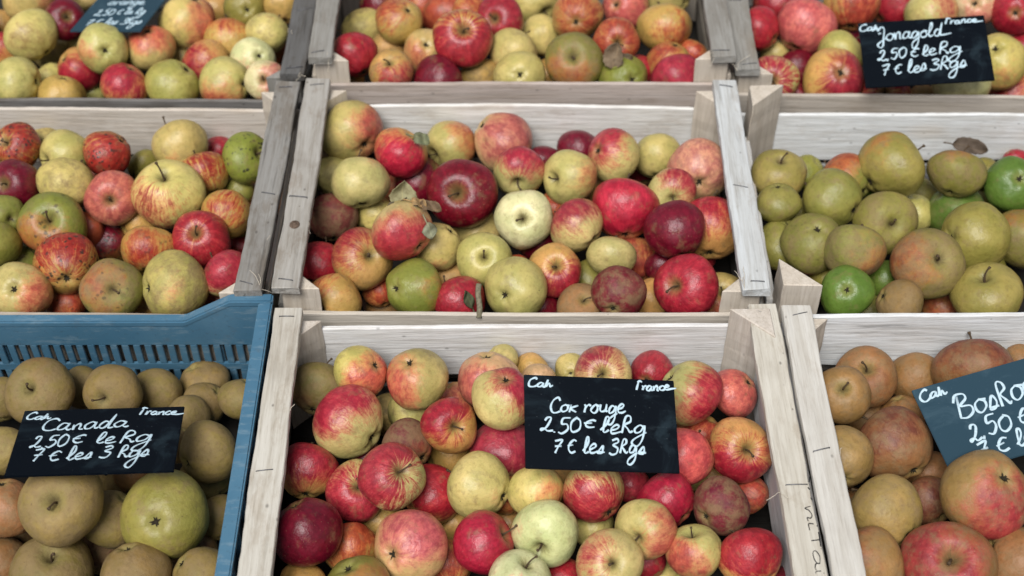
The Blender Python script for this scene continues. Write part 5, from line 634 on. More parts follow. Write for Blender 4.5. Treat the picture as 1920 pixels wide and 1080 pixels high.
def make_apple_mat():
    t = NT('apple_skin')
    P = t.objco()
    seed = t.scale(t.comb(1.0, 1.7, 0.6), t.math('MULTIPLY', t.rand(), 60.0))
    Ps = t.vmath('ADD', P, seed)
    N0 = t.vmath('NORMALIZE', P)
    base = t.attr('base').outputs['Color']; blush = t.attr('blush').outputs['Color']
    bdir = t.attr('bdir').outputs['Vector']
    p1 = t.sep(t.attr('p1').outputs['Vector']); amt, st, ru = p1[0], p1[1], p1[2]
    p2 = t.sep(t.attr('p2').outputs['Vector']); sc = p2[0]
    x, y, z = t.sep(P)[0:3]
    rho = t.math('SQRT', t.math('ADD', t.math('MULTIPLY', x, x), t.math('MULTIPLY', y, y)))
    ir = t.math('DIVIDE', 1.0, t.math('MAXIMUM', rho, 0.05))
    # meridian coordinates for streaks
    mer = t.comb(t.math('MULTIPLY', x, ir), t.math('MULTIPLY', y, ir), t.math('MULTIPLY', z, 0.16))
    wob = t.scale(t.noise(Ps, 2.5, 2, .5, col=True), 0.22)
    mer = t.vmath('ADD', t.vmath('ADD', mer, seed), wob)
    s1 = t.noise(mer, 7.0, 3, .65)
    s2 = t.noise(mer, 24.0, 3, .65)
    str_ = t.math('ADD', t.math('MULTIPLY', s1, .6), t.math('MULTIPLY', s2, .4))
    n1 = t.noise(Ps, 1.4, 4, .55)
    n2 = t.noise(Ps, 4.5, 4, .6)
    nf = t.noise(Ps, 26.0, 3, .7)
    d = t.vmath('DOT_PRODUCT', N0, bdir, out=1)
    v = t.math('MULTIPLY', t.math('SUBTRACT', amt, .5), 1.5)
    v = t.math('ADD', v, t.math('MULTIPLY', d, .5))
    v = t.math('ADD', v, t.math('MULTIPLY', t.math('SUBTRACT', n1, .5), .75))
    v = t.math('ADD', v, t.math('MULTIPLY', t.math('SUBTRACT', n2, .5), .25))
    v = t.math('ADD', v, t.math('MULTIPLY', t.math('SUBTRACT', nf, .5), .22))
    v = t.math('ADD', v, t.math('MULTIPLY', t.math('SUBTRACT', str_, .5), t.math('MULTIPLY', st, 2.6)))
    ray = t.math('MULTIPLY', t.ss(rho, .75, .15), t.math('MULTIPLY', t.ss(z, .1, .4), t.ss(s1, .62, .42)))
    v = t.math('SUBTRACT', v, t.math('MULTIPLY', ray, t.math('MULTIPLY', st, .5)))
    mask = t.ss(v, -.22, .40)
    # ground colour with cloudy variation
    g = t.mix(t.ss(n1, .3, .7), t.mix(1.0, base, (.80, .84, .74), 'MULTIPLY'), t.mix(1.0, base, (1.1, 1.06, 1.06), 'MULTIPLY'))
    g = t.mix(t.math('MULTIPLY', t.ss(n2, .5, .75), .35), g, t.mix(1.0, base, (.74, .70, .55), 'MULTIPLY'))
    # warm transition colour where the blush starts
    warm = t.mix(.5, g, t.mix(1.0, blush, (1.14, 1.3, 1.12), 'MULTIPLY'))
    b2 = t.mix(t.ss(str_, .36, .64), t.mix(1.0, blush, (1.22, 1.5, 1.35), 'MULTIPLY'), t.mix(1.0, blush, (.74, .58, .66), 'MULTIPLY'))
    bl = t.mix(t.math('ADD', .25, t.math('MULTIPLY', st, .9), clamp=True), blush, b2)
    bl = t.mix(t.math('MULTIPLY', t.ss(n2, .36, .66), .8), bl, t.mix(1.0, bl, (.60, .46, .60), 'MULTIPLY'))
    bl = t.mix(t.math('MULTIPLY', t.ss(n1, .58, .38), .55), bl, t.mix(1.0, bl, (1.18, 1.6, 1.35), 'MULTIPLY'))
    c = t.mix(t.ss(mask, 0.0, .5), g, warm)
    c = t.mix(t.ss(mask, .3, 1.0), c, bl)
    # single darker stripes over the lighter skin
    stripe = t.math('MULTIPLY', t.ss(t.math('ADD', s2, t.math('MULTIPLY', t.math('SUBTRACT', n2, .5), .5)), .55, .66), t.ss(v, -.55, .05))
    c = t.mix(t.math('MULTIPLY', stripe, t.math('MULTIPLY', st, .75)), c, t.mix(1.0, blush, (.82, .7, .75), 'MULTIPLY'))
    # lenticels
    vd, vc = t.voro(Ps, 11.0)
    vr = t.sep(vc)
    dot = t.math('MULTIPLY', t.ss(vd, .13, .05), t.math('GREATER_THAN', vr[0], .45))
    c = t.mix(t.math('MULTIPLY', dot, t.math('ADD', .15, t.math('MULTIPLY', mask, .5))), c, (.62, .42, .24))
    # russet
    nr = t.noise(Ps, 2.4, 8, .72)
    rum = t.ss(t.math('ADD', nr, t.math('MULTIPLY', ru, .42)), .58, .80)
    nsp = t.noise(Ps, 55.0, 2, .8)
    rcol = t.mix(nsp, (.17, .105, .045), (.36, .25, .12))
    under_g = t.ss(t.noise(t.vmath('ADD', Ps, (4, 4, 8)), 1.5, 6, .7), .44, .60)
    rum = t.math('MULTIPLY', rum, t.math('SUBTRACT', 1.0, t.math('MULTIPLY', under_g, .7)))
    c = t.mix(t.math('MULTIPLY', rum, .66), c, rcol)
    # stem and calyx basins
    bas = t.ss(t.math('ADD', rho, t.math('MULTIPLY', t.math('SUBTRACT', s1, .5), .35)), .42, .05)
    c = t.mix(t.math('MULTIPLY', bas, .5), c, (.34, .31, .10))
    bas2 = t.math('MULTIPLY', t.ss(t.math('ADD', rho, t.math('MULTIPLY', t.math('SUBTRACT', s1, .5), .3)), .24, .03), t.ss(z, 0.0, .2))
    c = t.mix(t.math('MULTIPLY', bas2, .75), c, (.12, .085, .035))
    # scab clusters
    ds = t.vmath('ADD', Ps, t.scale(t.noise(Ps, 9.0, 2, .5, col=True), .12))
    sd, scl = t.voro(ds, 6.5)
    sr = t.sep(scl)
    clus = t.ss(t.noise(Ps, 1.9, 2, .5), .42, .52)
    scm = t.math('MULTIPLY', t.ss(sd, .50, .30), t.math('MULTIPLY', clus, t.math('GREATER_THAN', sr[0], t.math('SUBTRACT', .95, t.math('MULTIPLY', sc, .8)))))
    scm = t.math('MULTIPLY', scm, t.math('MINIMUM', t.math('MULTIPLY', sc, 3.0), 1.0))
    c = t.mix(t.math('MULTIPLY', scm, .88), c, t.mix(nsp, (.010, .010, .008), (.05, .045, .03)))
    # tiny dots all over the skin
    qd, qc = t.voro(Ps, 19.0)
    qr = t.sep(qc)
    qm = t.math('MULTIPLY', t.ss(qd, .17, .06), t.math('GREATER_THAN', qr[0], .6))
    c = t.mix(t.math('MULTIPLY', qm, t.math('MULTIPLY', t.math('SUBTRACT', 1.0, mask), .42)), c, (.16, .15, .05))
    # faint dusty mottling
    nm = t.noise(t.vmath('ADD', Ps, (2, 9, 4)), 6.5, 6, .7)
    c = t.mix(t.math('MULTIPLY', t.ss(nm, .50, .66), .50), c, t.mix(1.0, c, (.66, .62, .56), 'MULTIPLY'))
    c = t.mix(t.math('MULTIPLY', t.ss(nm, .46, .30), .20), c, t.mix(1.0, c, (1.25, 1.25, 1.2), 'MULTIPLY'))
    # odd specks and small wounds
    kd, kc = t.voro(ds, 3.6)
    kr = t.sep(kc)
    km = t.math('MULTIPLY', t.ss(kd, t.math('ADD', .03, t.math('MULTIPLY', kr[1], .07)), .02), t.math('GREATER_THAN', kr[0], .45))
    c = t.mix(t.math('MULTIPLY', km, .75), c, (.075, .045, .02))
    # dull bruised patches and dust
    br = t.ss(t.noise(t.vmath('ADD', Ps, (7, 3, 1)), 1.9, 5, .62), .56, .68)
    c = t.mix(t.math('MULTIPLY', br, .34), c, (.25, .17, .08))
    t.l.new(c, t.b.inputs['Base Color'])
    t.put(t.b.inputs['Roughness'], t.math('ADD', t.math('ADD', .25, t.math('MULTIPLY', ru, .42)), t.math('ADD', t.math('MULTIPLY', rum, .2), t.math('MULTIPLY', n2, .16))))
    t.b.inputs['Specular IOR Level'].default_value = .5
    t.put(t.b.inputs['Coat Weight'], t.math('MULTIPLY', t.math('SUBTRACT', .5, ru, clamp=True), .2))
    t.b.inputs['Coat Roughness'].default_value = .22
    h = t.math('ADD', t.math('MULTIPLY', n1, 1.0), t.math('ADD', t.math('MULTIPLY', nf, .10), t.math('ADD', t.math('MULTIPLY', scm, .25), t.math('MULTIPLY', n2, .30))))
    t.bump(h, .16, .04)
    return t.m

def make_wood_mat():
    t = NT('crate_wood')
    P = t.objco()
    tint = t.attr('tint').outputs['Color']
    p = t.sep(t.attr('wear').outputs['Vector'])
    dirt, streaky = p[0], p[1]
    seed = t.scale(t.comb(3.1, 1.3, 2.2), t.math('MULTIPLY', t.rand(), 40.0))
    Pg = t.vmath('ADD', t.vmath('MULTIPLY', P, (5.0, 95.0, 95.0)), seed)
    Pf = t.vmath('ADD', t.vmath('MULTIPLY', P, (16.0, 300.0, 300.0)), seed)
    Pb = t.vmath('ADD', t.vmath('MULTIPLY', P, (9.0, 16.0, 16.0)), seed)
    gw = t.noise(Pg, 1.0, 5, .6, .6)
    gf = t.noise(Pf, 1.0, 4, .75)
    bl = t.noise(Pb, 1.0, 5, .6)
    c = t.mix(t.ss(gw, .25, .75), t.mix(1.0, tint, (.88, .86, .83), 'MULTIPLY'), t.mix(1.0, tint, (1.07, 1.07, 1.07), 'MULTIPLY'))
    c = t.mix(t.math('MULTIPLY', t.ss(gf, .48, .75), .5), c, t.mix(1.0, tint, (.55, .50, .44), 'MULTIPLY'))
    c = t.mix(t.math('MULTIPLY', t.ss(bl, .50, .72), t.math('MULTIPLY', dirt, .8)), c, t.mix(1.0, tint, (.55, .50, .45), 'MULTIPLY'))
    gm = t.noise(t.vmath('ADD', t.vmath('MULTIPLY', P, (14.0, 210.0, 210.0)), t.vmath('ADD', seed, (1, 8, 3))), 1.0, 3, .6)
    c = t.mix(t.math('MULTIPLY', t.ss(gm, .45, .68), t.math('ADD', .10, t.math('MULTIPLY', dirt, .6))), c, t.mix(1.0, c, (.66, .62, .57), 'MULTIPLY'))
    st = t.ss(t.noise(t.vmath('ADD', t.vmath('MULTIPLY', P, (11.0, 26.0, 26.0)), t.vmath('ADD', seed, (9, 2, 6))), 1.0, 6, .7), .53, .64)
    c = t.mix(t.math('MULTIPLY', st, t.math('ADD', .03, t.math('MULTIPLY', dirt, .6))), c, t.mix(1.0, c, (.62, .53, .44), 'MULTIPLY'))
    # darker streaks along the grain
    Pd = t.vmath('ADD', t.vmath('MULTIPLY', P, (7.0, 130.0, 130.0)), t.vmath('ADD', seed, (5, 5, 5)))
    sk = t.ss(t.noise(Pd, 1.0, 4, .65), .56, .70)
    c = t.mix(t.math('MULTIPLY', sk, t.math('MULTIPLY', streaky, .75)), c, t.mix(1.0, tint, (.30, .29, .28), 'MULTIPLY'))
    # short cuts, scuffs and specks
    Pc = t.vmath('ADD', t.vmath('MULTIPLY', P, (60.0, 90.0, 90.0)), seed)
    vd, vc = t.voro(Pc, 1.0)
    vr = t.sep(vc)
    sp = t.math('MULTIPLY', t.ss(vd, t.math('ADD', .06, t.math('MULTIPLY', vr[1], .2)), .04), t.math('GREATER_THAN', vr[0], .78))
    c = t.mix(t.math('MULTIPLY', sp, t.math('ADD', .25, t.math('MULTIPLY', dirt, .6))), c, (.055, .045, .035))
    # knots
    Pk = t.vmath('ADD', t.vmath('MULTIPLY', P, (7.0, 14.0, 14.0)), t.vmath('ADD', seed, (2.3, 1.1, .7)))
    kd, kc = t.voro(Pk, 1.0)
    kr = t.sep(kc)
    kn = t.math('MULTIPLY', t.ss(kd, .16, .06), t.math('GREATER_THAN', kr[0], .86))
    ring = t.math('MULTIPLY', t.math('GREATER_THAN', kr[0], .86), t.math('MULTIPLY', t.ss(kd, .34, .12), .4))
    c = t.mix(ring, c, t.mix(1.0, tint, (.80, .66, .52), 'MULTIPLY'))
    c = t.mix(t.math('MULTIPLY', kn, .75), c, (.17, .10, .06))
    t.l.new(c, t.b.inputs['Base Color'])
    t.b.inputs['Roughness'].default_value = .82
    t.b.inputs['Specular IOR Level'].default_value = .22
    t.bump(t.math('ADD', gw, t.math('ADD', gm, t.math('MULTIPLY', gf, .5))), .32, .003)
    return t.m

def simple_mat(name, col, rough=.6, spec=.4, var=.2, nscale=60, metal=0.0, bump=.1):
    t = NT(name)
    P = t.objco()
    n = t.noise(P, nscale, 4, .6)
    c = t.mix(t.ss(n, .3, .7), tuple(v * (1 - var) for v in col), tuple(min(1, v * (1 + var)) for v in col))
    t.l.new(c, t.b.inputs['Base Color'])
    t.b.inputs['Roughness'].default_value = rough
    t.b.inputs['Specular IOR Level'].default_value = spec
    t.b.inputs['Metallic'].default_value = metal
    if bump: t.bump(n, bump, .001)
    return t.m

def make_plastic_mat():
    t = NT('blue_plastic')
    P = t.objco()
    n = t.noise(P, 9, 5, .6); n2 = t.noise(t.vmath('MULTIPLY', P, (30, 120, 120)), 1.0, 4, .7); n3 = t.noise(P, 160, 3, .7)
    c = t.mix(t.ss(n, .3, .7), (.055, .155, .245), (.085, .20, .295))
    c = t.mix(t.math('MULTIPLY', t.ss(n2, .52, .66), .6), c, (.17, .27, .34))
    c = t.mix(t.math('MULTIPLY', t.ss(n3, .56, .7), .4), c, (.05, .10, .14))
    c = t.mix(t.math('MULTIPLY', t.ss(t.noise(P, 22, 6, .7), .55, .7), .35), c, (.11, .12, .12))
    t.l.new(c, t.b.inputs['Base Color'])
    t.put(t.b.inputs['Roughness'], t.math('ADD', .34, t.math('MULTIPLY', n2, .3)))
    t.bump(n3, .15, .0008)
    return t.m

def make_slate_mat(name, col, haze):
    t = NT(name)
    P = t.objco()
    n = t.noise(P, 22, 6, .65, .8); n2 = t.noise(t.vmath('MULTIPLY', P, (25, 90, 20)), 1.0, 4, .6); n3 = t.noise(P, 300, 2, .7)
    c = t.mix(t.math('MULTIPLY', t.ss(n, .5, .72), haze), col, (.10, .17, .21))
    c = t.mix(t.math('MULTIPLY', t.ss(n2, .58, .75), haze * .5), c, (.16, .22, .25))
    c = t.mix(t.math('MULTIPLY', t.ss(n3, .70, .78), .35), c, (.28, .32, .34))
    t.l.new(c, t.b.inputs['Base Color'])
    t.put(t.b.inputs['Roughness'], t.math('ADD', .42, t.math('MULTIPLY', n, .25)))
    t.b.inputs['Specular IOR Level'].default_value = .10
    return t.m

def make_leaf_mat():
    t = NT('dry_leaf')
    P = t.objco()
    tint = t.attr('tint').outputs['Color']
    n = t.noise(P, 90, 5, .65)
    x, y, z = t.sep(P)[0:3]
    vein = t.math('ABSOLUTE', t.math('SINE', t.math('ADD', t.math('MULTIPLY', x, 900.0), t.math('MULTIPLY', t.math('ABSOLUTE', y), 700.0))))
    mid = t.ss(t.math('ABSOLUTE', y), .0012, .0003)
    c = t.mix(t.ss(n, .35, .7), t.mix(1.0, tint, (.66, .60, .52), 'MULTIPLY'), t.mix(1.0, tint, (1.12, 1.1, 1.05), 'MULTIPLY'))
    c = t.mix(t.math('MULTIPLY', t.ss(vein, .25, .0), .25), c, t.mix(1.0, tint, (1.3, 1.25, 1.1), 'MULTIPLY'))
    c = t.mix(t.math('MULTIPLY', mid, .5), c, t.mix(1.0, tint, (1.4, 1.3, 1.1), 'MULTIPLY'))
    t.l.new(c, t.b.inputs['Base Color'])
    t.b.inputs['Roughness'].default_value = .8
    t.bump(n, .4, .002)
    return t.m

M_APPLE = make_apple_mat()
M_WOOD = make_wood_mat()
M_PLASTIC = make_plastic_mat()
M_SLATE = make_slate_mat('black_slate', (.0018, .004, .0075), .12)
M_SLATE_BLUE = make_slate_mat('blue_slate', (.028, .062, .088), .35)  # paler, bluer base colour with stronger mottling
M_CHALK = simple_mat('chalk_pen', (.56, .72, .80), .8, .2, .12, 400)
M_INK = simple_mat('black_ink', (.02, .02, .022), .7, .2, .2, 200)
M_STEEL = simple_mat('staple_steel', (.16, .16, .17), .45, .5, .3, 300, metal=.7)
M_STEM = simple_mat('apple_stem', (.085, .055, .03), .8, .3, .5, 500)
M_CALYX = simple_mat('calyx', (.032, .026, .016), .9, .2, .6, 500)
M_LEAF = make_leaf_mat()
M_FIBRE = simple_mat('wood_fibre', (.62, .55, .44), .9, .2, .15, 300)
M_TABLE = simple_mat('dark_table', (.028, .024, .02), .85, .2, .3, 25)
M_GROUND = simple_mat('asphalt', (.05, .05, .05), .9, .3, .3, 30)

# ------------------------------------------------------------------ large structure: ground and stall table
def box_mesh(name, x0, x1, y0, y1, z0, z1):
    v = [(x, y, z) for z in (z0, z1) for y in (y0, y1) for x in (x0, x1)]
    f = [(0, 2, 3, 1), (4, 5, 7, 6), (0, 1, 5, 4), (1, 3, 7, 5), (3, 2, 6, 7), (2, 0, 4, 6)]
    return mesh_from(name, v, f)

g = link('ground', mesh_from('ground', [(-40, -40, -.95), (40, -40, -.95), (40, 40, -.95), (-40, 40, -.95)], [(0, 1, 2, 3)]), M_GROUND)
tag(g, kind='structure')
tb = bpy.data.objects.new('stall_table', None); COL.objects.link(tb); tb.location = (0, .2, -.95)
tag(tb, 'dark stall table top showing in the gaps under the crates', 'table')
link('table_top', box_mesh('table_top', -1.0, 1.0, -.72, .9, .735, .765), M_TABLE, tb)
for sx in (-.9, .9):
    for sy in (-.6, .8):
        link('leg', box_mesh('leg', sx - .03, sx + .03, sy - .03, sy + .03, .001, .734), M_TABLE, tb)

# ------------------------------------------------------------------ wooden crates
def board(name, L, W, T, parent, loc, rotz=0.0, tint=(.6, .58, .54), wear=(.4, .3), bow=0.0, edge=.0008, upright=False, axis='x', seed=None, sag=0.0):
    """a sawn board: length along local X, width along local Y (or Z when upright), slightly uneven"""
    rr = random.Random(seed if seed is not None else rnd.random())
    nseg = max(6, int(L / .012))
    c = .0012
    w, t = W / 2, T / 2
    prof = [(-w + c, -t), (w - c, -t), (w, -t + c), (w, t - c), (w - c, t), (-w + c, t), (-w, t - c), (-w, -t + c)]
    ph = [rr.uniform(0, 6.28) for _ in range(6)]
    verts, faces = [], []
    for i in range(nseg + 1):
        u = i / nseg
        x = -L / 2 + L * u
        wl_ = (math.sin(u * 7 + ph[0]) + .6 * math.sin(u * 17 + ph[1])) * edge * .7
        wr_ = (math.sin(u * 6 + ph[2]) + .6 * math.sin(u * 19 + ph[3])) * edge * .7
        zb = bow * (4 * u * (1 - u)) + edge * .5 * math.sin(u * 5 + ph[4])
        for (a, b) in prof:
            ja = (wr_ if a > 0 else wl_) + rr.uniform(-1, 1) * edge * .35
            if a > 0: ja += sag * 4 * u * (1 - u)
            jx = rr.uniform(-1, 1) * .0012 if i in (0, nseg) else 0
            A, B = a + ja, b + zb + rr.uniform(-1, 1) * edge * .12
            verts.append((x + jx, B, A) if upright else (x + jx, A, B))
    for i in range(nseg):
        for k in range(8):
            a, b = i * 8 + k, i * 8 + (k + 1) % 8
            faces.append((a, a + 8, b + 8, b) if not upright else (a, b, b + 8, a + 8))
    e = nseg * 8
    faces.append(tuple(range(8)) if not upright else tuple(reversed(range(8))))
    faces.append(tuple(e + k for k in (reversed(range(8)) if not upright else range(8))))
    me = mesh_from(name, verts, faces)
    bm = bmesh.new(); bm.from_mesh(me); bmesh.ops.recalc_face_normals(bm, faces=bm.faces); bm.to_mesh(me); bm.free()
    o = link(name, me, M_WOOD, parent, loc, (0, 0, rotz))
    o['tint'] = tuple(tint); o['wear'] = (wear[0], wear[1], 0.0)
    return o

def post(parent, sx, sy, z0, z1, tint, leg=.040):
    """triangular corner post: local X runs up the post so that the grain does too"""
    x0, y0 = sx * .2915, sy * .1915
    tri = [(x0, y0), (x0 - sx * (leg + .002), y0), (x0, y0 - sy * leg)]
    n = 10
    rr = random.Random(sx * 7 + sy * 3 + z1 * 100 + parent.location.x)
    verts, faces = [], []
    h = z1 - z0
    for i in range(n + 1):
        for (px, py) in tri:
            verts.append((h * i / n + (rr.uniform(-.0015, .0015) if i == n else 0), px + rr.uniform(-.0006, .0006), py + rr.uniform(-.0006, .0006)))
    for i in range(n):
        for k in range(3):
            a, b = i * 3 + k, i * 3 + (k + 1) % 3
            faces.append((a, b, b + 3, a + 3))
    faces += [(2, 1, 0), (n * 3, n * 3 + 1, n * 3 + 2)]
    me = mesh_from('corner_post', verts, faces)
    bm = bmesh.new(); bm.from_mesh(me); bmesh.ops.recalc_face_normals(bm, faces=bm.faces)
    bmesh.ops.bevel(bm, geom=[e for e in bm.edges if len(e.link_faces) == 2 and e.calc_face_angle(0) > .6], offset=.0012, segments=1, affect='EDGES')
    bm.to_mesh(me); bm.free()
    o = link('corner_post', me, M_WOOD, parent)
    # local X -> crate Z, local Y -> crate X, local Z -> crate Y
    o.matrix_local = Matrix(((0, 1, 0, 0), (0, 0, 1, 0), (1, 0, 0, z0), (0, 0, 0, 1)))
    o['tint'] = tuple(tint); o['wear'] = (.15, .1, 0.0)
    return o

def staple(rail, x, y, z, ang, w=.011):
    verts, faces = [], []
    c, s = math.cos(ang) * w, math.sin(ang) * w
    pts = [(x - c, y - s, z - .002), (x - c * .98, y - s * .98, z + .0007), (x, y, z + .0011), (x + c * .98, y + s * .98, z + .0007), (x + c, y + s, z - .002)]
    tube_geo(verts, faces, pts, .0006, 5)
    link('staple', mesh_from('staple', verts, faces, True), M_STEEL, rail)

def fibre(rail, x, y, z, n=1):
    for _ in range(n):
        a = rnd.uniform(0, 6.28); L = rnd.uniform(.008, .03)
        p = Vector((x + rnd.uniform(-.006, .006), y, z))
        pts = [p]
        dirv = Vector((math.cos(a), math.sin(a) * .5, rnd.uniform(-.2, .5)))
        for k in range(5):
            dirv = (dirv + Vector((rnd.uniform(-.4, .4), rnd.uniform(-.4, .4), rnd.uniform(-.35, .2)))).normalized()
            p = p + dirv * L / 5
            pts.append(p)
        verts, faces = [], []
        tube_geo(verts, faces, catmull(pts, 4), .00035, 4)
        link('splinter', mesh_from('splinter', verts, faces, True), M_FIBRE, rail)

WHITE, BEIGE, GREY = (.80, .79, .76), (.67, .595, .50), (.30, .29, .27)

def wooden_crate(key, label, left=GREY, right=GREY, front=BEIGE, back=WHITE, posts=BEIGE, ends=WHITE, wear_l=(.4, .4), wear_r=(.4, .4),
                 wear_b=(.3, .2), wear_f=(.3, .2), rail_z=0.0, post_top=None, drop_b=.048, drop_f=.050, bow_b=0.0, sag_b=0.0, hb=.085, seed=1, rail_w=.034, inner_right=None, flush=()):
    cx, cy, cz, yaw = CRATE_POSE[key]
    t = bpy.data.objects.new('wooden_crate', None); COL.objects.link(t)
    t.location = (cx, cy, cz); t.rotation_euler = (0, 0, R(yaw))
    tag(t, label, 'crate', 'wooden fruit crates set side by side')
    zb = -.183 - cz                                         # underside on the table
    link_base = board('base', .58, .37, .008, t, (0, 0, zb + .004), 0, (.020, .018, .016), (.6, .4), seed=seed + 50)  # near-black tint paints the deep shade between the apples into the bottom board
    pt = (rail_z - .0125) if post_top is None else post_top
    for sx in (-1, 1):
        for sy in (-1, 1):
            post(t, sx, sy, zb + .009, .0022 if (sx, sy) in flush else pt, posts, .046)
    rails = []
    for sx, tint, wr in ((-1, left, wear_l), (1, right, wear_r)):
        rl = .4 if post_top is None else .31
        rl_o = board('top_rail', rl, rail_w, .012, t, (sx * (.300 - rail_w / 2), 0, rail_z - .006), R(90), tint, wr, bow=rnd.uniform(-.001, .001), edge=.0011, seed=seed * 3 + sx)
        rails.append(rl_o)
        for xx in () if rail_w < .02 else (-rl / 2 + .012, -.035 + rnd.uniform(-.03, .03), rl / 2 - .014):
            staple(rl_o, xx, rnd.uniform(-.004, .004), .0065, R(90) + rnd.uniform(-.35, .35), rnd.uniform(.008, .012))
        fibre(rl_o, -rl / 2 + .004, .014 * rnd.choice((-1, 1)), .005, 3)
        fibre(rl_o, rnd.uniform(-.1, .1), .016 * rnd.choice((-1, 1)), .004, 2)
        if inner_right and sx > 0:
            board('end_board', .296, .085, .005, t, (inner_right, 0, rail_z - .0725), R(90), (.74, .73, .74), (.2, .15), upright=True, seed=seed * 5 + 9)
        eb = board('end_board', .375, .075, .006, t, (sx * .2955, 0, rail_z - .080), R(90), ends, (.2, .15), upright=True, seed=seed * 5 + sx)
        board('end_board', .375, .040, .006, t, (sx * .2955, 0, zb + .032), R(90), tuple(v * .35 for v in ends), (.4, .3), upright=True, seed=seed * 6 + sx)  # lower end board: shade inside the crate painted in as a darker tint
    for sy, tint, wr, dr, bw, sg in ((1, back, wear_b, drop_b, bow_b, sag_b), (-1, front, wear_f, drop_f, 0.0, 0.0)):
        board('side_board', .594, hb, .006, t, (0, sy * .1953, -dr - hb / 2), 0, tint, wr, bow=bw, edge=.0010, upright=True, seed=seed * 7 + sy, sag=sg)
        board('side_board', .594, .028, .006, t, (0, sy * .1953, zb + .024), 0, tuple(v * .35 for v in tint), (.5, .4), upright=True, seed=seed * 8 + sy)  # same wood as above, darkened low down to stand in for shade
    return t, rails

DARK = (.14, .138, .135)
MID = (.32, .31, .285)
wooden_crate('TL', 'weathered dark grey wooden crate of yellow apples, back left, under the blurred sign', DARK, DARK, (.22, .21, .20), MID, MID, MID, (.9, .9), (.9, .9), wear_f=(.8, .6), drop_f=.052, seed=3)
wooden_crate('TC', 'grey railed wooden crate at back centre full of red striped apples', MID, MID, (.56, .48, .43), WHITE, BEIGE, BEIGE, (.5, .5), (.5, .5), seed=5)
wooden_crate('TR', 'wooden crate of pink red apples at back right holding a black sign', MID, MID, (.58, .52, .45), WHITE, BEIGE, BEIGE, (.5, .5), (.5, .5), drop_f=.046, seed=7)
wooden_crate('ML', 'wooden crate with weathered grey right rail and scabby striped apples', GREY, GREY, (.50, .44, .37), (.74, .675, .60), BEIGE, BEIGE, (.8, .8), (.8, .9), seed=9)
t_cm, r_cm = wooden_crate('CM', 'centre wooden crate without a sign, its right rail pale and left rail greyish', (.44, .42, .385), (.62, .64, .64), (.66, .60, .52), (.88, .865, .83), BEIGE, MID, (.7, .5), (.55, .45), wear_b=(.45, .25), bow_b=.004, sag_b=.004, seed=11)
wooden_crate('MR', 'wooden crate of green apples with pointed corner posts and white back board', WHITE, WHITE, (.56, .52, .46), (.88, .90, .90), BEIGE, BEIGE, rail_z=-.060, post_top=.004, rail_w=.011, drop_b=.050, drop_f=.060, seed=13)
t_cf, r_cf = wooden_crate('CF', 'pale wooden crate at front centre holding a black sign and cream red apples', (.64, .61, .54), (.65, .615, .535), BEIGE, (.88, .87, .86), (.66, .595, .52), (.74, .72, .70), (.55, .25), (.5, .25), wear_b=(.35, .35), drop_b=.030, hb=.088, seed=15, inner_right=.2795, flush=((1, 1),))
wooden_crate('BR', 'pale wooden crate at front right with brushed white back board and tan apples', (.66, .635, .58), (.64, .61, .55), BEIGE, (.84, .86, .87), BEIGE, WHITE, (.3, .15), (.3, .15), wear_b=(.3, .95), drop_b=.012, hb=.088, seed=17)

# a round knot in the left rail of the centre crate
kv, kf = [], []
for ring, (rr_, zz_) in enumerate(((.0072, .0058), (.0068, .0066), (.0045, .0064), (.0040, .0068), (.0012, .0069))):
    for k in range(20):
        kv.append((-.092 + rr_ * math.cos(k * math.pi / 10), .001 + rr_ * .9 * math.sin(k * math.pi / 10), zz_))
for ring in range(4):
    for k in range(20):
        a, b = ring * 20 + k, ring * 20 + (k + 1) % 20
        kf.append((a, b, b + 20, a + 20))
kf.append(tuple(80 + k for k in range(20)))
link('knot', mesh_from('knot', kv, kf, True), simple_mat('wood_knot', (.13, .09, .065), .8, .2, .45, 500), r_cm[0])

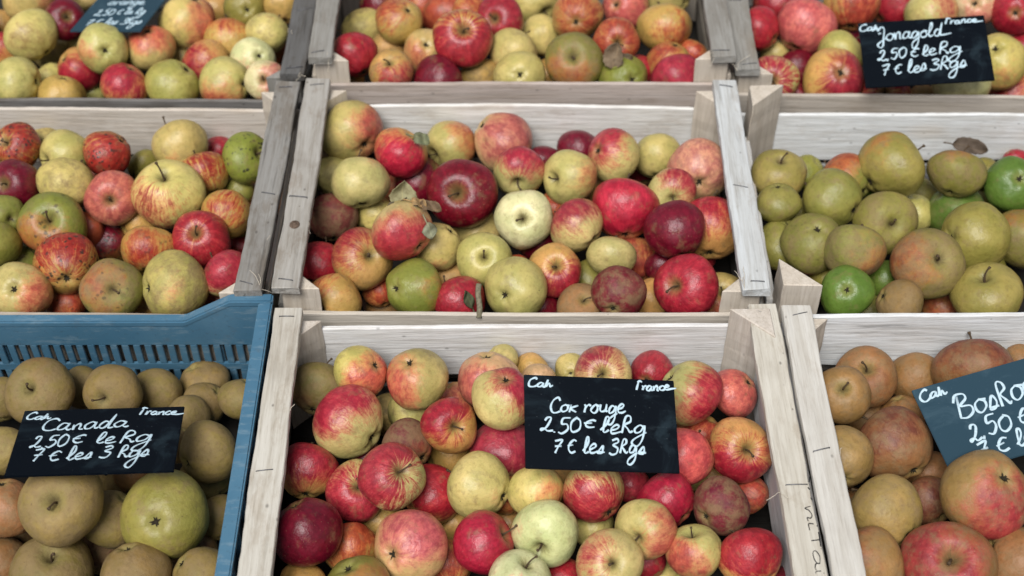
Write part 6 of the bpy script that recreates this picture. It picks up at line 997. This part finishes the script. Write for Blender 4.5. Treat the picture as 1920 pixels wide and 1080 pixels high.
# ------------------------------------------------------------------ glyphs for the handwriting
G = {
 'C': (.62, [[(.55, .80), (.40, .98), (.14, .82), (.03, .42), (.14, .08), (.38, .0), (.62, .14)]]),
 'a': (.56, [[(.42, .42), (.22, .50), (.05, .28), (.10, .05), (.26, .04), (.40, .22), (.43, .47), (.42, .12), (.52, .02), (.60, .10)]]),
 'h': (.46, [[(.02, .06), (.10, .55), (.12, .72), (.10, .04), (.14, .26), (.26, .40), (.32, .12), (.40, .02), (.52, .12)]]),
 'F': (.42, [[(.08, .0), (.10, .45), (.14, .88)], [(.02, .84), (.20, .96), (.44, .84)]]),
 'r': (.42, [[(.04, .44), (.12, .42), (.12, .02), (.15, .30), (.28, .49), (.40, .40)]]),
 'n': (.50, [[(.05, .45), (.10, .02), (.13, .30), (.28, .48), (.36, .34), (.37, .05), (.50, .06)]]),
 'c': (.44, [[(.40, .40), (.25, .50), (.06, .30), (.10, .05), (.28, .0), (.46, .10)]]),
 'e': (.46, [[(.04, .20), (.26, .27), (.36, .42), (.22, .50), (.05, .30), (.10, .05), (.28, .0), (.50, .10)]]),
 'E': (.80, [[(.04, .20), (.26, .27), (.36, .42), (.22, .50), (.05, .30), (.10, .05), (.28, .0), (.60, .04), (1.0, .10)]]),
 'o': (.50, [[(.30, .50), (.08, .38), (.05, .14), (.22, .0), (.42, .14), (.40, .40), (.25, .50), (.50, .44)]]),
 'x': (.50, [[(.06, .52), (.06, .02)], [(.44, .50), (.08, .24), (.44, .02)]]),
 'u': (.52, [[(.05, .48), (.06, .12), (.20, .0), (.36, .16), (.39, .48), (.39, .10), (.52, .06)]]),
 'i': (.24, [[(.08, .46), (.08, .06), (.22, .06)], [(.10, .66), (.11, .69)]]),
 'g': (.54, [[(.42, .40), (.22, .50), (.05, .28), (.12, .05), (.34, .14), (.43, .47), (.45, -.30), (.28, -.72), (.08, -.62), (.14, -.30), (.54, .06)]]),
 'l': (.34, [[(.02, .12), (.24, .60), (.24, .96), (.12, .94), (.08, .20), (.18, .0), (.36, .12)]]),
 's': (.38, [[(.02, .12), (.22, .50), (.30, .26), (.24, .02), (.06, .02), (.06, .12), (.38, .10)]]),
 'k': (.48, [[(.08, .0), (.12, .86), (.30, .90), (.34, .62), (.13, .44), (.28, .24), (.40, .02), (.48, .08)]]),
 'd': (.60, [[(.40, .40), (.20, .50), (.05, .25), (.14, .02), (.34, .12), (.50, 1.0), (.44, .14), (.52, .02), (.62, .08)]]),
 'D': (.95, [[(.40, .40), (.20, .50), (.05, .25), (.14, .02), (.34, .12), (.50, 1.0), (.44, .14), (.56, .04), (1.1, .10)]]),
 'J': (.58, [[(.04, .74), (.22, .98), (.46, .84), (.44, .1), (.40, -.34), (.22, -.48), (.10, -.28), (.30, -.02), (.58, .16)], [(.06, .52), (.26, .60)]]),
 'B': (.68, [[(.16, .0), (.16, .92)], [(.0, .74), (.14, .98), (.44, .98), (.50, .72), (.22, .54), (.58, .42), (.62, .12), (.36, -.02), (.10, .06)]]),
 'p': (.50, [[(.08, .50), (.08, -.42)], [(.08, .30), (.25, .50), (.43, .28), (.30, .03), (.10, .08)]]),
 '2': (.58, [[(.10, .70), (.16, .90), (.34, .92), (.38, .70), (.24, .30), (.08, .04), (.02, .14), (.18, .18), (.34, .02), (.58, .08)]]),
 '5': (.52, [[(.50, .94), (.16, .92), (.12, .56), (.36, .58), (.46, .28), (.26, .0), (.03, .10)]]),
 '0': (.60, [[(.30, .92), (.08, .62), (.10, .16), (.30, .0), (.52, .24), (.50, .72), (.26, .93)]]),
 '7': (.52, [[(.04, .84), (.46, .92), (.30, .44), (.22, .0)], [(.10, .44), (.46, .50)]]),
 '3': (.50, [[(.05, .84), (.30, .96), (.40, .76), (.18, .54), (.44, .38), (.40, .08), (.20, -.02), (.03, .08)]]),
 '.': (.22, [[(.08, .0), (.10, .04)]]),
 ',': (.24, [[(.10, .06), (.06, -.14)]]),
 '\u20ac': (.58, [[(.50, .72), (.32, .82), (.12, .58), (.12, .24), (.30, .04), (.52, .12)], [(.0, .46), (.34, .50)]]),
 ' ': (.30, []),
 '-': (.3, [[(.02, .62), (.16, .5)]]), "'": (.3, [[(.05, .5), (.14, .62)]]),
 'T': (.55, [[(.05, .66), (.5, .66)], [(.28, .66), (.28, .05)]]),
}

def write(verts, faces, text, x0, y0, x1, y1, h, thick, z=0.0, slant=.20):
    """handwriting from (x0,y0) to (x1,y1) in the board's plane, cap height h"""
    total = sum(G[ch][0] for ch in text)
    dx, dy = x1 - x0, y1 - y0
    ln = math.hypot(dx, dy); ux, uy = dx / ln, dy / ln
    k = ln / total
    pen = 0.0
    for ch in text:
        w, strokes = G[ch]
        jy = rnd.uniform(-.06, .06); hs_ = rnd.uniform(.9, 1.12)
        for stp in strokes:
            pts = []
            for (a, b) in stp:
                a += slant * b + rnd.uniform(-.028, .028); b += jy + rnd.uniform(-.028, .028)
                X = (pen + a) * k; Y = b * h * hs_
                pts.append(Vector((x0 + ux * X - uy * Y, y0 + uy * X + ux * Y, 0)))
            pts = catmull(pts, 5)
            pts = [Vector((p.x, p.y, z)) for p in pts]
            rad = [thick * (1 + .24 * math.sin(i * .45 + pen * 5)) for i in range(len(pts))]
            tube_geo(verts, faces, pts, rad, 8, flat=.28)
        pen += w

SIGN_LABEL = {
 'CF': ('black price sign with white writing among red and cream apples, front centre crate', [('Cah', .02, .135, .18, .125, .095), ('Franc' + 'E', .74, .125, .995, .105, .10), ('Cox rouge', .16, .40, .66, .38, .17),
        ('2.50', .10, .615, .36, .61, .17), ('\u20ac', .37, .55, .46, .55, .11), ('le', .49, .60, .62, .59, .17), ('kg', .62, .60, .79, .585, .18), ('7 \u20ac', .17, .82, .33, .815, .16), ('les', .37, .82, .51, .81, .17), ('3kgs', .54, .815, .78, .80, .16)]),
 'BL': ('black price sign with white writing lying on brown apples in blue crate', [('Cah', .02, .15, .17, .15, .10), ('Franc' + 'E', .72, .125, .985, .13, .11), ('Cana' + 'da', .13, .335, .66, .31, .20),
        ('2.50', .10, .60, .32, .585, .19), ('\u20ac', .335, .54, .42, .535, .14), ('le', .49, .555, .61, .545, .17), ('kg', .63, .55, .83, .53, .20), ('7 \u20ac', .12, .80, .30, .785, .17), ('les', .34, .79, .49, .775, .19), ('3 ', .53, .775, .64, .77, .17), ('kgs', .64, .77, .83, .75, .19)]),
 'TR': ('black price sign with white writing on pink red apples at back right', [('Cah', .0, .135, .16, .12, .10), ('Franc' + 'E', .68, .105, .965, .10, .10), ('Jonagol' + 'D', .13, .315, .70, .27, .21),
        ('2,50', .12, .60, .35, .585, .18), ('\u20ac', .37, .575, .45, .57, .15), ('le', .47, .57, .58, .56, .16), ('kg', .59, .555, .78, .54, .19), ('7 \u20ac', .13, .83, .30, .82, .17), ('les', .34, .81, .49, .79, .18), ('3kgs', .51, .79, .80, .77, .18)]),
 'BR': ('blue slate price sign on tan apples, cut by the right photo edge', [('Cah', .02, .17, .20, .14, .12), ('Franc' + 'E', .76, .13, .985, .12, .11), ('Boskoop', .19, .46, .84, .40, .27),
        ('2,50 \u20ac le kg', .20, .72, .98, .66, .20), ('7 \u20ac les 3kgs', .20, .93, .98, .86, .18)]),
 'TL': ('small blurred blue slate price sign on yellow apples at back left', [('orang' + 'e', .22, .36, .74, .33, .16), ('2,50 \u20ac le kg', .16, .62, .86, .57, .15), ('7 \u20ac les 3kgs', .14, .86, .92, .82, .15)]),
}
for key, (c, u, v, w, h) in SIGN_POSE.items():
    label, lines = SIGN_LABEL[key]
    u = Vector(u).normalized(); v = Vector(v); v = (v - u * v.dot(u)).normalized(); n = u.cross(v)
    me = box_mesh('price_sign', -w / 2, w / 2, -h / 2, h / 2, -.0026, 0)
    bm = bmesh.new(); bm.from_mesh(me)
    bmesh.ops.bevel(bm, geom=list(bm.edges), offset=.0007, segments=2, affect='EDGES')
    bm.to_mesh(me); bm.free()
    s = link('price_sign', me, M_SLATE_BLUE if key in ('BR', 'TL') else M_SLATE)
    s.matrix_world = Matrix(((u.x, v.x, n.x, c[0]), (u.y, v.y, n.y, c[1]), (u.z, v.z, n.z, c[2]), (0, 0, 0, 1)))
    tag(s, label, 'price sign', 'slate price signs with chalk writing')
    verts, faces = [], []
    for (text, a0, b0, a1, b1, ch) in lines:
        write(verts, faces, text, (a0 - .5) * w, (.5 - b0) * h, (a1 - .5) * w, (.5 - b1) * h, ch * h, 0.00112 if key != 'BR' else .0014, z=.0001)
    link('lettering', mesh_from('lettering', verts, faces, True), M_CHALK, s)
    verts, faces = [], []
    tube_geo(verts, faces, [(0, h * .1, -.0027), (0, h * .1 - .001, -.02), (0, h * .12, -.06)], [.003, .003, .0015], 8)
    link('spike', mesh_from('spike', verts, faces, True), M_SLATE, s)

# writing on the right rail of the front centre crate
verts, faces = [], []
write(verts, faces, "-''niTai", -.052, -.008, -.178, -.005,   .014, .0006, z=.0064, slant=0)
link('handwriting', mesh_from('handwriting', verts, faces, True), M_INK, r_cf[1])

# ------------------------------------------------------------------ blue plastic crate
def blue_crate():
    cx, cy, cz, yaw = CRATE_POSE['BL']
    t = bpy.data.objects.new('plastic_crate', None); COL.objects.link(t)
    t.location = (cx, cy, cz); t.rotation_euler = (0, 0, R(yaw))
    tag(t, 'blue slotted plastic crate of brown apples at front left', 'crate')
    low, c1, c2 = -.036, .052, .112
    zb = -.183 - cz
    def bev(me, off=.0016):
        bm = bmesh.new(); bm.from_mesh(me)
        bmesh.ops.recalc_face_normals(bm, faces=bm.faces)
        bmesh.ops.bevel(bm, geom=[e for e in bm.edges if len(e.link_faces) == 2 and e.calc_face_angle(0) > .3], offset=off, segments=2, affect='EDGES')
        bm.to_mesh(me); bm.free()
        return me
    def prism_y(poly, y0, y1):
        n = len(poly)
        v = [(x, y0, z) for x, z in poly] + [(x, y1, z) for x, z in poly]
        f = [tuple(range(n)), tuple(reversed(range(n, 2 * n)))] + [(k, (k + 1) % n, n + (k + 1) % n, n + k) for k in range(n)]
        return v, f
    def multi(name, parts, mat=M_PLASTIC, off=.0012):
        verts, faces = [], []
        for v, f in parts:
            b = len(verts); verts += v; faces += [tuple(i + b for i in q) for q in f]
        return link(name, bev(mesh_from(name, verts, faces), off), mat, t)
    def bx(x0, x1, y0, y1, z0, z1):
        v = [(x, y, z) for z in (z0, z1) for y in (y0, y1) for x in (x0, x1)]
        return v, [(0, 2, 3, 1), (4, 5, 7, 6), (0, 1, 5, 4), (1, 3, 7, 5), (3, 2, 6, 7), (2, 0, 4, 6)]
    for sy in (1, -1):
        def yy(a, b): return (a, b) if sy > 0 else (-b - .022, -a - .022)
        top = [(-.2995, 0), (-.2995 + c1, 0), (-.2995 + c2, low), (.2995 - c2, low), (.2995 - c1, 0), (.2995, 0)]
        # thick lip following the dipped top edge
        lip = top + [(x, z - .010) for x, z in reversed(top)]
        multi('rim', [prism_y(lip, *yy(.186, .2))], off=.002)
        # solid upper wall with slotted bands below
        zl = -.080
        wall = [(x * .975, z - .0105) for x, z in top] + [(.292, zl), (-.292, zl)]
        parts = [prism_y(wall, *yy(.187, .1915))]
        y0, y1 = yy(.187, .1915)
        parts.append(bx(-.292, .292, y0, y1, -.127, -.1155))
        parts.append(bx(-.292, .292, y0, y1, zb + .004, -.158))
        pitch = .0142
        n = int(.27 / pitch)
        for k in range(-n, n + 1):
            xk = k * pitch + .0071
            for (za, zc) in ((-.1152, zl - .0003), (-.1577, -.1273)):
                parts.append(bx(xk - .0043, xk + .0043, y0, y1, za, zc))
        for sx in (-1, 1):
            for (za, zc) in ((-.1152, zl - .0003), (-.1577, -.1273)):
                parts.append(bx(min(sx * .279, sx * .2917), max(sx * .279, sx * .2917), y0, y1, za, zc))
        # ribs behind the slots
        for k in range(-6, 7):
            ya, yb = (y1 + .0002, y1 + .005) if sy > 0 else (y0 - .005, y0 - .0002)
            parts.append(bx(k * .045 - .0015, k * .045 + .0015, ya, yb, zb + .01, -.07))
        multi('slotted_wall', parts, off=.0006)
    for sx in (-1, 1):
        a, b = (.283, .2998) if sx > 0 else (-.2998, -.283)
        multi('rim', [bx(a, b, -.2075, .1855, -.010, 0.0)], off=.002)
        a, b = (.2853, .290) if sx > 0 else (-.290, -.2853)
        parts = [bx(a, b, -.208, .186, zb + .004, -.0105)]
        a2, b2 = (.2903, .2985) if sx > 0 else (-.2985, -.2903)
        parts.append(bx(a2, b2, -.208, .186, -.075, -.070))
        for k in range(-4, 5):
            parts.append(bx(a2, b2, k * .044 - .0015, k * .044 + .0015, -.0695, -.0108))
        multi('slotted_wall', parts, off=.0006)
    multi('base', [bx(-.285, .285, -.208, .186, zb, zb + .0035)], M_TABLE)  # dark material instead of blue paints the shade below the apples
    return t
blue_crate()

# ------------------------------------------------------------------ apples
def apple_mesh(seed):
    rr = random.Random(seed)
    nt, nph = 34, 44
    a5, p5 = rr.uniform(.012, .040), rr.uniform(0, 6.28)
    a2, p2 = rr.uniform(.0, .032), rr.uniform(0, 6.28)
    a3, p3 = rr.uniform(.0, .02), rr.uniform(0, 6.28)
    tl, tp = rr.uniform(.02, .14), rr.uniform(0, 6.28)
    con = rr.uniform(-.01, .10)
    hgt = rr.uniform(.82, .92)
    dep, wid = rr.uniform(.32, .44), rr.uniform(.22, .28)
    cdep, cwid = rr.uniform(.12, .20), rr.uniform(.18, .24)
    off = Vector((rr.uniform(-50, 50), rr.uniform(-50, 50), rr.uniform(-50, 50)))
    verts, faces = [], []
    def P(th, ph):
        s, c = math.sin(th), math.cos(th)
        rad = s * (1 + con * c)
        rad *= 1 + a5 * math.cos(5 * ph + p5) * (.5 - .5 * c) ** 1.5 * 1.4 + a2 * math.cos(2 * ph + p2) + a3 * math.cos(3 * ph + p3)
        z = hgt * (c + .06 * c * abs(c))
        z -= dep * math.exp(-(rad / wid) ** 1.35) if c > 0 else -cdep * math.exp(-(rad / cwid) ** 2)
        z += tl * rad * math.cos(ph + tp) * c
        if c < 0: z += .02 * math.cos(5 * ph + p5) * math.exp(-((rad - .35) / .2) ** 2)
        q = Vector((rad * math.cos(ph), rad * math.sin(ph), z))
        k = 1 + .060 * mnoise.noise(q * 1.1 + off) + .014 * mnoise.noise(q * 3.1 + off)
        return q * k
    for i in range(1, nt):
        u = i / nt
        th = math.pi * (u - .10 * math.sin(2 * math.pi * u))        # denser near the poles
        for j in range(nph):
            verts.append(P(th, 2 * math.pi * j / nph))
    top = len(verts); verts.append(P(0.0, 0)); bot = len(verts); verts.append(P(math.pi, 0))
    for i in range(nt - 2):
        for j in range(nph):
            a, b = i * nph + j, i * nph + (j + 1) % nph
            faces.append((a, a + nph, b + nph, b))
    for j in range(nph):
        faces.append((top, j, (j + 1) % nph))
        e = (nt - 2) * nph
        faces.append((bot, e + (j + 1) % nph, e + j))
    me = mesh_from('apple', verts, faces, True)
    me.materials.append(M_APPLE)
    return me, verts[top].z, verts[bot].z

APPLE_MESH = [apple_mesh(s) for s in range(14)]

def stem_mesh(seed):
    rr = random.Random(seed)
    a = rr.uniform(0, 6.28); L = rr.uniform(.36, .66)
    pts = [Vector((0, 0, -.04)), Vector((math.cos(a) * .02, math.sin(a) * .02, L * .4)), Vector((math.cos(a) * .09, math.sin(a) * .09, L * .75)),
           Vector((math.cos(a) * .19, math.sin(a) * .19, L))]
    p = catmull(pts, 4)
    rad = [.036 -   .012 * math.sin(min(1, i / (len(p) - 1) * 1.4) * math.pi / 2) + (.020 if i >= len(p) - 2 else 0) for i in range(len(p))]
    verts, faces = [], []
    tube_geo(verts, faces, p, rad, 8)
    me = mesh_from('stem', verts, faces, True); me.materials.append(M_STEM); return me

def calyx_mesh(seed):
    rr = random.Random(seed)
    verts, faces = [], []
    for k in range(7):
        a = k * 6.283 / 7 + rr.uniform(-.3, .3)
        r, l = rr.uniform(.05, .085), rr.uniform(.09, .17)
        d = Vector((math.cos(a), math.sin(a), 0)); sd = Vector((-d.y, d.x, 0))
        b = len(verts)
        verts += [d * .015 - sd * .035 + Vector((0, 0, .0)), d * .015 + sd * .035, d * r + sd * .022 + Vector((0, 0, -.045)), d * r - sd * .022 + Vector((0, 0, -.045)),
                  d * l + Vector((0, 0, -.02 - rr.uniform(0, .08))), d * r + Vector((0, 0, -.015))]
        faces += [(b, b + 1, b + 2, b + 3), (b + 3, b + 2, b + 4), (b, b + 3, b + 5), (b + 1, b + 5, b + 2), (b + 3, b + 4, b + 5), (b + 2, b + 5, b + 4), (b, b + 5, b + 1)]
    tube_geo(verts, faces, [(0, 0, .05), (0, 0, -.012), (0, 0, -.02)], [.05, .05, .02], 8)
    me = mesh_from('calyx', verts, faces); me.materials.append(M_CALYX); return me

STEMS = [stem_mesh(s) for s in range(6)]
CALYX = [calyx_mesh(s) for s in range(5)]
CRATE_PHRASE = {'TL': 'back left crate', 'TC': 'back centre crate', 'TR': 'back right crate', 'ML': 'middle left crate', 'CM': 'centre crate',
                'MR': 'middle right crate', 'BL': 'blue plastic crate', 'CF': 'front centre crate', 'BR': 'front right crate'}
apples = []
for i, (ck, pos, q, rad, sq, shp, base, blush, bdir, p1, p2, pole, leaf, under, label) in enumerate(APPLES):
    me, zt, zbm = APPLE_MESH[int(shp)]
    o = link('apple', me)
    o.location = pos
    o.rotation_mode = 'QUATERNION'
    o.rotation_quaternion = Quaternion(q).normalized()
    sz = rad * (sq / .90 if sq else 1.0)
    o.scale = (rad, rad, sz)
    o['base'] = tuple(base); o['blush'] = tuple(blush); o['bdir'] = tuple(bdir)
    o['p1'] = tuple(float(v) for v in p1); o['p2'] = (float(p2[0]), float(p2[1]), 0.0)
    tag(o, label, 'apple', 'apples in the ' + CRATE_PHRASE[ck])
    # the end that shows gets its own part, the far end too where it may show from the side
    if pole == 's':
        link('stem', STEMS[i % 6], None, o, (0, 0, zt + .01), (0, 0, rnd.uniform(0, 6.28)))
    elif pole == 'c':
        link('calyx', CALYX[i % 5], None, o, (0, 0, zbm - .005), (0, 0, rnd.uniform(0, 6.28)))
    elif not under:
        link('stem', STEMS[i % 6], None, o, (0, 0, zt + .01), (0, 0, rnd.uniform(0, 6.28)))
        link('calyx', CALYX[i % 5], None, o, (0, 0, zbm - .005), (0, 0, rnd.uniform(0, 6.28)))
    apples.append(o)

# ------------------------------------------------------------------ leaves and a twig
bpy.context.view_layer.update()
def leaf(ai, p, ux, n, ln, w, curl, col, label=None):
    ux = Vector(ux).normalized(); n = Vector(n); n = (n - ux * n.dot(ux)).normalized(); v = n.cross(ux)
    nu, nv = 14, 8
    rr = random.Random(int(ln * 1e5))
    verts, faces = [], []
    for i in range(nu + 1):
        a = i / nu
        hw = w / 2 * (math.sin(math.pi * a ** .8) ** .75 if 0 < a < 1 else .02) * (1 + .06 * math.sin(i * 2.3))
        for j in range(nv + 1):
            b = j / nv * 2 - 1
            z = curl * w * .35 * b * b + .10 * ln * math.sin(a * 3.0) * curl + .004 * math.sin(a * 7 + b * 2) + rr.uniform(-.0003, .0003)
            verts.append((a * ln, b * hw * (1 - .2 * abs(curl) * b * b), z))
    for i in range(nu):
        for j in range(nv):
            a = i * (nv + 1) + j
            faces.append((a, a + nv + 1, a + nv + 2, a + 1))
    tube_geo(verts, faces, [(-.012, 0, -.002), (-.005, 0, 0), (0.001, 0, .0005)], [.0009, .0008, .0006], 6)
    o = link('leaf', mesh_from('leaf', verts, faces, True), M_LEAF)
    md = o.modifiers.new('thickness', 'SOLIDIFY'); md.thickness = .0004; md.offset = 0
    mw = Matrix(((ux.x, v.x, n.x, p[0]), (ux.y, v.y, n.y, p[1]), (ux.z, v.z, n.z, p[2]), (0, 0, 0, 1)))
    o['tint'] = tuple(col)
    if ai >= 0:
        par = apples[int(ai)]
        o.parent = par
        o.matrix_parent_inverse = par.matrix_world.inverted()
        o.matrix_basis = mw
    else:
        o.matrix_world = mw
        tag(o, label, 'leaf', 'loose dry leaves among the apples')
    return o
LEAF_LABELS = iter(['curled brown dry leaf lying against the white back board, middle right crate',
                    'small dark dry leaf between two apples at front left of the centre crate'])
for lf in LEAVES:
    leaf(*lf, label=None if lf[0] >= 0 else next(LEAF_LABELS))
verts, faces = [], []
P0, P1 = Vector(TWIG[0]), Vector(TWIG[1])
tube_geo(verts, faces, catmull([P0, P0.lerp(P1, .3) + Vector((.001, 0, .001)), P0.lerp(P1, .7) - Vector((.001, 0, 0)), P1], 4), .0036, 8)
tw = link('twig', mesh_from('twig', verts, faces, True), simple_mat('twig_bark', (.20, .18, .12), .85, .2, .3, 300))
tag(tw, 'short grey green twig standing between apples at front of centre crate', 'twig')

# ------------------------------------------------------------------ the rest of the heaps, beyond the edges of the photograph
def make_heap_mat():
    t = NT('heap_skin')
    P = t.objco()
    nd = t.n.new('ShaderNodeAttribute'); nd.attribute_type = 'GEOMETRY'; nd.attribute_name = 'skin'
    n1 = t.noise(P, 26, 4, .6); n2 = t.noise(P, 110, 4, .65)
    c = t.mix(t.ss(n1, .42, .62), nd.outputs['Color'], t.mix(1.0, nd.outputs['Color'], (.85, .55, .6), 'MULTIPLY'))
    c = t.mix(t.math('MULTIPLY', t.ss(n2, .5, .68), .4), c, t.mix(1.0, c, (.62, .58, .5), 'MULTIPLY'))
    t.l.new(c, t.b.inputs['Base Color'])
    t.b.inputs['Roughness'].default_value = .38
    return t.m
verts, faces, cols = [], [], []
for (p, q, rad, shp, c) in HEAP:
    me = APPLE_MESH[int(shp)][0]
    qq = Quaternion(q).normalized(); b = len(verts)
    for v in me.vertices:
        verts.append(qq @ v.co * rad + Vector(p)); cols.append(c)
    faces += [tuple(i + b for i in f.vertices) for f in me.polygons]
hm = mesh_from('apples', verts, faces, True)
ca = hm.color_attributes.new('skin', 'FLOAT_COLOR', 'POINT')
for i, c in enumerate(cols): ca.data[i].color = (c[0], c[1], c[2], 1)
ho = link('apples', hm, make_heap_mat())
tag(ho, kind='stuff')
